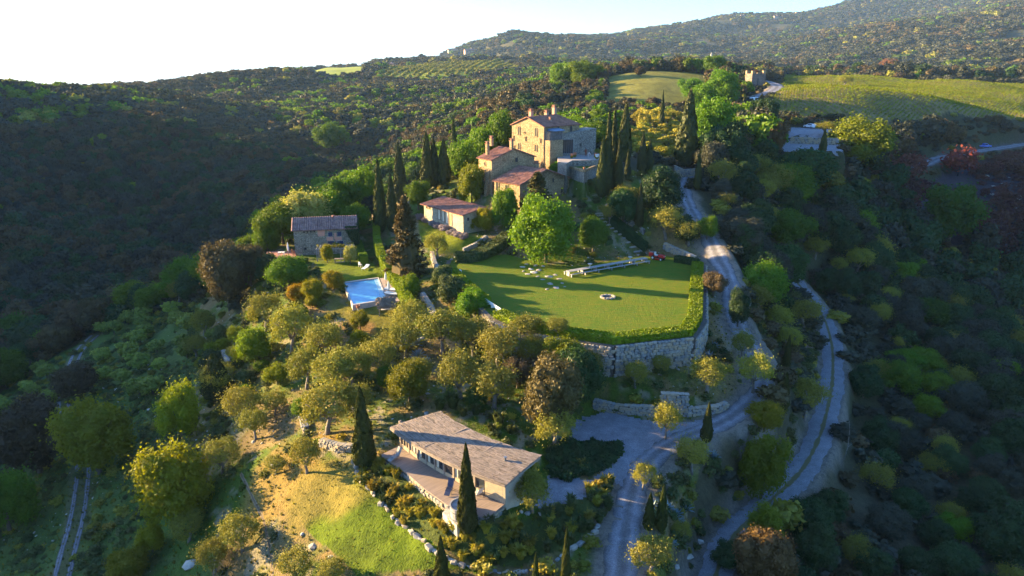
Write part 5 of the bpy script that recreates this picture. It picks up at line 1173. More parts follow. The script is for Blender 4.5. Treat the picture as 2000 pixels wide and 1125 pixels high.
# lower wing
P2=(-3.5,135);Q2=(1.5,130);R2=(11.8,140.3);S2=(6.8,145.3);m2=(6.65,135.15);m3=(1.65,140.15)
mb=MB(); mb.prism([P2,Q2,m2,R2,S2,m3],32,[39.5,39.5,41.7,39.3,39.3,41.7]); mb.obj('wall',M_stone,cas)
tileroof(cas,(*P2,39.5),(*Q2,39.5),(*m2,41.7),(*m3,41.7),M_tile); tileroof(cas,(*S2,39.3),(*R2,39.3),(*m2,41.7),(*m3,41.7),M_tile)
window(cas,972,364,P2,Q2,(4,138),.7,1.6,False,M_stone,M_dark,name='door'); window(cas,990,366,P2,Q2,(4,138),.7,.9,False,M_stone,M_dark)
window(cas,1080,352,Q2,R2,(4,138),.5,.8,False,M_stone,M_dark); window(cas,1097,372,Q2,R2,(4,138),.5,.9,False,M_stone,M_dark)
p=pY(1047.6,330,141); chimney(cas,(p.x,p.y,p.z-1.5),.8,2.6)
own(cas)

# people and pots on the castle terrace
def person(name,label,loc,rz,pts,edges,rad,top,hair,legs,M_c):
    r=thing(name,label,'person',loc,rz)
    me=bpy.data.meshes.new('body'); me.from_pydata(pts,edges,[]); o=link('body',me,r)
    for m_ in (M_c,M_skin,legs): me.materials.append(m_)
    sk=o.modifiers.new('skin','SKIN'); 
    for i,v in enumerate(me.skin_vertices[0].data if me.skin_vertices else []): v.radius=(rad[i],rad[i])
    if not me.skin_vertices:
        bm=bmesh.new(); bm.from_mesh(me); L=bm.verts.layers.skin.verify(); bm.verts.ensure_lookup_table()
        for i,v in enumerate(bm.verts): v[L].radius=(rad[i],rad[i]); v[L].use_root=(i==0)
        bm.to_mesh(me); bm.free()
    o.modifiers.new('smooth','SUBSURF').render_levels=1
    h=pts[4]; hb_=MB().lathe([(.02,.12),(.09,.1),(.115,.02),(.11,-.06),(.06,-.09)][::-1],(h[0],h[1]+.02,h[2]+.02),8); hb_.obj('hair',hair,r,smooth=True)
    return r
edg=[(0,1),(1,2),(2,3),(3,4),(2,5),(5,6),(6,7),(2,8),(8,9),(9,10),(0,11),(11,12),(12,13),(13,14),(0,15),(15,16),(16,17),(17,18)]
rad=[.15,.14,.13,.06,.1,.06,.05,.035,.06,.05,.035,.09,.075,.055,.05,.09,.075,.055,.05]
st=[(0,0,.95),(0,0,1.15),(0,0,1.38),(0,0,1.5),(0,-.01,1.62),(.2,0,1.38),(.27,-.05,1.12),(.25,-.2,.92),(-.2,0,1.38),(-.27,.0,1.12),(-.26,-.1,.88),(.1,0,.88),(.11,-.02,.5),(.11,.02,.1),(.11,-.12,.05),(-.1,0,.88),(-.11,.02,.5),(-.11,.05,.1),(-.11,-.1,.05)]
be=[(0,.1,.8),(0,-.05,.97),(0,-.25,1.1),(0,-.34,1.15),(0,-.45,1.14),(.2,-.25,1.08),(.24,-.35,.82),(.2,-.45,.6),(-.2,-.25,1.08),(-.24,-.35,.82),(-.2,-.45,.6),(.1,.1,.75),(.12,-.08,.45),(.12,.05,.1),(.12,-.1,.05),(-.1,.1,.75),(-.12,-.05,.45),(-.12,.08,.1),(-.12,-.06,.05)]
M_shirt=plain('red_shirt',(.25,.05,.03),None,5,.85); M_pale=plain('pale_clothes',(.6,.5,.48),None,5,.85); M_hair=plain('dark_hair',(.03,.02,.015),None,5,.7); M_jeans=plain('dark_trousers',(.05,.045,.06),None,5,.9)
q=pz(1144,305,42.5); person('person','standing person in a rust red top on the castle terrace',(q.x,q.y,42.5),.4,st,edg,rad,None,M_hair,M_jeans,M_shirt)
q=pz(1149,308,42.5); person('person','person in pale clothes bending forward on the castle terrace',(q.x,q.y,42.5),1.2,be,edg,rad,None,M_hair,M_jeans,M_pale)
for i,(px,py,m_,lb) in enumerate([(1163,309,M_terra,'tall terracotta pot at the terrace edge by the cypresses'),(1166,312,M_white,'pale pot at the outer corner of the castle terrace'),(1123,308,M_terra,'round terracotta bowl of flowers in the middle of the terrace'),(1117,310,M_terra,'small red pot left of the flower bowl on the terrace')]):
    q=pz(px,py,42.5); r=thing('flower_pot',lb,'pot',(q.x,q.y,42.5)); MB().lathe([(.2,0),(.3,.25),(.36,.6),(.4,.66),(.33,.66),(.3,.55),(.02,.5)]).obj('pot',m_,r)
    link('plant',PROTO['yellow'][0][0],r).scale=(.8,.8,.7); r.children[-1].location=(0,0,.45)
for px,py,lb in [(1167,300,'silver bush on the castle terrace by the corner wall'),(1150,292,'pinkish bush against the ruined castle wall')]:
    q=pz(px,py+4,42.5); plant('olive' if px>1160 else 'brownoak','shrub',lb,'shrub',Vector((q.x,q.y,42.5)),1.6,1.5,tint=(1,1,1) if px>1160 else (1.5,1,1.3))

# ------------------------------------------------------------------ cottage below the castle
P3=(-17.8,135.9);S3=(-9.13,125);T3=(-5.2,128.2);U3=(-13.9,139); cc3=(-11,131)
cot=thing('cottage','low cream cottage with a single sloping tiled roof and lavender in front','cottage',(-11.5,132,31)); 
mb=MB(); mb.prism([P3,S3,T3,U3],29.5,[34.67,34.67,35.5,35.5]); mb.obj('wall',stonemat('pale_cottage_stone',(.5,.43,.29),(.58,.5,.35),(.42,.36,.25),3,.7),cot)
tileroof(cot,(*P3,34.69),(*S3,34.69),(*T3,35.55),(*U3,35.55),M_tile,over=.6)
M_curt=plain('pale_curtain',(.62,.55,.4),(.5,.44,.32),6,.8); M_door=plain('honey_wood',(.4,.22,.08),(.3,.16,.06),4,.6)
for px,py,w,h,m_,nm in [(858,418,.8,2.1,M_curt,'window'),(866,422,.8,2.1,M_curt,'window'),(873,425.5,.8,2.1,M_curt,'window'),(880,429,.9,2.1,M_door,'door')]: window(cot,px,py,P3,S3,cc3,w,h,False,M_wood,m_,name=nm)
for px,py in [(833.6,404),(839,405.5)]: window(cot,px,py,P3,S3,cc3,.45,.6,False,M_door,M_dark,t=.08)
window(cot,914,428,S3,T3,cc3,.4,.5,False,M_stoneg,M_dark,t=.06)
own(cot)
for i,(px,by,hp,wp,lb) in enumerate([(850,417,26,12,'climbing plant on the cottage front between window and small holes'),(886,440,22,12,'climber beside the wooden cottage door'),(906,452,26,12,'climber over the near corner of the cottage'),(928,452,30,34,'ivy bush covering the cottage end wall'),(948,455,46,34,'yellow green tree-like bush at the far end of the cottage')]): T('yellow',px,by,hp,wp,lb,tint=(1,.9,.8),name='shrub')
for i,(px,by) in enumerate([(822,428),(833,434),(845,440),(856,446),(868,450),(884,458),(894,462),(905,466)]):
    p=hit(px,by); r=thing('lavender_bush',['lavender mound at the far end of the cottage bed','second lavender mound from the far end of the cottage bed','lavender mound below the small cottage windows','lavender mound before the curtained cottage windows','lavender mound before the wooden cottage door','low lavender mound past the cottage steps','pinkish lavender mound near the cottage corner','last lavender mound at the near end of the bed'][i],'lavender',tuple(p),group='lavender bushes before the cottage',scale=(1.9,1.9,1.2))
    link('foliage',crown_mesh('foliage',M_lav,700+i,700,.05,ncl=8,rc=.28,zc=.3,rz=.5,rx=.42),r)

# ------------------------------------------------------------------ farmhouse over the valley
F1=(-41.0,124.6);F2=(-29.8,126.8);F3=(-31,132.6);F4=(-42.2,130.4); fc_=(-36,128.5)
fm=thing('farmhouse','stone farmhouse with patches of pink plaster, blue shutters and an ivy covered end','house',(-36,128,26.9))
g1=((F2[0]+F3[0])/2,(F2[1]+F3[1])/2); g0=((F1[0]+F4[0])/2,(F1[1]+F4[1])/2)
mb=MB(); mb.prism([F1,F2,g1,F3,F4,g0],25,[31.8,31.8,33.5,31.8,31.8,33.5]); mb.obj('wall',M_stonef,fm)
tileroof(fm,(*F1,31.8),(*F2,31.8),(*g1,33.5),(*g0,33.5),M_tilef,pitch=.4,amp=.13,over=.35); tileroof(fm,(*F3,31.8),(*F4,31.8),(*g0,33.5),(*g1,33.5),M_tilef,pitch=.4,amp=.13,over=.35)
M_pink=plain('pink_plaster',(.55,.24,.16),(.45,.22,.16),1,.9)
nF=outn(F1,F2,fc_); uF=Vector((-nF.y,nF.x,0)); mb=MB()
for px,py,w,h in [(628,455,1.3,1.3),(645,466,1.2,1.0),(662,467,1.2,.9),(645,449,.9,.35),(655,461,.4,1.3)]:
    c=onwall(px,py,F1,F2)-Vector((0,0,h/2)); plate(mb,c,uF,nF,[(-w/2,0),(w/2*.8,.1),(w/2,h*.8),(w/2*.7,h),(-w/2,h*.9),(-w/2*1.15,h*.4)],.0,.03)
mb.obj('plaster_patch',M_pink,fm)
for px,py,w,h in [(645,457.5,.75,.8),(662.7,456.8,.75,.8),(647,476,1.1,.95),(665,476,1.1,1.1)]: window(fm,px,py,F1,F2,fc_,w,h,False,M_stoneg,M_blueshut)
for px in (594,600.5,607,614): window(fm,px,453.5-(px-594)*.1,F1,F2,fc_,.28,.3,False,M_stonef,M_dark,t=.04)
window(fm,596.5,485.6,F1,F2,fc_,.4,.5,True,M_stonef,M_dark,t=.08)
p=pY(651,432,128.6); chimney(fm,(p.x,p.y,p.z-.4),.4,1.0)
iv=[]; rg=np.random.default_rng(3); pts=[]
for _ in range(2600):
    u=rg.uniform(.83,1.02); zz=rg.uniform(28,32.2); 
    if u<.83+.19*(1-(zz-28)/4.2)**1.5*.9: continue
    q=V2(F1).lerp(V2(F2),u)+nF*rg.uniform(.05,.35); pts.append((q.x,q.y,zz))
for _ in range(2600):
    u=rg.uniform(0,1); zz=rg.uniform(27.2,32.6); q=V2(F2).lerp(V2(F3),u)+uF*rg.uniform(.05,.5)*(1 if uF.x>0 else -1); pts.append((q.x,q.y,zz))
pts=np.array(pts); N=rg.normal(size=pts.shape)*.5+np.array([.4,-.9,.1]); V,Qd=quads(pts,N,.13,rg); link('ivy',npmesh('ivy',V,Qd,M_dgreen),fm)['kind']='stuff'
own(fm)
# brick terrace with table, chairs and a closed parasol
ft=[pz(*a) for a in [(520,492,27),(577,488,27),(579,504,27),(540,505,27),(524,502,27)]]
mb=MB(); mb.prism([(p.x,p.y) for p in ft],25.5,27.02); tag(mb.obj('terrace',plain('brick_paving',(.36,.16,.11),(.28,.13,.1),3,.9)),'brick terrace at the valley end of the farmhouse',kind='structure')
def closed_parasol(px,py,h,label,z):
    p=pz(px,py,z); r=thing('parasol',label,'parasol',(p.x,p.y,z)); MB().tube([(0,0,0),(0,0,h)],.035).obj('pole',M_wood,r); MB().lathe([(.3,0),(.3,.06),(.05,.08)]).obj('base',M_rock,r)
    MB().lathe([(.05,.7*h*.5),(.16,h*.42),(.2,h*.6),(.15,h*.8),(.05,h),(.02,h+.08)],k=9).obj('canopy',M_canvas,r,smooth=False)
closed_parasol(564,500,2.6,'closed pale parasol on the brick farmhouse terrace',27.02)
closed_parasol(754,556,2.1,'closed white parasol on the pool deck, nearer the farmhouse',27.0); closed_parasol(760,574,2.1,'closed white parasol between the two pool loungers',27.0)
def table(name,label,loc,rz,l,w,h,mat):
    r=thing(name,label,'table',loc,rz); MB().box((0,0,h),(l,w,.06)).obj('tabletop',mat,r)
    for sx in(-1,1):
        for sy in(-1,1): MB().box((sx*(l/2-.1),sy*(w/2-.1),h/2-.03),(.08,.08,h-.06)).obj('leg',mat,r)
    return r
def chair(label,loc,rz,mat,name='chair'):
    r=thing(name,label,'chair',loc,rz); MB().box((0,0,.45),(.46,.46,.05)).obj('seat',mat,r); MB().box((0,.22,.72),(.46,.05,.5)).obj('backrest',mat,r)
    for sx in(-1,1):
        for sy in(-1,1): MB().box((sx*.2,sy*.2,.22),(.05,.05,.43)).obj('leg',mat,r)
    return r
q=pz(550,500,27.02); table('table','small pale table on the brick farmhouse terrace','%s'%'' or (q.x,q.y,27.02),0,1.2,.8,.74,M_white)
M_orange=plain('orange_wood',(.5,.2,.07),(.4,.15,.05),4,.6)
for px,py,lb,rz in [(573,496,'orange wooden chair on the brick terrace against the farmhouse corner',1.5),(575,502,'orange wooden chair at the lawn edge of the brick terrace',1.9)]:
    q=pz(px,py,27.02); chair(lb,(q.x,q.y,27.02),rz,M_orange)
# pergola terrace before the farmhouse
q=pz(655,508,27.2); per=thing('pergola','grey wooden pergola with leafy top before the farmhouse','pergola',(q.x,q.y,27.0),.15)
for sx in(-3.2,-1,1,3.2):
    for sy in(0,2.4): MB().box((sx,sy,1.15),(.12,.12,2.3)).obj('post',M_greywood,per)
for sy in(0,2.4): MB().box((0,sy,2.34),(6.9,.12,.12)).obj('beam',M_greywood,per)
for k in range(14): MB().box((-3.2+k*.49,1.2,2.44),(.07,2.8,.08)).obj('rafter',M_greywood,per)
rg=np.random.default_rng(9); n=1500; P=np.stack([rg.uniform(-3.3,3.3,n),rg.uniform(-.1,2.6,n),2.5+rg.uniform(0,.45,n)],-1); P=P[vnoise(P[:,0],P[:,1],1.1,5)>.4]
V,Qd=quads(P,rg.normal(size=P.shape)*.7+np.array([0,0,1]),.12,rg); o=link('vine',npmesh('vine',V,Qd,M_olive),per); o['kind']='stuff'
q=pz(664,512,27.1); table('table','wooden garden table under the pergola front','%s'%'' or (q.x,q.y,27),.15,1.9,.9,.75,M_wood)
q=pz(664,515,27.1); b=thing('bench','low wooden bench beside the pergola table','bench',(q.x,q.y,27),.15); MB().box((0,0,.42),(1.8,.35,.06)).obj('seat',M_wood,b)
for sx in(-.75,.75): MB().box((sx,0,.2),(.08,.3,.39)).obj('leg',M_wood,b)
T('yellow',640,514,34,26,'small yellow green standard tree before the pergola',name='leafy_tree'); T('cream',685,516,34,26,'small pale topped tree at the far end of the pergola')

# ------------------------------------------------------------------ hedges
def hedge(name,label,P,w,h,mat,dens=55,leaf=.13,seed=1,z0=-.2,cat='hedge',group=None,ragged=.06,linear=False):
    """P centreline points (x,y,z of the foot)"""
    rg=np.random.default_rng(seed); P=[Vector(p) for p in P]; p0=P[0]
    r=thing(name,label,cat,tuple(p0),group=group); Vb=[];Fb=[]
    pts=[];nr=[]
    D=[a.lerp(b,i/max(1,int((b-a).length/.6))) for a,b in zip(P[:-1],P[1:]) for i in range(max(1,int((b-a).length/.6)))]+[P[-1]] if linear else dense(P,.6) if len(P)>2 else [P[0].lerp(P[1],i/12) for i in range(13)]
    n=len(D)
    for i,p in enumerate(D):
        d=(D[min(i+1,n-1)]-D[max(i-1,0)]); d.z=0; d.normalize(); s=Vector((d.y,-d.x,0)); j=1+rg.uniform(-ragged,ragged)
        q=p-p0
        Vb+=[q-s*w*.46+Vector((0,0,z0)),q-s*w*.46*j+Vector((0,0,h*.96*j)),q+s*w*.46*j+Vector((0,0,h*.96*j)),q+s*w*.46+Vector((0,0,z0))]
        if i<n-1:
            L=(D[i+1]-p).length; b=i*4; Fb+=[(b,b+1,b+5,b+4),(b+1,b+2,b+6,b+5),(b+2,b+3,b+7,b+6)]
            for side,ar in ((0,w*L),(1,h*L),(-1,h*L)):
                k=rg.poisson(ar*dens)
                for _ in range(k):
                    f=rg.random(); c=q+(D[i+1]-p)*f
                    if side==0: pts.append(c+s*rg.uniform(-.5,.5)*w+Vector((0,0,h*(1+rg.uniform(-.04,.05))))); nr.append((0,0,1))
                    else: pts.append(c+s*side*w*.5*rg.uniform(.92,1.06)+Vector((0,0,rg.uniform(0,h)))); nr.append((s.x*side,s.y*side,.2))
    e=len(D)*4-4; Fb+=[(0,3,2,1),(e,e+1,e+2,e+3)]
    mb=MB(); mb.add(Vb,Fb); mb.obj('hedge_body',mat,r)
    pts=np.array([tuple(v) for v in pts]); N=np.array(nr)*.7+rg.normal(size=pts.shape)*.6; V,Qd=quads(pts,N,leaf,rg)
    o=link('foliage',npmesh('foliage',V,Qd,mat),r); o['kind']='stuff'; return r
Lw=LAWN; cen=sum((Vector(p) for p in Lw),Vector())/len(Lw)
def inset(i,o):
    p=Vector(Lw[i]); a=Vector(Lw[(i-1)%len(Lw)]); b=Vector(Lw[(i+1)%len(Lw)]); d=(b-a); d.z=0; d.normalize(); n=Vector((-d.y,d.x,0)); n= n if n.dot(cen-p)>0 else -n; return p+n*o
hedge('hedge','clipped hedge along the upper left edge of the walled lawn',[inset(1,.8),inset(2,.8),inset(3,.9)+Vector((-.3,.8,0))],1.7,1.0,M_hedge,seed=1,linear=True,group='clipped hedges of the walled lawn')
hedge('hedge','long clipped hedge wrapping the front and far side of the walled lawn',[inset(4,.9),inset(5,.9),inset(6,.9),inset(7,.9),inset(8,.9),inset(9,1.1)+Vector((.2,-.1,0)),inset(10,1.0),inset(11,1.1)+Vector((0,-1,0))],1.75,1.05,M_hedge,seed=2,linear=True,group='clipped hedges of the walled lawn')
hp=[hit(*a) for a in [(736,447),(737,480),(744,508),(756,535),(774,562),(790,590),(806,615)]]
hedge('hedge','tall bright hedge running downhill behind the pool loungers',hp,1.3,2.0,M_hedge,seed=3,ragged=.18)
hedge('hedge','short dark hedge behind the white bench near the farmhouse',[hit(*a) for a in [(700,485),(704,500),(712,518)]],1.4,1.6,M_green,seed=4,ragged=.12)
hedge('hedge','dark hedge round the brick farmhouse terrace',[hit(*a) for a in [(515,500),(522,520),(545,530),(575,522),(600,520)]],1.2,1.3,M_dgreen,seed=5,ragged=.15)
hedge('hedge','wild rosemary hedge between the cottage lawn and the walled lawn',[hit(*a) for a in [(890,512),(925,510),(955,498),(985,476),(1003,458)]],2.6,1.5,plain('rosemary_body',(.05,.06,.025)) and M_scrub,seed=6,ragged=.2,leaf=.16)
hedge('hedge','dark hedge beside the stone steps',[hit(*a) for a in [(1195,435),(1225,462),(1262,490)]],1.6,1.3,M_dgreen,seed=7,ragged=.2)
hedge('hedge','dark planting between the steps and the green trees',[hit(*a) for a in [(1120,450),(1150,445),(1190,480)]],1.6,.8,M_dgreen,seed=8,ragged=.25)
hedge('hedge','low clipped hedge by the long table wall',[hit(*a) for a in [(1318,512),(1342,516),(1362,520)]],1.4,1.1,M_dgreen,seed=9,ragged=.1)
# ------------------------------------------------------------------ swimming pool
pl=thing('swimming_pool','blue rectangular swimming pool with pale stone rim on the slope','pool',tuple(pz(712,570,27)))
Pp=[Vector((p.x,p.y,0)) for p in POOL]; pc=sum(Pp,Vector())/4
def grow(P,c,k): return [c+(p-c)*(1+k/(p-c).length) for p in P]
out_=grow(Pp,pc,.45); inn=Pp; mb=MB()
for i in range(4):
    j=(i+1)%4; a,b,c,d=out_[i],out_[j],inn[j],inn[i]
    mb.add([(v.x,v.y,z) for z in (25.0,27.02) for v in (a,b,c,d)],[(3,2,1,0),(4,5,6,7),(0,1,5,4),(1,2,6,5),(2,3,7,6),(3,0,4,7)])
mb.obj('rim',plain('pale_travertine',(.42,.38,.33),(.33,.3,.27),2,.7),pl)
tw=NT('pool_water'); p_=tw.pos(); nz=tw.noise(p_,.9,3)
col=tw.mix(tw.ramp(nz,[(.35,0.),(.65,1.)]),(.045,.2,.34),(.07,.27,.42)); tw.pbr(col,.12,tw.bump(tw.noise(p_,3,2),.15,.03),0,.35)
mb=MB(); mb.prism([(p.x,p.y) for p in inn],25.2,26.88); mb.obj('water',tw.m,pl)
st_=[POOL[1].lerp(POOL[0],.12),POOL[1],POOL[2],POOL[2].lerp(POOL[3],.12)]
mb=MB(); mb.prism([(p.x,p.y) for p in st_],26.885,26.89); mb.obj('entry_step',plain('pool_step',(.3,.5,.62),None,3,.3),pl)
own(pl)
mb=MB(); mb.prism([(p.x+.3,p.y) for p in (POOLDECK[0],POOLDECK[1],POOLDECK[2],POOLDECK[3])],25.5,26.98); tag(mb.obj('pool_deck',plain('pool_paving',(.36,.27,.22),(.28,.21,.17),2,.9)),'warm stone paving beside the pool',kind='structure')
def lounger(label,loc,rz,mat,cush=None,back=.5,l=1.95,w=.7):
    r=thing('sun_lounger',label,'lounger',loc,rz)
    MB().box((0,.1,.3),(w,l*.66,.05)).obj('seat',mat,r)
    MB().box((0,-l*.38,.3+back*.32),(w,l*.4,.05),rx=-back).obj('backrest',mat,r)
    for sx in(-1,1):
        for y in(-.5,.7): MB().box((sx*(w/2-.05),y,.14),(.05,.06,.28)).obj('leg',mat,r)
    if cush:
        MB().box((0,.1,.39),(w*.96,l*.64,.12)).obj('cushion',cush,r,bevel=.03); MB().box((0,-l*.38,.42+back*.32),(w*.96,l*.36,.12),rx=-back).obj('cushion',cush,r,bevel=.03)
    return r
q=pz(767,569,27); lounger('wide white cushioned lounger on the pool deck, farther from the thatched shelter',(q.x,q.y,26.99),-1.75,M_wood,M_white,.15,2.2,1.1)
q=pz(768,577,27); lounger('wide white cushioned lounger on the pool deck next to the thatched shelter',(q.x,q.y,26.99),-1.75,M_wood,M_white,.15,2.2,1.1)
q=hit(774,549); lounger('white lounger half hidden under the bright hedge by the pool',(q.x,q.y,27),.3,M_wood,M_white,.3)
q=hit(713,526); lounger('long white lounger on the farmhouse lawn beside the dark hedge',tuple(q),2.9,M_white,None,.35,2.2,.7)
q=hit(704,522); chair('white chair beside the long lounger on the farmhouse lawn',tuple(q),2.6,M_white)
q=pz(892,532,29); lounger('white lounger at the upper corner of the walled lawn',(q.x,q.y,29),-1.1,M_white,None,.6)
q=pz(768,490,29); q=hit(762,498); table('table','white garden table behind the cedar and the hedge',tuple(q),.3,1.5,.9,.72,M_white)
a=pz(943,588,29);b=pz(983,615,29); m=(a+b)/2; d=(b-a); rz=math.atan2(d.y,d.x)
r=thing('bench','long white slatted bench set into the gap of the lawn hedge','bench',(m.x,m.y,29),rz); L=d.length
for k in range(4): MB().box((0,-.25+k*.16,.45),(L,.12,.04)).obj('slat',M_white,r)
for k in range(3): MB().box((0,-.36,.58+k*.16),(L,.04,.11)).obj('slat',M_white,r)
for k in range(5):
    MB().box((-L/2+.15+k*(L-.3)/4,0,.21),(.08,.55,.42)).obj('leg',M_white,r)
# thatched shelter
q=hit(755,612); r=thing('thatched_shelter','small crooked thatched shelter on poles below the pool','shelter',tuple(q),.25)
for sx,sy in((-1,-.8),(1,-.8),(1,.8),(-1,.8)): MB().tube([(sx*1.1,sy,-.3),(sx*.85,sy*.8,1.9)],.06,6).obj('pole',M_wood,r)
for s in(-1,1):
    V=[];F=[]; rg=np.random.default_rng(5+s); n=9
    for i in range(n):
        for j in range(4): V.append((-1.35+2.7*i/(n-1),s*j*.42,2.35-.22*j-.05*j*j+rg.uniform(-.05,.05)))
    for i in range(n-1):
        for j in range(3): F.append((i*4+j,(i+1)*4+j,(i+1)*4+j+1,i*4+j+1))
    k=len(V); V+=[(x,y,z-.14) for x,y,z in V]; F+=[tuple(v+k for v in f[::-1]) for f in F[:]]; 
    o=MB().add(V,F).obj('thatch',M_tan,r)
    rg=np.random.default_rng(2); P=np.stack([rg.uniform(-1.35,1.35,160),s*rg.uniform(0,1.3,160),np.zeros(160)],-1); P[:,2]=2.38-.5*np.abs(P[:,1])-.15*P[:,1]**2
    V_,Q_=quads(P,rg.normal(size=P.shape)*.3+np.array([0,s*.4,1]),.16,rg,1.8); link('straw',npmesh('straw',V_,Q_,M_tan),o)['kind']='stuff'
MB().box((0,.1,.5),(1.5,.5,.07)).obj('seat',M_canvas,r); MB().box((0,.35,.8),(1.5,.06,.5)).obj('backrest',M_canvas,r)
q=hit(700,612); r=thing('flower_pot','large terracotta pot on a post above the round shrub below the pool','pot',tuple(q)); MB().lathe([(.12,0),(.12,.7)],k=8).obj('stand',M_rock,r); MB().lathe([(.15,.7),(.26,.85),(.28,1.1),(.3,1.15),(.25,1.15),(.2,1.05)]).obj('pot',M_terra,r)

# ------------------------------------------------------------------ stone walls
STN=[]
def stone_mesh(i):
    bm=bmesh.new(); bmesh.ops.create_cube(bm,size=1); rg=random.Random(i)
    for v in bm.verts: v.co+=Vector((rg.uniform(-.16,.16),rg.uniform(-.05,.05),rg.uniform(-.17,.17)))
    bmesh.ops.bevel(bm,geom=bm.edges[:],offset=.16,segments=1,affect='EDGES',profile=.5)
    me=bpy.data.meshes.new('stone'); bm.to_mesh(me); bm.free(); 
    t=M_st[i%3]; me.materials.append(t); return me
M_st=[plain('limestone',(.33,.29,.23),(.22,.2,.17),2.5,.9,.5),plain('warm_limestone',(.36,.28,.18),(.25,.2,.14),2.5,.9,.5),plain('grey_limestone',(.24,.235,.22),(.16,.15,.14),2.5,.9,.5)]
STN=[stone_mesh(i) for i in range(9)]
M_mortar=plain('earth_mortar',(.11,.095,.075),(.07,.06,.05),4,.95,.4)
def face_stones(par,A,B,zb,zt_,n,cap,base,sw=.5,sh=.33,depth=.4):
    """stones laid in rough courses over the wall face A-B; first `cap` are parts, the rest one part"""
    A=Vector(A);B=Vector(B); u=(B-A); u.z=0; L=u.length; u.normalize(); rz=math.atan2(u.y,u.x); S=[]
    z=0; Hh=lambda f:(zt_(f) if callable(zt_) else zt_); b0=lambda f:(zb(f) if callable(zb) else zb)
    z=min(b0(0),b0(1)); top=max(Hh(0),Hh(1))
    while z<top:
        h=sh*random.uniform(.75,1.3); x=random.uniform(-.2,0)
        while x<L:
            w=sw*random.uniform(.55,1.5); f=(x+w/2)/L
            if 0<=f<=1 and b0(f)-.2<z+h/2<Hh(f): S.append((A+u*(x+w/2)+n*random.uniform(-.04,.09),z+h/2,w,h))
            x+=w
        z+=h*.96
    mv=[];
    for k,(c,zz,w,h) in enumerate(S):
        me=random.choice(STN); M=Matrix.Translation(Vector((c.x,c.y,zz))-base)@Euler((random.uniform(-.05,.05),random.uniform(-.08,.08),rz)).to_matrix().to_4x4()@Matrix.Diagonal((w*.89,depth*random.uniform(.9,1.6),h*.87,1))
        if k<cap:
            o=link('stone',me,par); o.matrix_local=M
        else: mv.append((me,M))
    return mv
def joined(par,mv,name='stonework'):
    if not mv: return
    Vs=[];Fs=[]; mi=[]; base=0; 
    for me,M in mv:
        v=np.zeros(len(me.vertices)*3); me.vertices.foreach_get('co',v); v=v.reshape(-1,3)@np.array(M.to_3x3()).T+np.array(M.translation); Vs.append(v)
        for p in me.polygons: Fs.append([i+base for i in p.vertices]); mi.append(M_st.index(me.materials[0]))
        base+=len(v)
    m=bpy.data.meshes.new(name); m.from_pydata(np.concatenate(Vs).tolist(),[],Fs)
    for t in M_st: m.materials.append(t)
    m.polygons.foreach_set('material_index',mi); m.update(); o=link(name,m,par); o['kind']='stuff'; return o
rw=thing('retaining_wall','high dry stone retaining wall holding up the hedged lawn','wall',tuple(LAWN[8])); base=Vector(LAWN[8])
mb=MB(); idx_=[0,1,2,3,4,5,6,7,8,9,10,11]; mvs=[]
for a_,b_ in zip(idx_[:-1],idx_[1:]):
    A=Vector(LAWN[a_]);B=Vector(LAWN[b_]); d=(B-A); d.z=0; d.normalize(); n=Vector((d.y,-d.x,0)); n=n if n.dot(A-cen)>0 else -n
    lo=min(h1(A.x+n.x*1.5,A.y+n.y*1.5),h1(B.x+n.x*1.5,B.y+n.y*1.5))-.6
    A2=A-d*.05;B2=B+d*.05
    V=[(q.x-base.x,q.y-base.y,z-base.z) for z in (min(lo,28),29.12+.003*a_) for q in (A2-n*.1,B2-n*.1,B2+n*.55,A2+n*.55)]
    mb.add(V,[(3,2,1,0),(4,5,6,7),(0,1,5,4),(1,2,6,5),(2,3,7,6),(3,0,4,7)])
    if a_>=4:
        fA=A+n*.55;fB=B+n*.55; mv=face_stones(rw,fA,fB,lo+.3,29.15,n,290 if a_==8 else 0,base,sw=.52,sh=.36,depth=.3)
        mvs+=mv
mb.obj('wall_core',M_mortar,rw); joined(rw,mvs)
def lowwall(label,pts,h,wd=.5,parts=60,name='stone_wall',lift=0,sw=.45,sh=.28):
    P=[hit(*a) for a in pts]; base=P[0].copy(); r=thing(name,label,'wall',tuple(base)); mb=MB(); mv=[]; left=parts
    for A,B in zip(P[:-1],P[1:]):
        d=(B-A); L=d.length; dn=Vector((d.x,d.y,0)).normalized(); n=Vector((dn.y,-dn.x,0)); n=n if n.y<0 else -n
        V=[tuple(q+Vector((0,0,z))-base) for z,_ in ((-.5,0),(h-.06,1)) for q in (A-n*wd/2,B-n*wd/2,B+n*wd/2,A+n*wd/2)]
        mb.add(V,[(3,2,1,0),(4,5,6,7),(0,1,5,4),(1,2,6,5),(2,3,7,6),(3,0,4,7)])
        rest_=face_stones(r,A+n*wd*.5,B+n*wd*.5,lambda f:A.z+(B.z-A.z)*f-.1,lambda f:A.z+(B.z-A.z)*f+h,n,left,base,sw=sw,sh=sh,depth=.22); left=max(0,left-int(L/sw*h/sh)); mv+=rest_
        k=int(L/.45)
        for i in range(k):
            c=A.lerp(B,(i+.5)/k)+Vector((0,0,h)); M=Matrix.Translation(c-base)@Euler((0,0,math.atan2(d.y,d.x)+random.uniform(-.1,.1))).to_matrix().to_4x4()@Matrix.Diagonal((.5,wd*1.15,.16,1)); mv.append((random.choice(STN),M))
    mb.obj('wall_core',M_mortar,r); joined(r,mv); return r
lowwall('long low dry stone wall climbing beside the planting above the mower',[(1185,407),(1215,428),(1258,460)],.8)
lowwall('short stone wall between the mower and the drive',[(1298,488),(1330,500),(1358,512)],1.0)
lowwall('low rubble retaining wall at the back of the gravel yard',[(1160,795),(1210,808),(1290,812)],.9)
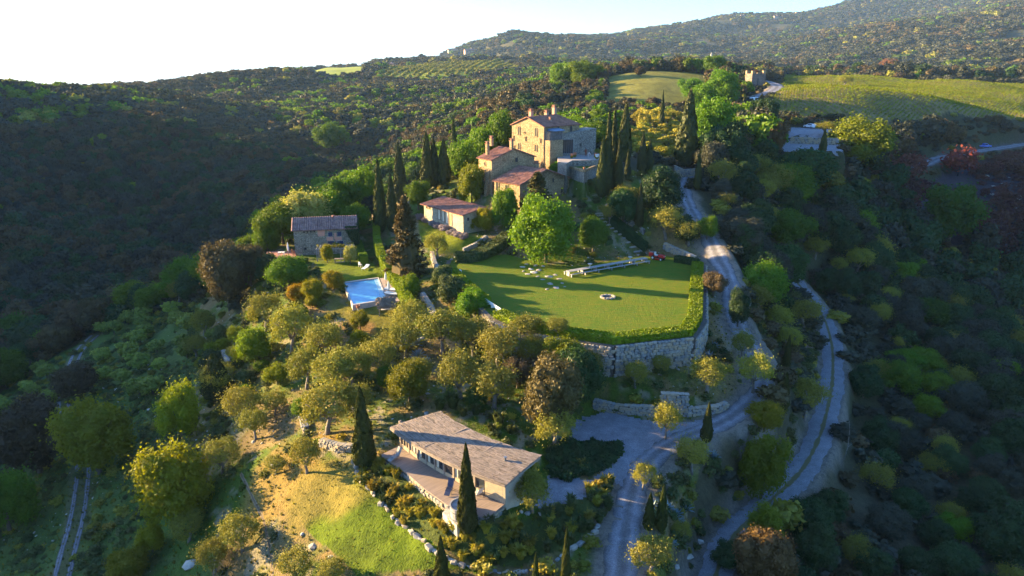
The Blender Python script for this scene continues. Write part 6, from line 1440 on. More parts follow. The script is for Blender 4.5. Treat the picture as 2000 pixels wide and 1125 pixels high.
lowwall('taller stone face of the retaining wall above the gravel yard',[(1288,812),(1342,812)],2.6,parts=110)
lowwall('tapering stone wall beside the drive bend at the gravel yard',[(1342,812),(1400,806),(1418,798)],.8)
lowwall('thin lit garden wall running downhill beside the narrow path',[(826,582),(845,612),(858,642)],.8,parts=30)
lowwall('small wall at the gnarled olive above the walled lawn',[(845,500),(850,520),(858,540)],.8,parts=20)
lowwall('curved stone wall at the head of the drive',[(1316,338),(1335,346),(1357,344)],1.6,parts=40)
lowwall('stone edging along the cottage lawn',[(905,492),(930,480),(950,466)],.5,parts=20)
lowwall('long stone bank dividing the two parking yards',[(1543,281),(1590,282.5),(1635,284)],1.9,parts=60,sw=.9,sh=.5)
lowwall('dry stone terrace wall left of the tall deck cypress',[(588,790),(592,820),(600,845)],.6,parts=20)
lowwall('broken terrace wall beside the grassy strip',[(438,690),(448,715),(452,735)],.6,parts=20)
lowwall('rough stone terrace wall below the big dark olive',[(630,870),(665,882),(695,880)],.7,parts=30)
lowwall('rock edging under the bright tree by the table',[(1275,345),(1300,352),(1316,350)],.5,parts=10)

# steps through the planting
P=[hit(*a) for a in [(1172,418),(1190,437),(1212,457),(1235,480),(1256,500)]]; D=dense(P,.5); r=thing('stone_steps','long flight of pale stone steps coming down to the mower','steps',tuple(P[0])); 
S=D[::2]
for i,p in enumerate(S):
    d=(S[min(i+1,len(S)-1)]-S[max(i-1,0)]); rz=math.atan2(d.y,d.x)
    o=link('step',STN[i%9 if i%3!=1 else 0],r); q=p-P[0]; o.location=(q.x,q.y,h1(p.x,p.y)-P[0].z+.08); o.rotation_euler=(0,0,rz); o.scale=(.45,2.2,.24)
# flat rocks and slabs on the lawn
RF=[rockmesh('slab%d'%i,30+i,M_rock,1,(1,1,.35)) for i in range(4)]
for i,(px,py,w) in enumerate([(1020,522,14),(1028,516,12),(1036,526,16),(1046,519,14),(1043,532,20),(1030,536,14),(1052,528,16),(1060,520,12),(1022,530,10),(1072,540,22),(1060,546,14),(1085,537,14),(1092,545,14),(1075,554,20),(1098,553,12),(1068,565,12),(1085,562,20),(1103,560,8),(1050,540,12)]):
    p=pz(px,py,29); p.z=max(29,h1(p.x,p.y)); s=scale_at(p); o=link('stepping_stone' if i>8 else 'rock',RF[i%4] if i>8 else RK[i%5]); o.location=p; o.scale=(w*s,w*s*.8,w*s*.5 if i<9 else .5*w*s); o.rotation_euler.z=i*1.3
    tag(o,('flat pale slab set in the lawn in front of the round green tree' if i>8 else 'pale rock heaped at the foot of the round green tree'),'stone' if i>8 else 'rock',group='slabs in the lawn' if i>8 else 'rocks under the round tree')
q=pz(1187,581,29); r=thing('fire_pit','ring of pale stones round a dark fire pit in the lawn','fire pit',(q.x,q.y,29))
for k in range(11):
    a=k*2*math.pi/11; o=link('stone',STN[k%9],r); o.location=(math.cos(a)*.95,math.sin(a)*.85,.1); o.rotation_euler.z=a+1.57; o.scale=(.5,.3,.25)
MB().lathe([(.85,.0),(.85,.04)]).obj('ash_bed',plain('ash',(.03,.028,.026),(.08,.075,.07),6,.95),r)
# long table
a=pz(1108,539,29);b=pz(1262,512,29); m=(a+b)/2; d=b-a; L=d.length; rz=math.atan2(d.y,d.x)
r=thing('long_table','very long grey wooden dining table with benches on the lawn','table',(m.x,m.y,29),rz)
for k in range(6):
    for j in range(3): MB().box((-L/2+(k+.5)*L/6,-.32+j*.32,.78),(L/6-.04,.3,.05)).obj('plank',M_greywood,r)
for sy in(-1,1):
    for k in range(6): MB().box((-L/2+(k+.5)*L/6,sy*.95,.46),(L/6-.06,.34,.06)).obj('bench_seat',M_greywood,r)
for k in range(7):
    x=-L/2+.15+k*(L-.3)/6; MB().box((x,0,.37),(.1,.8,.74)).obj('trestle',M_greywood,r)
    for sy in(-1,1): MB().box((x,sy*.95,.21),(.08,.26,.42)).obj('leg',M_greywood,r)
for f,lb in((.27,'pale stone urn on the long table, nearer the round tree'),(.78,'pale stone urn on the long table, nearer the mower')):
    q=a.lerp(b,f); u=thing('urn',lb,'urn',(q.x,q.y,29.805)); MB().lathe([(.22,0),(.22,.06),(.07,.12),(.07,.3),(.25,.45),(.36,.6),(.4,.62),(.3,.62),(.05,.5)]).obj('bowl',M_rockl,u)
# red ride-on mower
q=pz(1284,507,29); mw=thing('ride_on_mower','red ride-on mower with a grass box parked at the foot of the steps','mower',(q.x,q.y,29.0),-.75)
b=MB().box((.75,0,.75),(1.0,.72,.45)).box((1.2,0,.68),(.3,.66,.34)); b.obj('hood',M_red,mw,bevel=.05); MB().box((0,0,.42),(2.2,.6,.14)).obj('chassis',M_black,mw)
MB().box((-.25,0,.78),(.55,.5,.14)).box((-.52,0,1.05),(.12,.5,.5)).obj('seat',M_canvas,mw,bevel=.03)
MB().box((-1.1,0,.8),(.8,.95,.75)).obj('grass_box',M_red,mw,bevel=.06); MB().box((-1.1,0,1.2),(.7,.8,.06)).obj('grass_box_lid',M_metal,mw)
for sy in(-1,1): MB().box((-.3,sy*.42,.62),(.85,.22,.16)).obj('mudguard',M_red,mw)
MB().box((.2,0,.2),(.9,1.15,.16)).obj('cutting_deck',M_red,mw,bevel=.03)
st2=MB().tube([(.2,0,.9),(.05,0,1.15)],.03).obj('steering_column',M_black,mw); MB().tube([(.05+.06*math.sin(t),.2*math.cos(t),1.17+.18*math.sin(t)*.8) for t in np.linspace(0,6.28,13)],.02,5).obj('steering_wheel',M_black,st2)
for x,rr2,ww in((-.62,.38,.28),(.95,.26,.18)):
    for sy in(-1,1):
        w_=MB().tube([(x,sy*(.5-ww/2),rr2),(x,sy*(.5+ww/2),rr2)],rr2,14).obj('wheel',M_black,mw); MB().tube([(x,sy*(.5+ww/2+.001),rr2),(x,sy*(.5+ww/2+.02),rr2)],rr2*.5,10).obj('rim',M_canvas,w_)
for sy in(-1,1): MB().tube([(1.36,sy*.2,.78),(1.39,sy*.2,.78)],.07,8).obj('headlight',M_white,mw)
MB().tube([(-.65,-.35,.6),(-.65,-.35,1.5),(-.65,.35,1.5),(-.65,.35,.6)],.03,6).obj('roll_bar',M_black,mw)
# little gate
q=hit(903,508); r=thing('garden_gate','small pale wooden ladder gate in the wild hedge','gate',tuple(q),.2)
for s in(-.4,.4): MB().box((s,0,.65),(.08,.08,1.4)).obj('post',M_canvas,r)
for k in range(4): MB().box((0,0,.3+k*.3),(.76,.05,.07)).obj('rail',M_canvas,r)

# ------------------------------------------------------------------ modern house with brushwood roof
FL=pz(784,873,24);FR=pz(988,984,24)
RFL=pz(762,834,27.1);RFR=pz(986,946,27.1);RBL=pz(860,803,27.9);RBR=pz(1055,889,27.9)
_e=(RBR-RBL).normalized(); _s=(RFL-RBL); _s.z=0; _s.normalize(); BLv=RBL+_e*.9+_s*1.3; BRv=RBR-_e*.7+_s*.9; BLv.z=24; BRv.z=24
mh=thing('modern_house','long curved single-storey house with a brushwood roof and glazed front','house',tuple((FL+BRv)/2))
RFL=pz(762,834,27.1);RFR=pz(986,946,27.1);RBL=pz(860,803,27.9);RBR=pz(1055,889,27.9)
fd=(RFR-RFL); fd.z=0; fd.normalize(); fn=Vector((fd.y,-fd.x,0)); fn=fn if fn.y<0 else -fn
def bow(A,B,t,k): return A.lerp(B,t)+fn*(4*t*(1-t)*k)
NB=24; mb=MB(); V=[]
TH=.22
for i in range(NB+1):
    t=i/NB; f=bow(RFL,RFR,t,.75); b=bow(RBL,RBR,t,.75)
    for j in range(7):
        p=f.lerp(b,j/6); V.append(p+Vector((0,0,.08*math.sin(j/6*math.pi))))
n7=7; F=[(i*n7+j,(i+1)*n7+j,(i+1)*n7+j+1,i*n7+j+1) for i in range(NB) for j in range(6)]; N0=len(V); V+=[v-Vector((0,0,TH)) for v in V]; F+=[tuple(N0+k for k in f[::-1]) for f in F[:]]
for i in range(NB):
    F+=[(i*n7,N0+i*n7,N0+(i+1)*n7,(i+1)*n7),(i*n7+6,(i+1)*n7+6,N0+(i+1)*n7+6,N0+i*n7+6)]
for j in range(6): F+=[(j,j+1,N0+j+1,N0+j),(NB*n7+j,N0+NB*n7+j,N0+NB*n7+j+1,NB*n7+j+1)]
M_brush=plain('brushwood',(.24,.185,.15),(.14,.11,.09),1.6,.95,.6)
roof=mb.add(V,F).obj('roof',M_brush,mh)
M_br=[plain('brush_a',(.28,.215,.17),(.2,.16,.125),2,.95,.4),plain('brush_b',(.22,.17,.14),(.15,.12,.1),2,.95,.4),plain('brush_c',(.14,.11,.09),(.1,.08,.065),2,.95,.4)]
for mi,mt in enumerate(M_br):
    mb=MB(); rgb=random.Random(mi)
    for k in range(1100):
        t=rgb.uniform(.0,.985); j=rgb.uniform(.0,1.0); l=rgb.uniform(.3,1.3)/14.5
        def rp(t,j): 
            t=min(max(t,-.012),1.012); p=bow(RFL,RFR,t,.75).lerp(bow(RBL,RBR,t,.75),j); return p+Vector((0,0,.08*math.sin(j*math.pi)+.03))
        a=rp(t,j); b=rp(t+l,min(1.01,max(-.01,j+rgb.uniform(-.012,.012)))); mb.beam(a,b,rgb.uniform(.02,.06),.05)
    o=mb.obj('brushwood',mt,roof); o['kind']='stuff'
mb=MB()
for t in (.36,.68):
    a=bow(RFL,RFR,t,.75).lerp(bow(RBL,RBR,t,.75),.05); b=bow(RFL,RFR,t,.75).lerp(bow(RBL,RBR,t,.75),.97); mb.beam(a+Vector((0,0,.1)),b+Vector((0,0,.12)),.07,.05)
mb.obj('roof_batten',M_br[0],roof)
p=bow(RFL,RFR,.86,.75).lerp(bow(RBL,RBR,.86,.75),.55); v=MB().lathe([(.1,0),(.1,.42)],tuple(p),10).obj('flue',M_metal,roof); MB().lathe([(.16,.42),(.16,.5)],tuple(p),10).obj('flue_cap',M_metal,v)
mb=MB()
for i in range(NB):
    a=bow(RFL,RFR,i/NB,.75);b=bow(RFL,RFR,(i+1)/NB,.75); mb.beam(a-Vector((0,0,.2)),b-Vector((0,0,.2)),.1,.14)
mb.beam(RFR-Vector((0,0,.22)),RBR-Vector((0,0,.22)),.1,.2); mb.beam(RFL-Vector((0,0,.22)),RBL-Vector((0,0,.22)),.1,.2)
mb.obj('fascia',M_wood,mh)
zt=26.85; z0=24.05
def fp(t): return bow(FL,FR,t,.55)
nb=9; M_frame=plain('pale_timber',(.4,.32,.21),(.32,.26,.18),3,.7); M_curt2=plain('linen_curtain',(.55,.5,.38),(.42,.38,.3),8,.9)
seg=[0,.11,.215,.31,.40,.49,.58,.67,.76,.845]
for i in range(9):
    a=fp(seg[i]);b=fp(seg[i+1]); u=(b-a); u.z=0; L=u.length; u.normalize(); n=Vector((u.y,-u.x,0)); n=n if n.y<0 else -n
    po=MB().box((a.x,a.y,(z0+zt)/2+.05),(.22,.22,zt-z0+.1),rz=math.atan2(u.y,u.x)); po.obj('post',M_wood,mh)
    mb=MB(); c=(a+b)/2; A2=a+u*.12;B2=b-u*.12
    for zz,hh2 in ((z0+.22,.4),(zt-.08,.16)): mb.box((c.x,c.y,zz),(L-.24,.14,hh2),rz=math.atan2(u.y,u.x))
    if i<2: 
        for k in (.33,.66): q=a.lerp(b,k); mb.box((q.x,q.y,(z0+zt)/2),(.08,.12,zt-z0-.5),rz=math.atan2(u.y,u.x))
    fr=mb.obj('window',M_frame,mh)
    g=MB(); plate(g,Vector((c.x,c.y,z0+.42)),u,n,[(-L/2+.15,0),(L/2-.15,0),(L/2-.15,zt-z0-.58),(-L/2+.15,zt-z0-.58)],-.04,-.02); g.obj('pane',M_glass if i!=1 else M_curt2,fr)
    if i in (2,3,4,6):
        cu=MB(); plate(cu,Vector((c.x,c.y,z0+.42)),u,n,[(-L/2+.15,0),(-L/2+.5,0),(-L/2+.5,zt-z0-.58),(-L/2+.15,zt-z0-.58)],-.015,-.005); cu.obj('curtain',M_curt2,fr)
a=fp(.845);b=FR
mb=MB(); u=(b-a).normalized(); n=Vector((u.y,-u.x,0)); n=n if n.y<0 else -n
for k in range(13):
    c=(a+b)/2+Vector((0,0,.12+k*.215)); mb.box((c.x,c.y,c.z),((b-a).length,.16 if k%2 else .15,.2),rz=math.atan2(u.y,u.x))
mb.obj('timber_cladding',M_frame,mh)
mb=MB(); bi=BRv-(BRv-FR).normalized()*.1
mb.prism([(FR.x,FR.y),(BRv.x,BRv.y),(BRv.x-.3,BRv.y+.1),(FR.x-.3,FR.y+.1)],23,[26.85,27.5,27.5,26.85]); 
mb.prism([(BLv.x,BLv.y),(BRv.x,BRv.y),(BRv.x-.1,BRv.y+.3),(BLv.x-.1,BLv.y+.3)],23,27.5); mb.prism([(FL.x,FL.y),(BLv.x,BLv.y),(BLv.x+.3,BLv.y),(FL.x+.3,FL.y)],23,[26.85,27.5,27.5,26.85])
mb.obj('wall',M_cream_w,mh)
q=fp(0.0)+Vector((-.4,.1,0)); 
mb=MB(); mb.prism([(FL.x,FL.y),(fp(.5).x,fp(.5).y+.3),(FR.x,FR.y+.3),(BRv.x,BRv.y),(BLv.x,BLv.y)],23.9,24.06); mb.obj('floor',M_wood,mh)
mb=MB(); c0=FL.lerp(BLv,.5); c1=FR.lerp(BRv,.5)-fd*.6; mb.beam((c0+fd*.6)+Vector((0,0,1.3)),c1+Vector((0,0,1.3)),.12,2.5); mb.obj('inner_wall',M_cream_w,mh)
own(mh)
# deck
def deckmat():
    t=NT('deck_boards'); p=t.pos(); mp=t.n('ShaderNodeMapping'); mp.inputs['Rotation'].default_value=(0,0,math.radians(-42)); t.l(p,mp.inputs[0]) 
    mp2=t.n('ShaderNodeMapping'); mp2.inputs['Scale'].default_value=(.35,6.5,1); t.l(mp.outputs[0],mp2.inputs[0])
    f=t.noise(mp2.outputs[0],1.0,4,.7); col=t.mix(t.ramp(f,[(.3,0.),(.7,1.)]),(.32,.24,.19),(.19,.145,.115))
    return t.pbr(col,.8,t.bump(f,.4,.03),0,.25)
dk_=thing('timber_deck','pale timber deck in front of the modern house on a low stone wall','deck',tuple(DECK[0])); b0=Vector(DECK[0])
dd=[(p.x-b0.x,p.y-b0.y) for p in DECK]; mb=MB(); mb.prism(dd,-.12,.0); mb.obj('deck_surface',deckmat(),dk_)
mb=MB(); cD=sum((Vector(p) for p in DECK),Vector())/len(DECK); mb.prism([((p.x-cD.x)*.985+cD.x-b0.x,(p.y-cD.y)*.985+cD.y-b0.y) for p in DECK],-2.2,-.125); mb.obj('deck_base',M_mortar,dk_)
mv=[]; left=150
for i,j in ((8,0),(7,8),(6,7),(5,6),(4,5),(3,4)):
    pass
loop=[8,7,6,5,4,3]
ring=[0,8,7,6,5,4,3]
for a_,b_ in zip(ring[:-1],ring[1:]):
    A=Vector(DECK[a_]);B=Vector(DECK[b_]); d=(B-A).normalized(); n=Vector((d.y,-d.x,0)); n=n if n.dot(A-cD)>0 else -n
    mv+=face_stones(dk_,A-n*.06,B-n*.06,22.7,23.86,n,left,b0,sw=.42,sh=.27,depth=.2); left=0 if a_==5 else max(0,left-35)
joined(dk_,mv)
def deckchair(label,px,py,rz,mat):
    q=pz(px,py,24); r=thing('deck_chair',label,'chair',(q.x,q.y,24.0),rz)
    MB().box((0,.1,.32),(.55,.6,.04)).obj('seat',mat,r); MB().box((0,-.42,.66),(.55,.04,.85),rx=.5).obj('backrest',mat,r); MB().box((0,.6,.2),(.5,.45,.04),rx=-.4).obj('leg_rest',mat,r)
    for s in(-.29,.29): MB().beam((s,.45,0),(s,-.35,.6),.04).obj('leg',M_wood,r); MB().beam((s,-.45,0),(s,.2,.5),.04).obj('leg',M_wood,r)
deckchair('pale deck chair alone at the far end of the timber deck',773,896,2.4,M_greywood); deckchair('dark blue canvas deck chair in the middle of the deck',878,960,2.9,M_blueshut); deckchair('pale folding chair on the deck beside the cladding',933,968,.6,M_canvas)
q=pz(902,1000,24); r=thing('hot_tub','round timber tub of dark water at the deck edge','tub',(q.x,q.y,23.6)); 
MB().lathe([(.98,-.5),(1.02,1.15),(1.05,1.2),(.93,1.2),(.92,1.05)],k=24).obj('tub_wall',M_greywood,r); MB().lathe([(.915,.9),(.915,1.0)],k=24).obj('water',plain('tub_water',(.01,.014,.016),None,2,.05,.0,spec=.6),r)
for z in(.1,.8): MB().lathe([(1.03,z),(1.05,z),(1.05,z+.05),(1.03,z+.05)],k=24).obj('hoop',M_metal,r)
mb=MB(); mb.prism([(pz(*a).x,pz(*a).y) for a in [(864,995,24),(890,975,24),(915,1010,24),(892,1020,24)]],22.5,23.7); tag(mb.obj('tub_plinth',M_rockl),'stone plinth under the round tub','plinth')
# stones edging the grass bed
BP=[hit(*a) for a in [(692,898),(698,930),(722,962),(752,995),(785,1028),(822,1058),(852,1080),(885,1100),(925,1115),(975,1120),(1030,1117),(1075,1105),(1112,1080),(1140,1062),(1165,1035),(1180,1005)]]
bs=thing('stone_border','curving border of rough pale stones round the ornamental grass bed','border',tuple(BP[0])); D=dense(BP,.42); rgb=random.Random(4)
for i,p in enumerate(D):
    if rgb.random()<.08: continue
    d=D[min(i+1,len(D)-1)]-D[max(i-1,0)]; o=link('stone',STN[i%9] if i%2 else RK[i%2],bs); s=rgb.uniform(.32,.62)
    o.location=(p.x-BP[0].x+rgb.uniform(-.1,.1),p.y-BP[0].y+rgb.uniform(-.1,.1),h1(p.x,p.y)-BP[0].z+.05); o.rotation_euler=(rgb.uniform(-.2,.2),rgb.uniform(-.2,.2),math.atan2(d.y,d.x)+rgb.uniform(-.4,.4)); o.scale=(s*1.2,s*.8,s*.7)
# ornamental grasses
TG=[tuft('golden_tuft',M_gold,220,60+i,1.,.55) for i in range(3)]; TGg=[tuft('dark_tuft',M_scrub,130,70+i,1.,.5) for i in range(2)]
gz=BED; x,y=cand(40,75,.86,-25,16); k=inpoly(x,y,gz); x,y=x[k],y[k]; n_=0
for a,b in zip(x,y):
    if inpoly(np.array([a]),np.array([b]),DECK)[0] or inpoly(np.array([a]),np.array([b]),HOUSEZ)[0]: continue
    z=h1(a,b); px_,py_=proj(a,b,z)
    if vnoise(np.array([a]),np.array([b]),2.2,90)[0]<.16: continue
    gold=random.random()<(.85 if px_<1060 else .35); o=link('grass_tuft',random.choice(TG if gold else TGg)); s=random.uniform(.85,1.4); o.location=(a,b,z-.05); o.scale=(s,s,s*.95); o.rotation_euler.z=random.uniform(0,6.3)
    zone='under the far end of the deck' if px_<790 else ('below the deck wall' if px_<880 else ('round the tall deck cypress' if px_<990 else ('below the olive at the deck corner' if px_<1090 else 'in the strip between bed border and drive')))
    tag(o,('golden' if gold else 'dark green')+' ornamental grass tuft '+zone+(', tall' if s>1.2 else ', low' if s<1.0 else ''),'grass','ornamental grasses of the stone-edged bed'); n_+=1
# agaves
def agave_mesh(seed,n=24):
    rg=random.Random(seed); mb=MB()
    for i in range(n):
        a=i*2.4+rg.uniform(-.2,.2); e=.15+1.1*(i/n); L=rg.uniform(.8,1.1); d=Vector((math.cos(a),math.sin(a),0)); s=Vector((-d.y,d.x,0)); P=[]
        for t in (0,.35,.7,1): P.append(d*(math.cos(e)*L*t)+Vector((0,0,.06+math.sin(e)*L*t-.25*t*t*L*(1-e/1.4))))
        w=[.07,.1,.07,.0]; V=[]; 
        for p,ww in zip(P,w): V+=[p-s*ww+Vector((0,0,.03)),p+Vector((0,0,-.03)),p+s*ww+Vector((0,0,.03))]
        mb.add(V,[(j*3+k,j*3+k+1,(j+1)*3+k+1,(j+1)*3+k) for j in range(3) for k in range(2)])
    return mb.mesh('agave',M_agave)
AG=[agave_mesh(i) for i in range(3)]
for i,(px,py,w,lb) in enumerate([(790,662,44,'the silver-green clump beside the light green olive'),(812,668,44,'the big clump under the pool garden'),(778,676,34,'the big clump under the pool garden'),(818,690,40,'the big clump under the pool garden'),(825,710,36,'the lower end of the big clump'),(808,700,30,'the lower end of the big clump'),(800,650,34,'the upper end of the big clump'),(832,700,28,'the lower end of the big clump'),
    (1372,885,40,'the foot of the small cypress at the drive bend'),(1392,893,34,'the rocky fork island beside the small cypress'),(1305,990,36,'the agave bed between drive and cypress pair'),(1322,1000,34,'the agave bed between drive and cypress pair'),(1340,990,34,'the agave bed between drive and cypress pair'),(1312,1060,32,'the rocks below the cypress pair'),(1275,985,30,'the drive edge behind the cypress pair'),(1330,1015,28,'the agave bed between drive and cypress pair'),
    (1385,690,30,'the foot of the lawn wall corner'),(1395,670,26,'the foot of the lawn wall corner'),(1375,710,26,'the foot of the lawn wall corner')]):
    p=hit(px,py+8); s=scale_at(p)*w*.5; o=link('agave',AG[i%3]); o.location=p; o.scale=(s,s,s); o.rotation_euler.z=i; tag(o,'spiky blue grey agave in '+lb if not lb.startswith(('the foot','the upper','the lower','the drive','the rocks','the rocky')) else 'spiky blue grey agave at '+lb,'agave','agaves of the estate')
# boulders
for i,(px,py,w,lb) in enumerate([(1062,1008,30,'large pale boulder beside the olive at the deck corner'),(1030,1004,18,'smaller boulder tucked under the olive at the deck corner'),(1018,1000,14,'pale stone by the deck steps'),(972,1003,20,'flat slab by the deck corner'),(962,1012,18,'flat stepping slab under the deck corner'),(540,905,40,'wide pale rock under the leaning thin olive'),(612,1070,26,'dark upright rock on the lower meadow'),(375,1105,44,'broad reddish rock at the bottom left of the sunny slope'),(395,905,20,'dark slab beside the golden oak'),
    (228,762,16,'pale rock in the shade above the golden topped oak'),(205,758,12,'small pale rock in the shade next to the larger one'),(168,702,8,'white rock beside the old track'),(590,1045,16,'pale upright stone at the meadow edge'),(1465,880,14,'pale rock in the gap between the tracks'),(645,1090,18,'pale pointed rock near the bottom edge'),(1345,1090,26,'pale heap rock in the agave bed'),(1320,1110,22,'grey rock at the bottom of the agave bed'),(1365,1060,22,'rock among agaves below the dark bush'),(1500,905,12,'small rock on the inner track shoulder')]):
    p=hit(px,py); s=scale_at(p)*w; o=link('boulder',RK[i%5]); o.location=p+Vector((0,0,.02)); o.scale=(s,s*.8,s*.65); o.rotation_euler.z=i*.9; tag(o,lb,'rock')
# dark planted oval and ground cover
OV=wpoly([(1065,885),(1090,872),(1150,868),(1205,872),(1214,886),(1190,912),(1150,932),(1110,942),(1080,935)])
x,y=cand(45,75,.42,-5,20); k=inpoly(x,y,OV); x,y=x[k],y[k]; s=rng.uniform(.6,.95,len(x)); scc=[crown_mesh('gc%d'%i,M_dgreen,970+i,90,.13,ncl=6,rc=.32,zc=.4,rz=.42,rx=.42,loose=.2) for i in range(2)]
scatter('ground_cover','dense dark green planting in the oval bed by the gravel yard',np.stack([x,y,H(x,y)-.05],-1),np.stack([s,s,s*.9],-1),scc,rng.integers(0,2,len(x)))
# pampas-like grasses behind the modern house
for i,(px,py,w) in enumerate([(885,795,40),(860,800,34),(975,830,36),(930,810,30),(905,812,26),(800,870,26),(960,845,26),(1000,850,24)]):
    p=hit(px,py); s=scale_at(p)*w; o=link('grass_tuft',TGg[i%2]); o.location=p; o.scale=(s,s,s*.9); tag(o,'large green fountain grass behind the brushwood roof','grass','fountain grasses behind the modern house')

# ------------------------------------------------------------------ cars, ruin, distant houses
def car(name,label,cat,p,rz,paint,kind='car',s=1.0):
    r=thing(name,label,cat,tuple(p),rz,scale=(s,s,s)); L=4.3; W=1.75; n=12
    prof=[(-2.15,.45),(-2.1,.85),(-1.9,.98),(-1.55,1.4),(.3,1.45),(.95,1.0),(2.0,.85),(2.15,.6),(2.15,.35),(-2.15,.35)] if kind=='car' else [(-2.6,.5),(-2.6,1.0),(-.6,1.02),(-.55,1.75),(.6,1.78),(1.2,1.15),(2.3,1.0),(2.45,.7),(2.45,.45),(-2.6,.45)]
    if kind=='van': prof=[(-2.3,.4),(-2.3,1.8),(-2.1,1.95),(.9,1.95),(1.6,1.25),(2.3,1.05),(2.4,.6),(2.4,.4)]
    k=len(prof); V=[(x,s_*W/2*(.88 if z>1.1 else 1),z) for s_ in(-1,1) for x,z in prof]; F=[tuple(range(k)),tuple(range(2*k-1,k-1,-1))]+[(i,k+i,k+(i+1)%k,(i+1)%k) for i in range(k)]
    MB().add(V,F).obj('body',paint,r)
    x0,x1=(-1.45,.35) if kind=='car' else ((-.45,.65) if kind=='pickup' else (.2,1.1)); zb,zt2=(1.0,1.36) if kind=='car' else ((1.15,1.65) if kind=='pickup' else (1.2,1.75))
    for s_ in(-1,1): MB().box(((x0+x1)/2,s_*W/2*.95,(zb+zt2)/2),(x1-x0,.06,zt2-zb)).obj('side_window',M_glass,r)
    wx=[(.33,1.42),(.93,1.03)] if kind=='car' else ([(.63,1.72),(1.17,1.2)] if kind=='pickup' else [(.95,1.9),(1.55,1.32)])
    MB().add([(wx[0][0]+.03,-.7,wx[0][1]),(wx[0][0]+.03,.7,wx[0][1]),(wx[1][0]+.03,.76,wx[1][1]),(wx[1][0]+.03,-.76,wx[1][1])],[(0,1,2,3)]).obj('windscreen',M_glass,r)
    for x in(-1.35,1.35):
        for s_ in(-1,1):
            w_=MB().tube([(x,s_*.72,.33),(x,s_*.92,.33)],.33,14).obj('wheel',M_black,r); MB().tube([(x,s_*.921,.33),(x,s_*.94,.33)],.19,10).obj('rim',M_metal,w_)
    for s_ in(-1,1): MB().box((2.15 if kind!='pickup' else 2.45,s_*.62,.68),(.06,.3,.14)).obj('headlight',M_white,r)
    return r
M_cw=plain('white_car_paint',(.75,.76,.78),None,3,.25,.0,spec=.6); M_cd=plain('dark_car_paint',(.03,.04,.06),None,3,.25,.0,spec=.6); M_cb=plain('blue_car_paint',(.03,.1,.42),(.02,.08,.34),3,.35,.0,spec=.6)
def onpark(px,py): q=pz(px,py,42.45); q.z=h1(q.x,q.y)+.12; return q
car('parked_car','white car parked beside the spreading olive in the upper yard','car',onpark(1582,250),1.9,M_cw)
car('parked_car','dark car half hidden behind the spreading olive in the upper yard','car',onpark(1642,249),1.7,M_cd)
q=hit(1474,201); car('parked_van','white van parked under the ruined tower by the lane','van',q+Vector((0,0,.3)),.5,M_cw,'van')
q=hit(1922,291); car('pickup_truck','blue pickup with a white load on the gravel road','pickup',q+Vector((0,0,.2)),.1,M_cb,'pickup')
# ruined tower
q=hit(1473,172); s=scale_at(q); r=thing('ruined_tower','roofless square stone ruin with a plant growing on top beside the lane','ruin',tuple(q),.15); w=28*s; hgt=30*s
mb=MB()
for sx,sy,lx,ly in((0,-1,1,.18),(0,1,1,.18),(-1,0,.18,1),(1,0,.18,1)): mb.box((sx*w*.41,sy*w*.41,hgt*.42),(w*lx*(.995 if lx==1 else 1),w*ly*(.64 if ly==1 else 1),hgt*.95))
mb.obj('wall',stonemat('ruin_stone',(.2,.15,.12),(.25,.19,.15),(.15,.12,.1),1.6),r)
mb=MB()
for sx,sy in((-1,-1),(1,-1),(1,1),(-1,1)): mb.box((sx*w*.4,sy*w*.4,hgt*.97),(w*.2,w*.2,hgt*.2))
mb.box((0,-w*.42,hgt*.92),(w*.2,w*.17,hgt*.08)); mb.obj('merlon',M_stone,r)
MB().box((-w*.05,-w*.502,hgt*.3),(w*.1,.04,hgt*.6)).obj('crack',M_dark,r); MB().box((-w*.3,-w*.502,hgt*.2),(w*.08,.04,hgt*.12)).obj('window',M_dark,r)
o=link('plant',PROTO['w_brown'][0],r); o.location=(0,0,hgt*.8); o.scale=(w*.7,w*.5,w*.35); o.color=(1.8,.9,.7,1)
q=hit(1387,140); s=scale_at(q); r=thing('stone_pillar','thin pale pillar standing on the ridge beside a grey tower','pillar',tuple(q)); MB().box((0,0,16*s),(3*s,3*s,32*s)).obj('shaft',M_rockl,r); MB().box((0,0,33*s),(2*s,2*s,3*s)).obj('top',M_rockl,r)
q=hit(1379,142); s=scale_at(q); r=thing('tower_ruin','square grey stone tower stump next to the thin pillar on the ridge','tower',tuple(q)); MB().box((0,0,12*s),(9*s,9*s,24*s)).obj('wall',M_stoneg,r); MB().box((-3.6*s,0,25*s),(2*s,8*s,3*s)).obj('merlon',M_stoneg,r)
M_farw=plain('far_plaster',(.4,.27,.19),(.34,.24,.18),.3,.9)
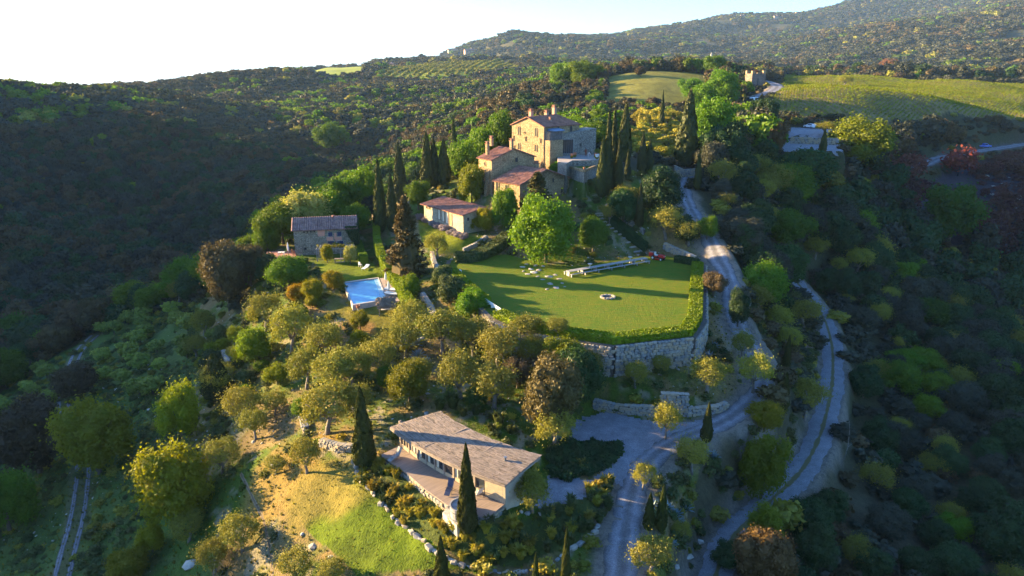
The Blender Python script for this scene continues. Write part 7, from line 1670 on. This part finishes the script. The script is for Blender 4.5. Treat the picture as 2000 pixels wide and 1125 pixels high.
def house(px,py,wp,hp,label,mat=M_farw,rz=.3):
    q=hit(px,py); s=scale_at(q)*1.0; w=wp*s; h=hp*s*.65; d=w*.6; r=thing('far_house',label,'house',tuple(q),rz)
    MB().prism([(-w/2,-d/2),(w/2,-d/2),(w/2,0),(w/2,d/2),(-w/2,d/2),(-w/2,0)],-2,[h,h,h*1.4,h,h,h*1.4]).obj('wall',mat,r)
    for y in(-1,1): MB().add([(-w*.54,y*d*.56,h*.97),(w*.54,y*d*.56,h*.97),(w*.54,0,h*1.48),(-w*.54,0,h*1.48)],[(0,1,2,3)]).add([(-w*.54,y*d*.56,h*.91),(w*.54,y*d*.56,h*.91),(w*.54,0,h*1.42),(-w*.54,0,h*1.42)],[(3,2,1,0)]).obj('roof',M_tile,r)
    for k in range(3): MB().box((-w*.3+k*w*.3,-d/2-.03,h*.6),(w*.08,.08,h*.25)).obj('window',M_dark,r)
    MB().box((w*.2,0,h*1.55),(w*.08,w*.08,h*.35)).obj('chimney',mat,r)
for a in [(677,130,8,9,'small lit farmhouse at the yellow field on the far ridge'),(760,131,26,8,'long low farm buildings beside the far orchard'),(884,104,18,8,'red roofed villa on the hazy hillside'),(917,106,20,10,'larger pale villa beside the red roofed one on the hazy hillside'),(1450,36,10,6,'tiny pale house at the near end of the ridge village'),(1483,31,8,6,'tiny pink house second along the mountain ridge'),(1515,37,10,6,'tiny orange house below the mountain ridge crest'),(1558,32,12,9,'largest pale house high on the mountain shoulder'),(512,133,12,6,'low house hidden at the top of the sunlit ridge')]: house(*a)
for px,py,lb in ((1216,424,'blue ball lying behind the long low wall'),):
    q=hit(px,py); o=thing('ball',lb,'ball',(q.x,q.y,q.z+.35)); MB().lathe([(.02,-.35),(.25,-.25),(.35,0),(.25,.25),(.02,.35)],k=12).obj('ball_skin',M_cb,o,smooth=True)
# power pole sticks and dead branches beside the lower track
q=hit(1648,900); q2=q+Vector((1.2,2.0,4.2)); r=thing('dead_branch','bare pale bent branch leaning out beside the lower track','branch',tuple(q)); MB().tube([(0,0,0),(.5,.5,1.6),(1.0,1.6,3.2),(1.1,2.2,4.4)],[.07,.06,.04,.02],5).obj('limb',M_barkgrey,r); MB().tube([(.5,.5,1.6),(1.3,.3,2.6)],[.03,.01],5).obj('twig',M_barkgrey,r)
# planted banks between the two drives
BK=wpoly([(1380,900),(1460,830),(1520,760),(1530,690),(1460,620),(1440,560),(1500,520),(1560,580),(1600,650),(1605,740),(1590,840),(1550,920),(1470,1000),(1400,1080),(1370,1124),(1240,1124),(1255,1000),(1290,910)])
x,y=cand(40,140,1.1,-5,45); k=inpoly(x,y,BK); 
for P,w in ((DR1,2.2),(DR2,2.3)):
    Qd2=np.array([tuple(p)[:2] for p in P[::2]]); i=np.nonzero(k)[0]; k[i]&=np.sqrt(((x[i][:,None]-Qd2[None,:,0])**2+(y[i][:,None]-Qd2[None,:,1])**2).min(1))>w
x,y=x[k],y[k]; k=vnoise(x,y,5,91)>.3; x,y=x[k],y[k]; s=rng.uniform(.5,1.5,len(x)); scatter('scrub','dark scrub covering the banks between the drives',np.stack([x,y,H(x,y)-.05],-1),np.stack([s,s,s*.7],-1),sc,rng.choice(5,len(x),p=[.45,.35,.12,.04,.04]))
x,y=cand(150,330,2.6,30,46); k=inpoly(x,y,BURN); x,y=x[k],y[k]; z=H(x,y); s=rng.uniform(1,2.6,len(x))
bs_=[crown_mesh('bs%d'%i,M_burnt,930+i,90,.11,ncl=6,rc=.3,zc=.3,rz=.45,rx=.4,core=(i==0),loose=.5) for i in range(2)]
scatter('burnt_scrub','charred scrub and ashes over the burnt slope',np.stack([x,y,z-.05],-1),np.stack([s,s,s*.6],-1),bs_+[RK[1]],rng.choice(3,len(x),p=[.4,.45,.15]))
# ------------------------------------------------------------------ the evening haze
hb=MB().box((0,3500,25),(26000,26000,640))
t=NT('haze'); v=t.n('ShaderNodeVolumePrincipled'); v.inputs['Color'].default_value=(.42,.66,1,1); v.inputs['Density'].default_value=.000048; v.inputs['Anisotropy'].default_value=.1
t.l(v.outputs[0],t.out.inputs['Volume'])
o=hb.obj('haze',t.m); tag(o,'thin blue evening haze over the hills',kind='stuff')

for o in list(COL.objects):
    l=o.get('label')
    if l and len(l.split())>16: o['label']=' '.join(l.split()[:16])
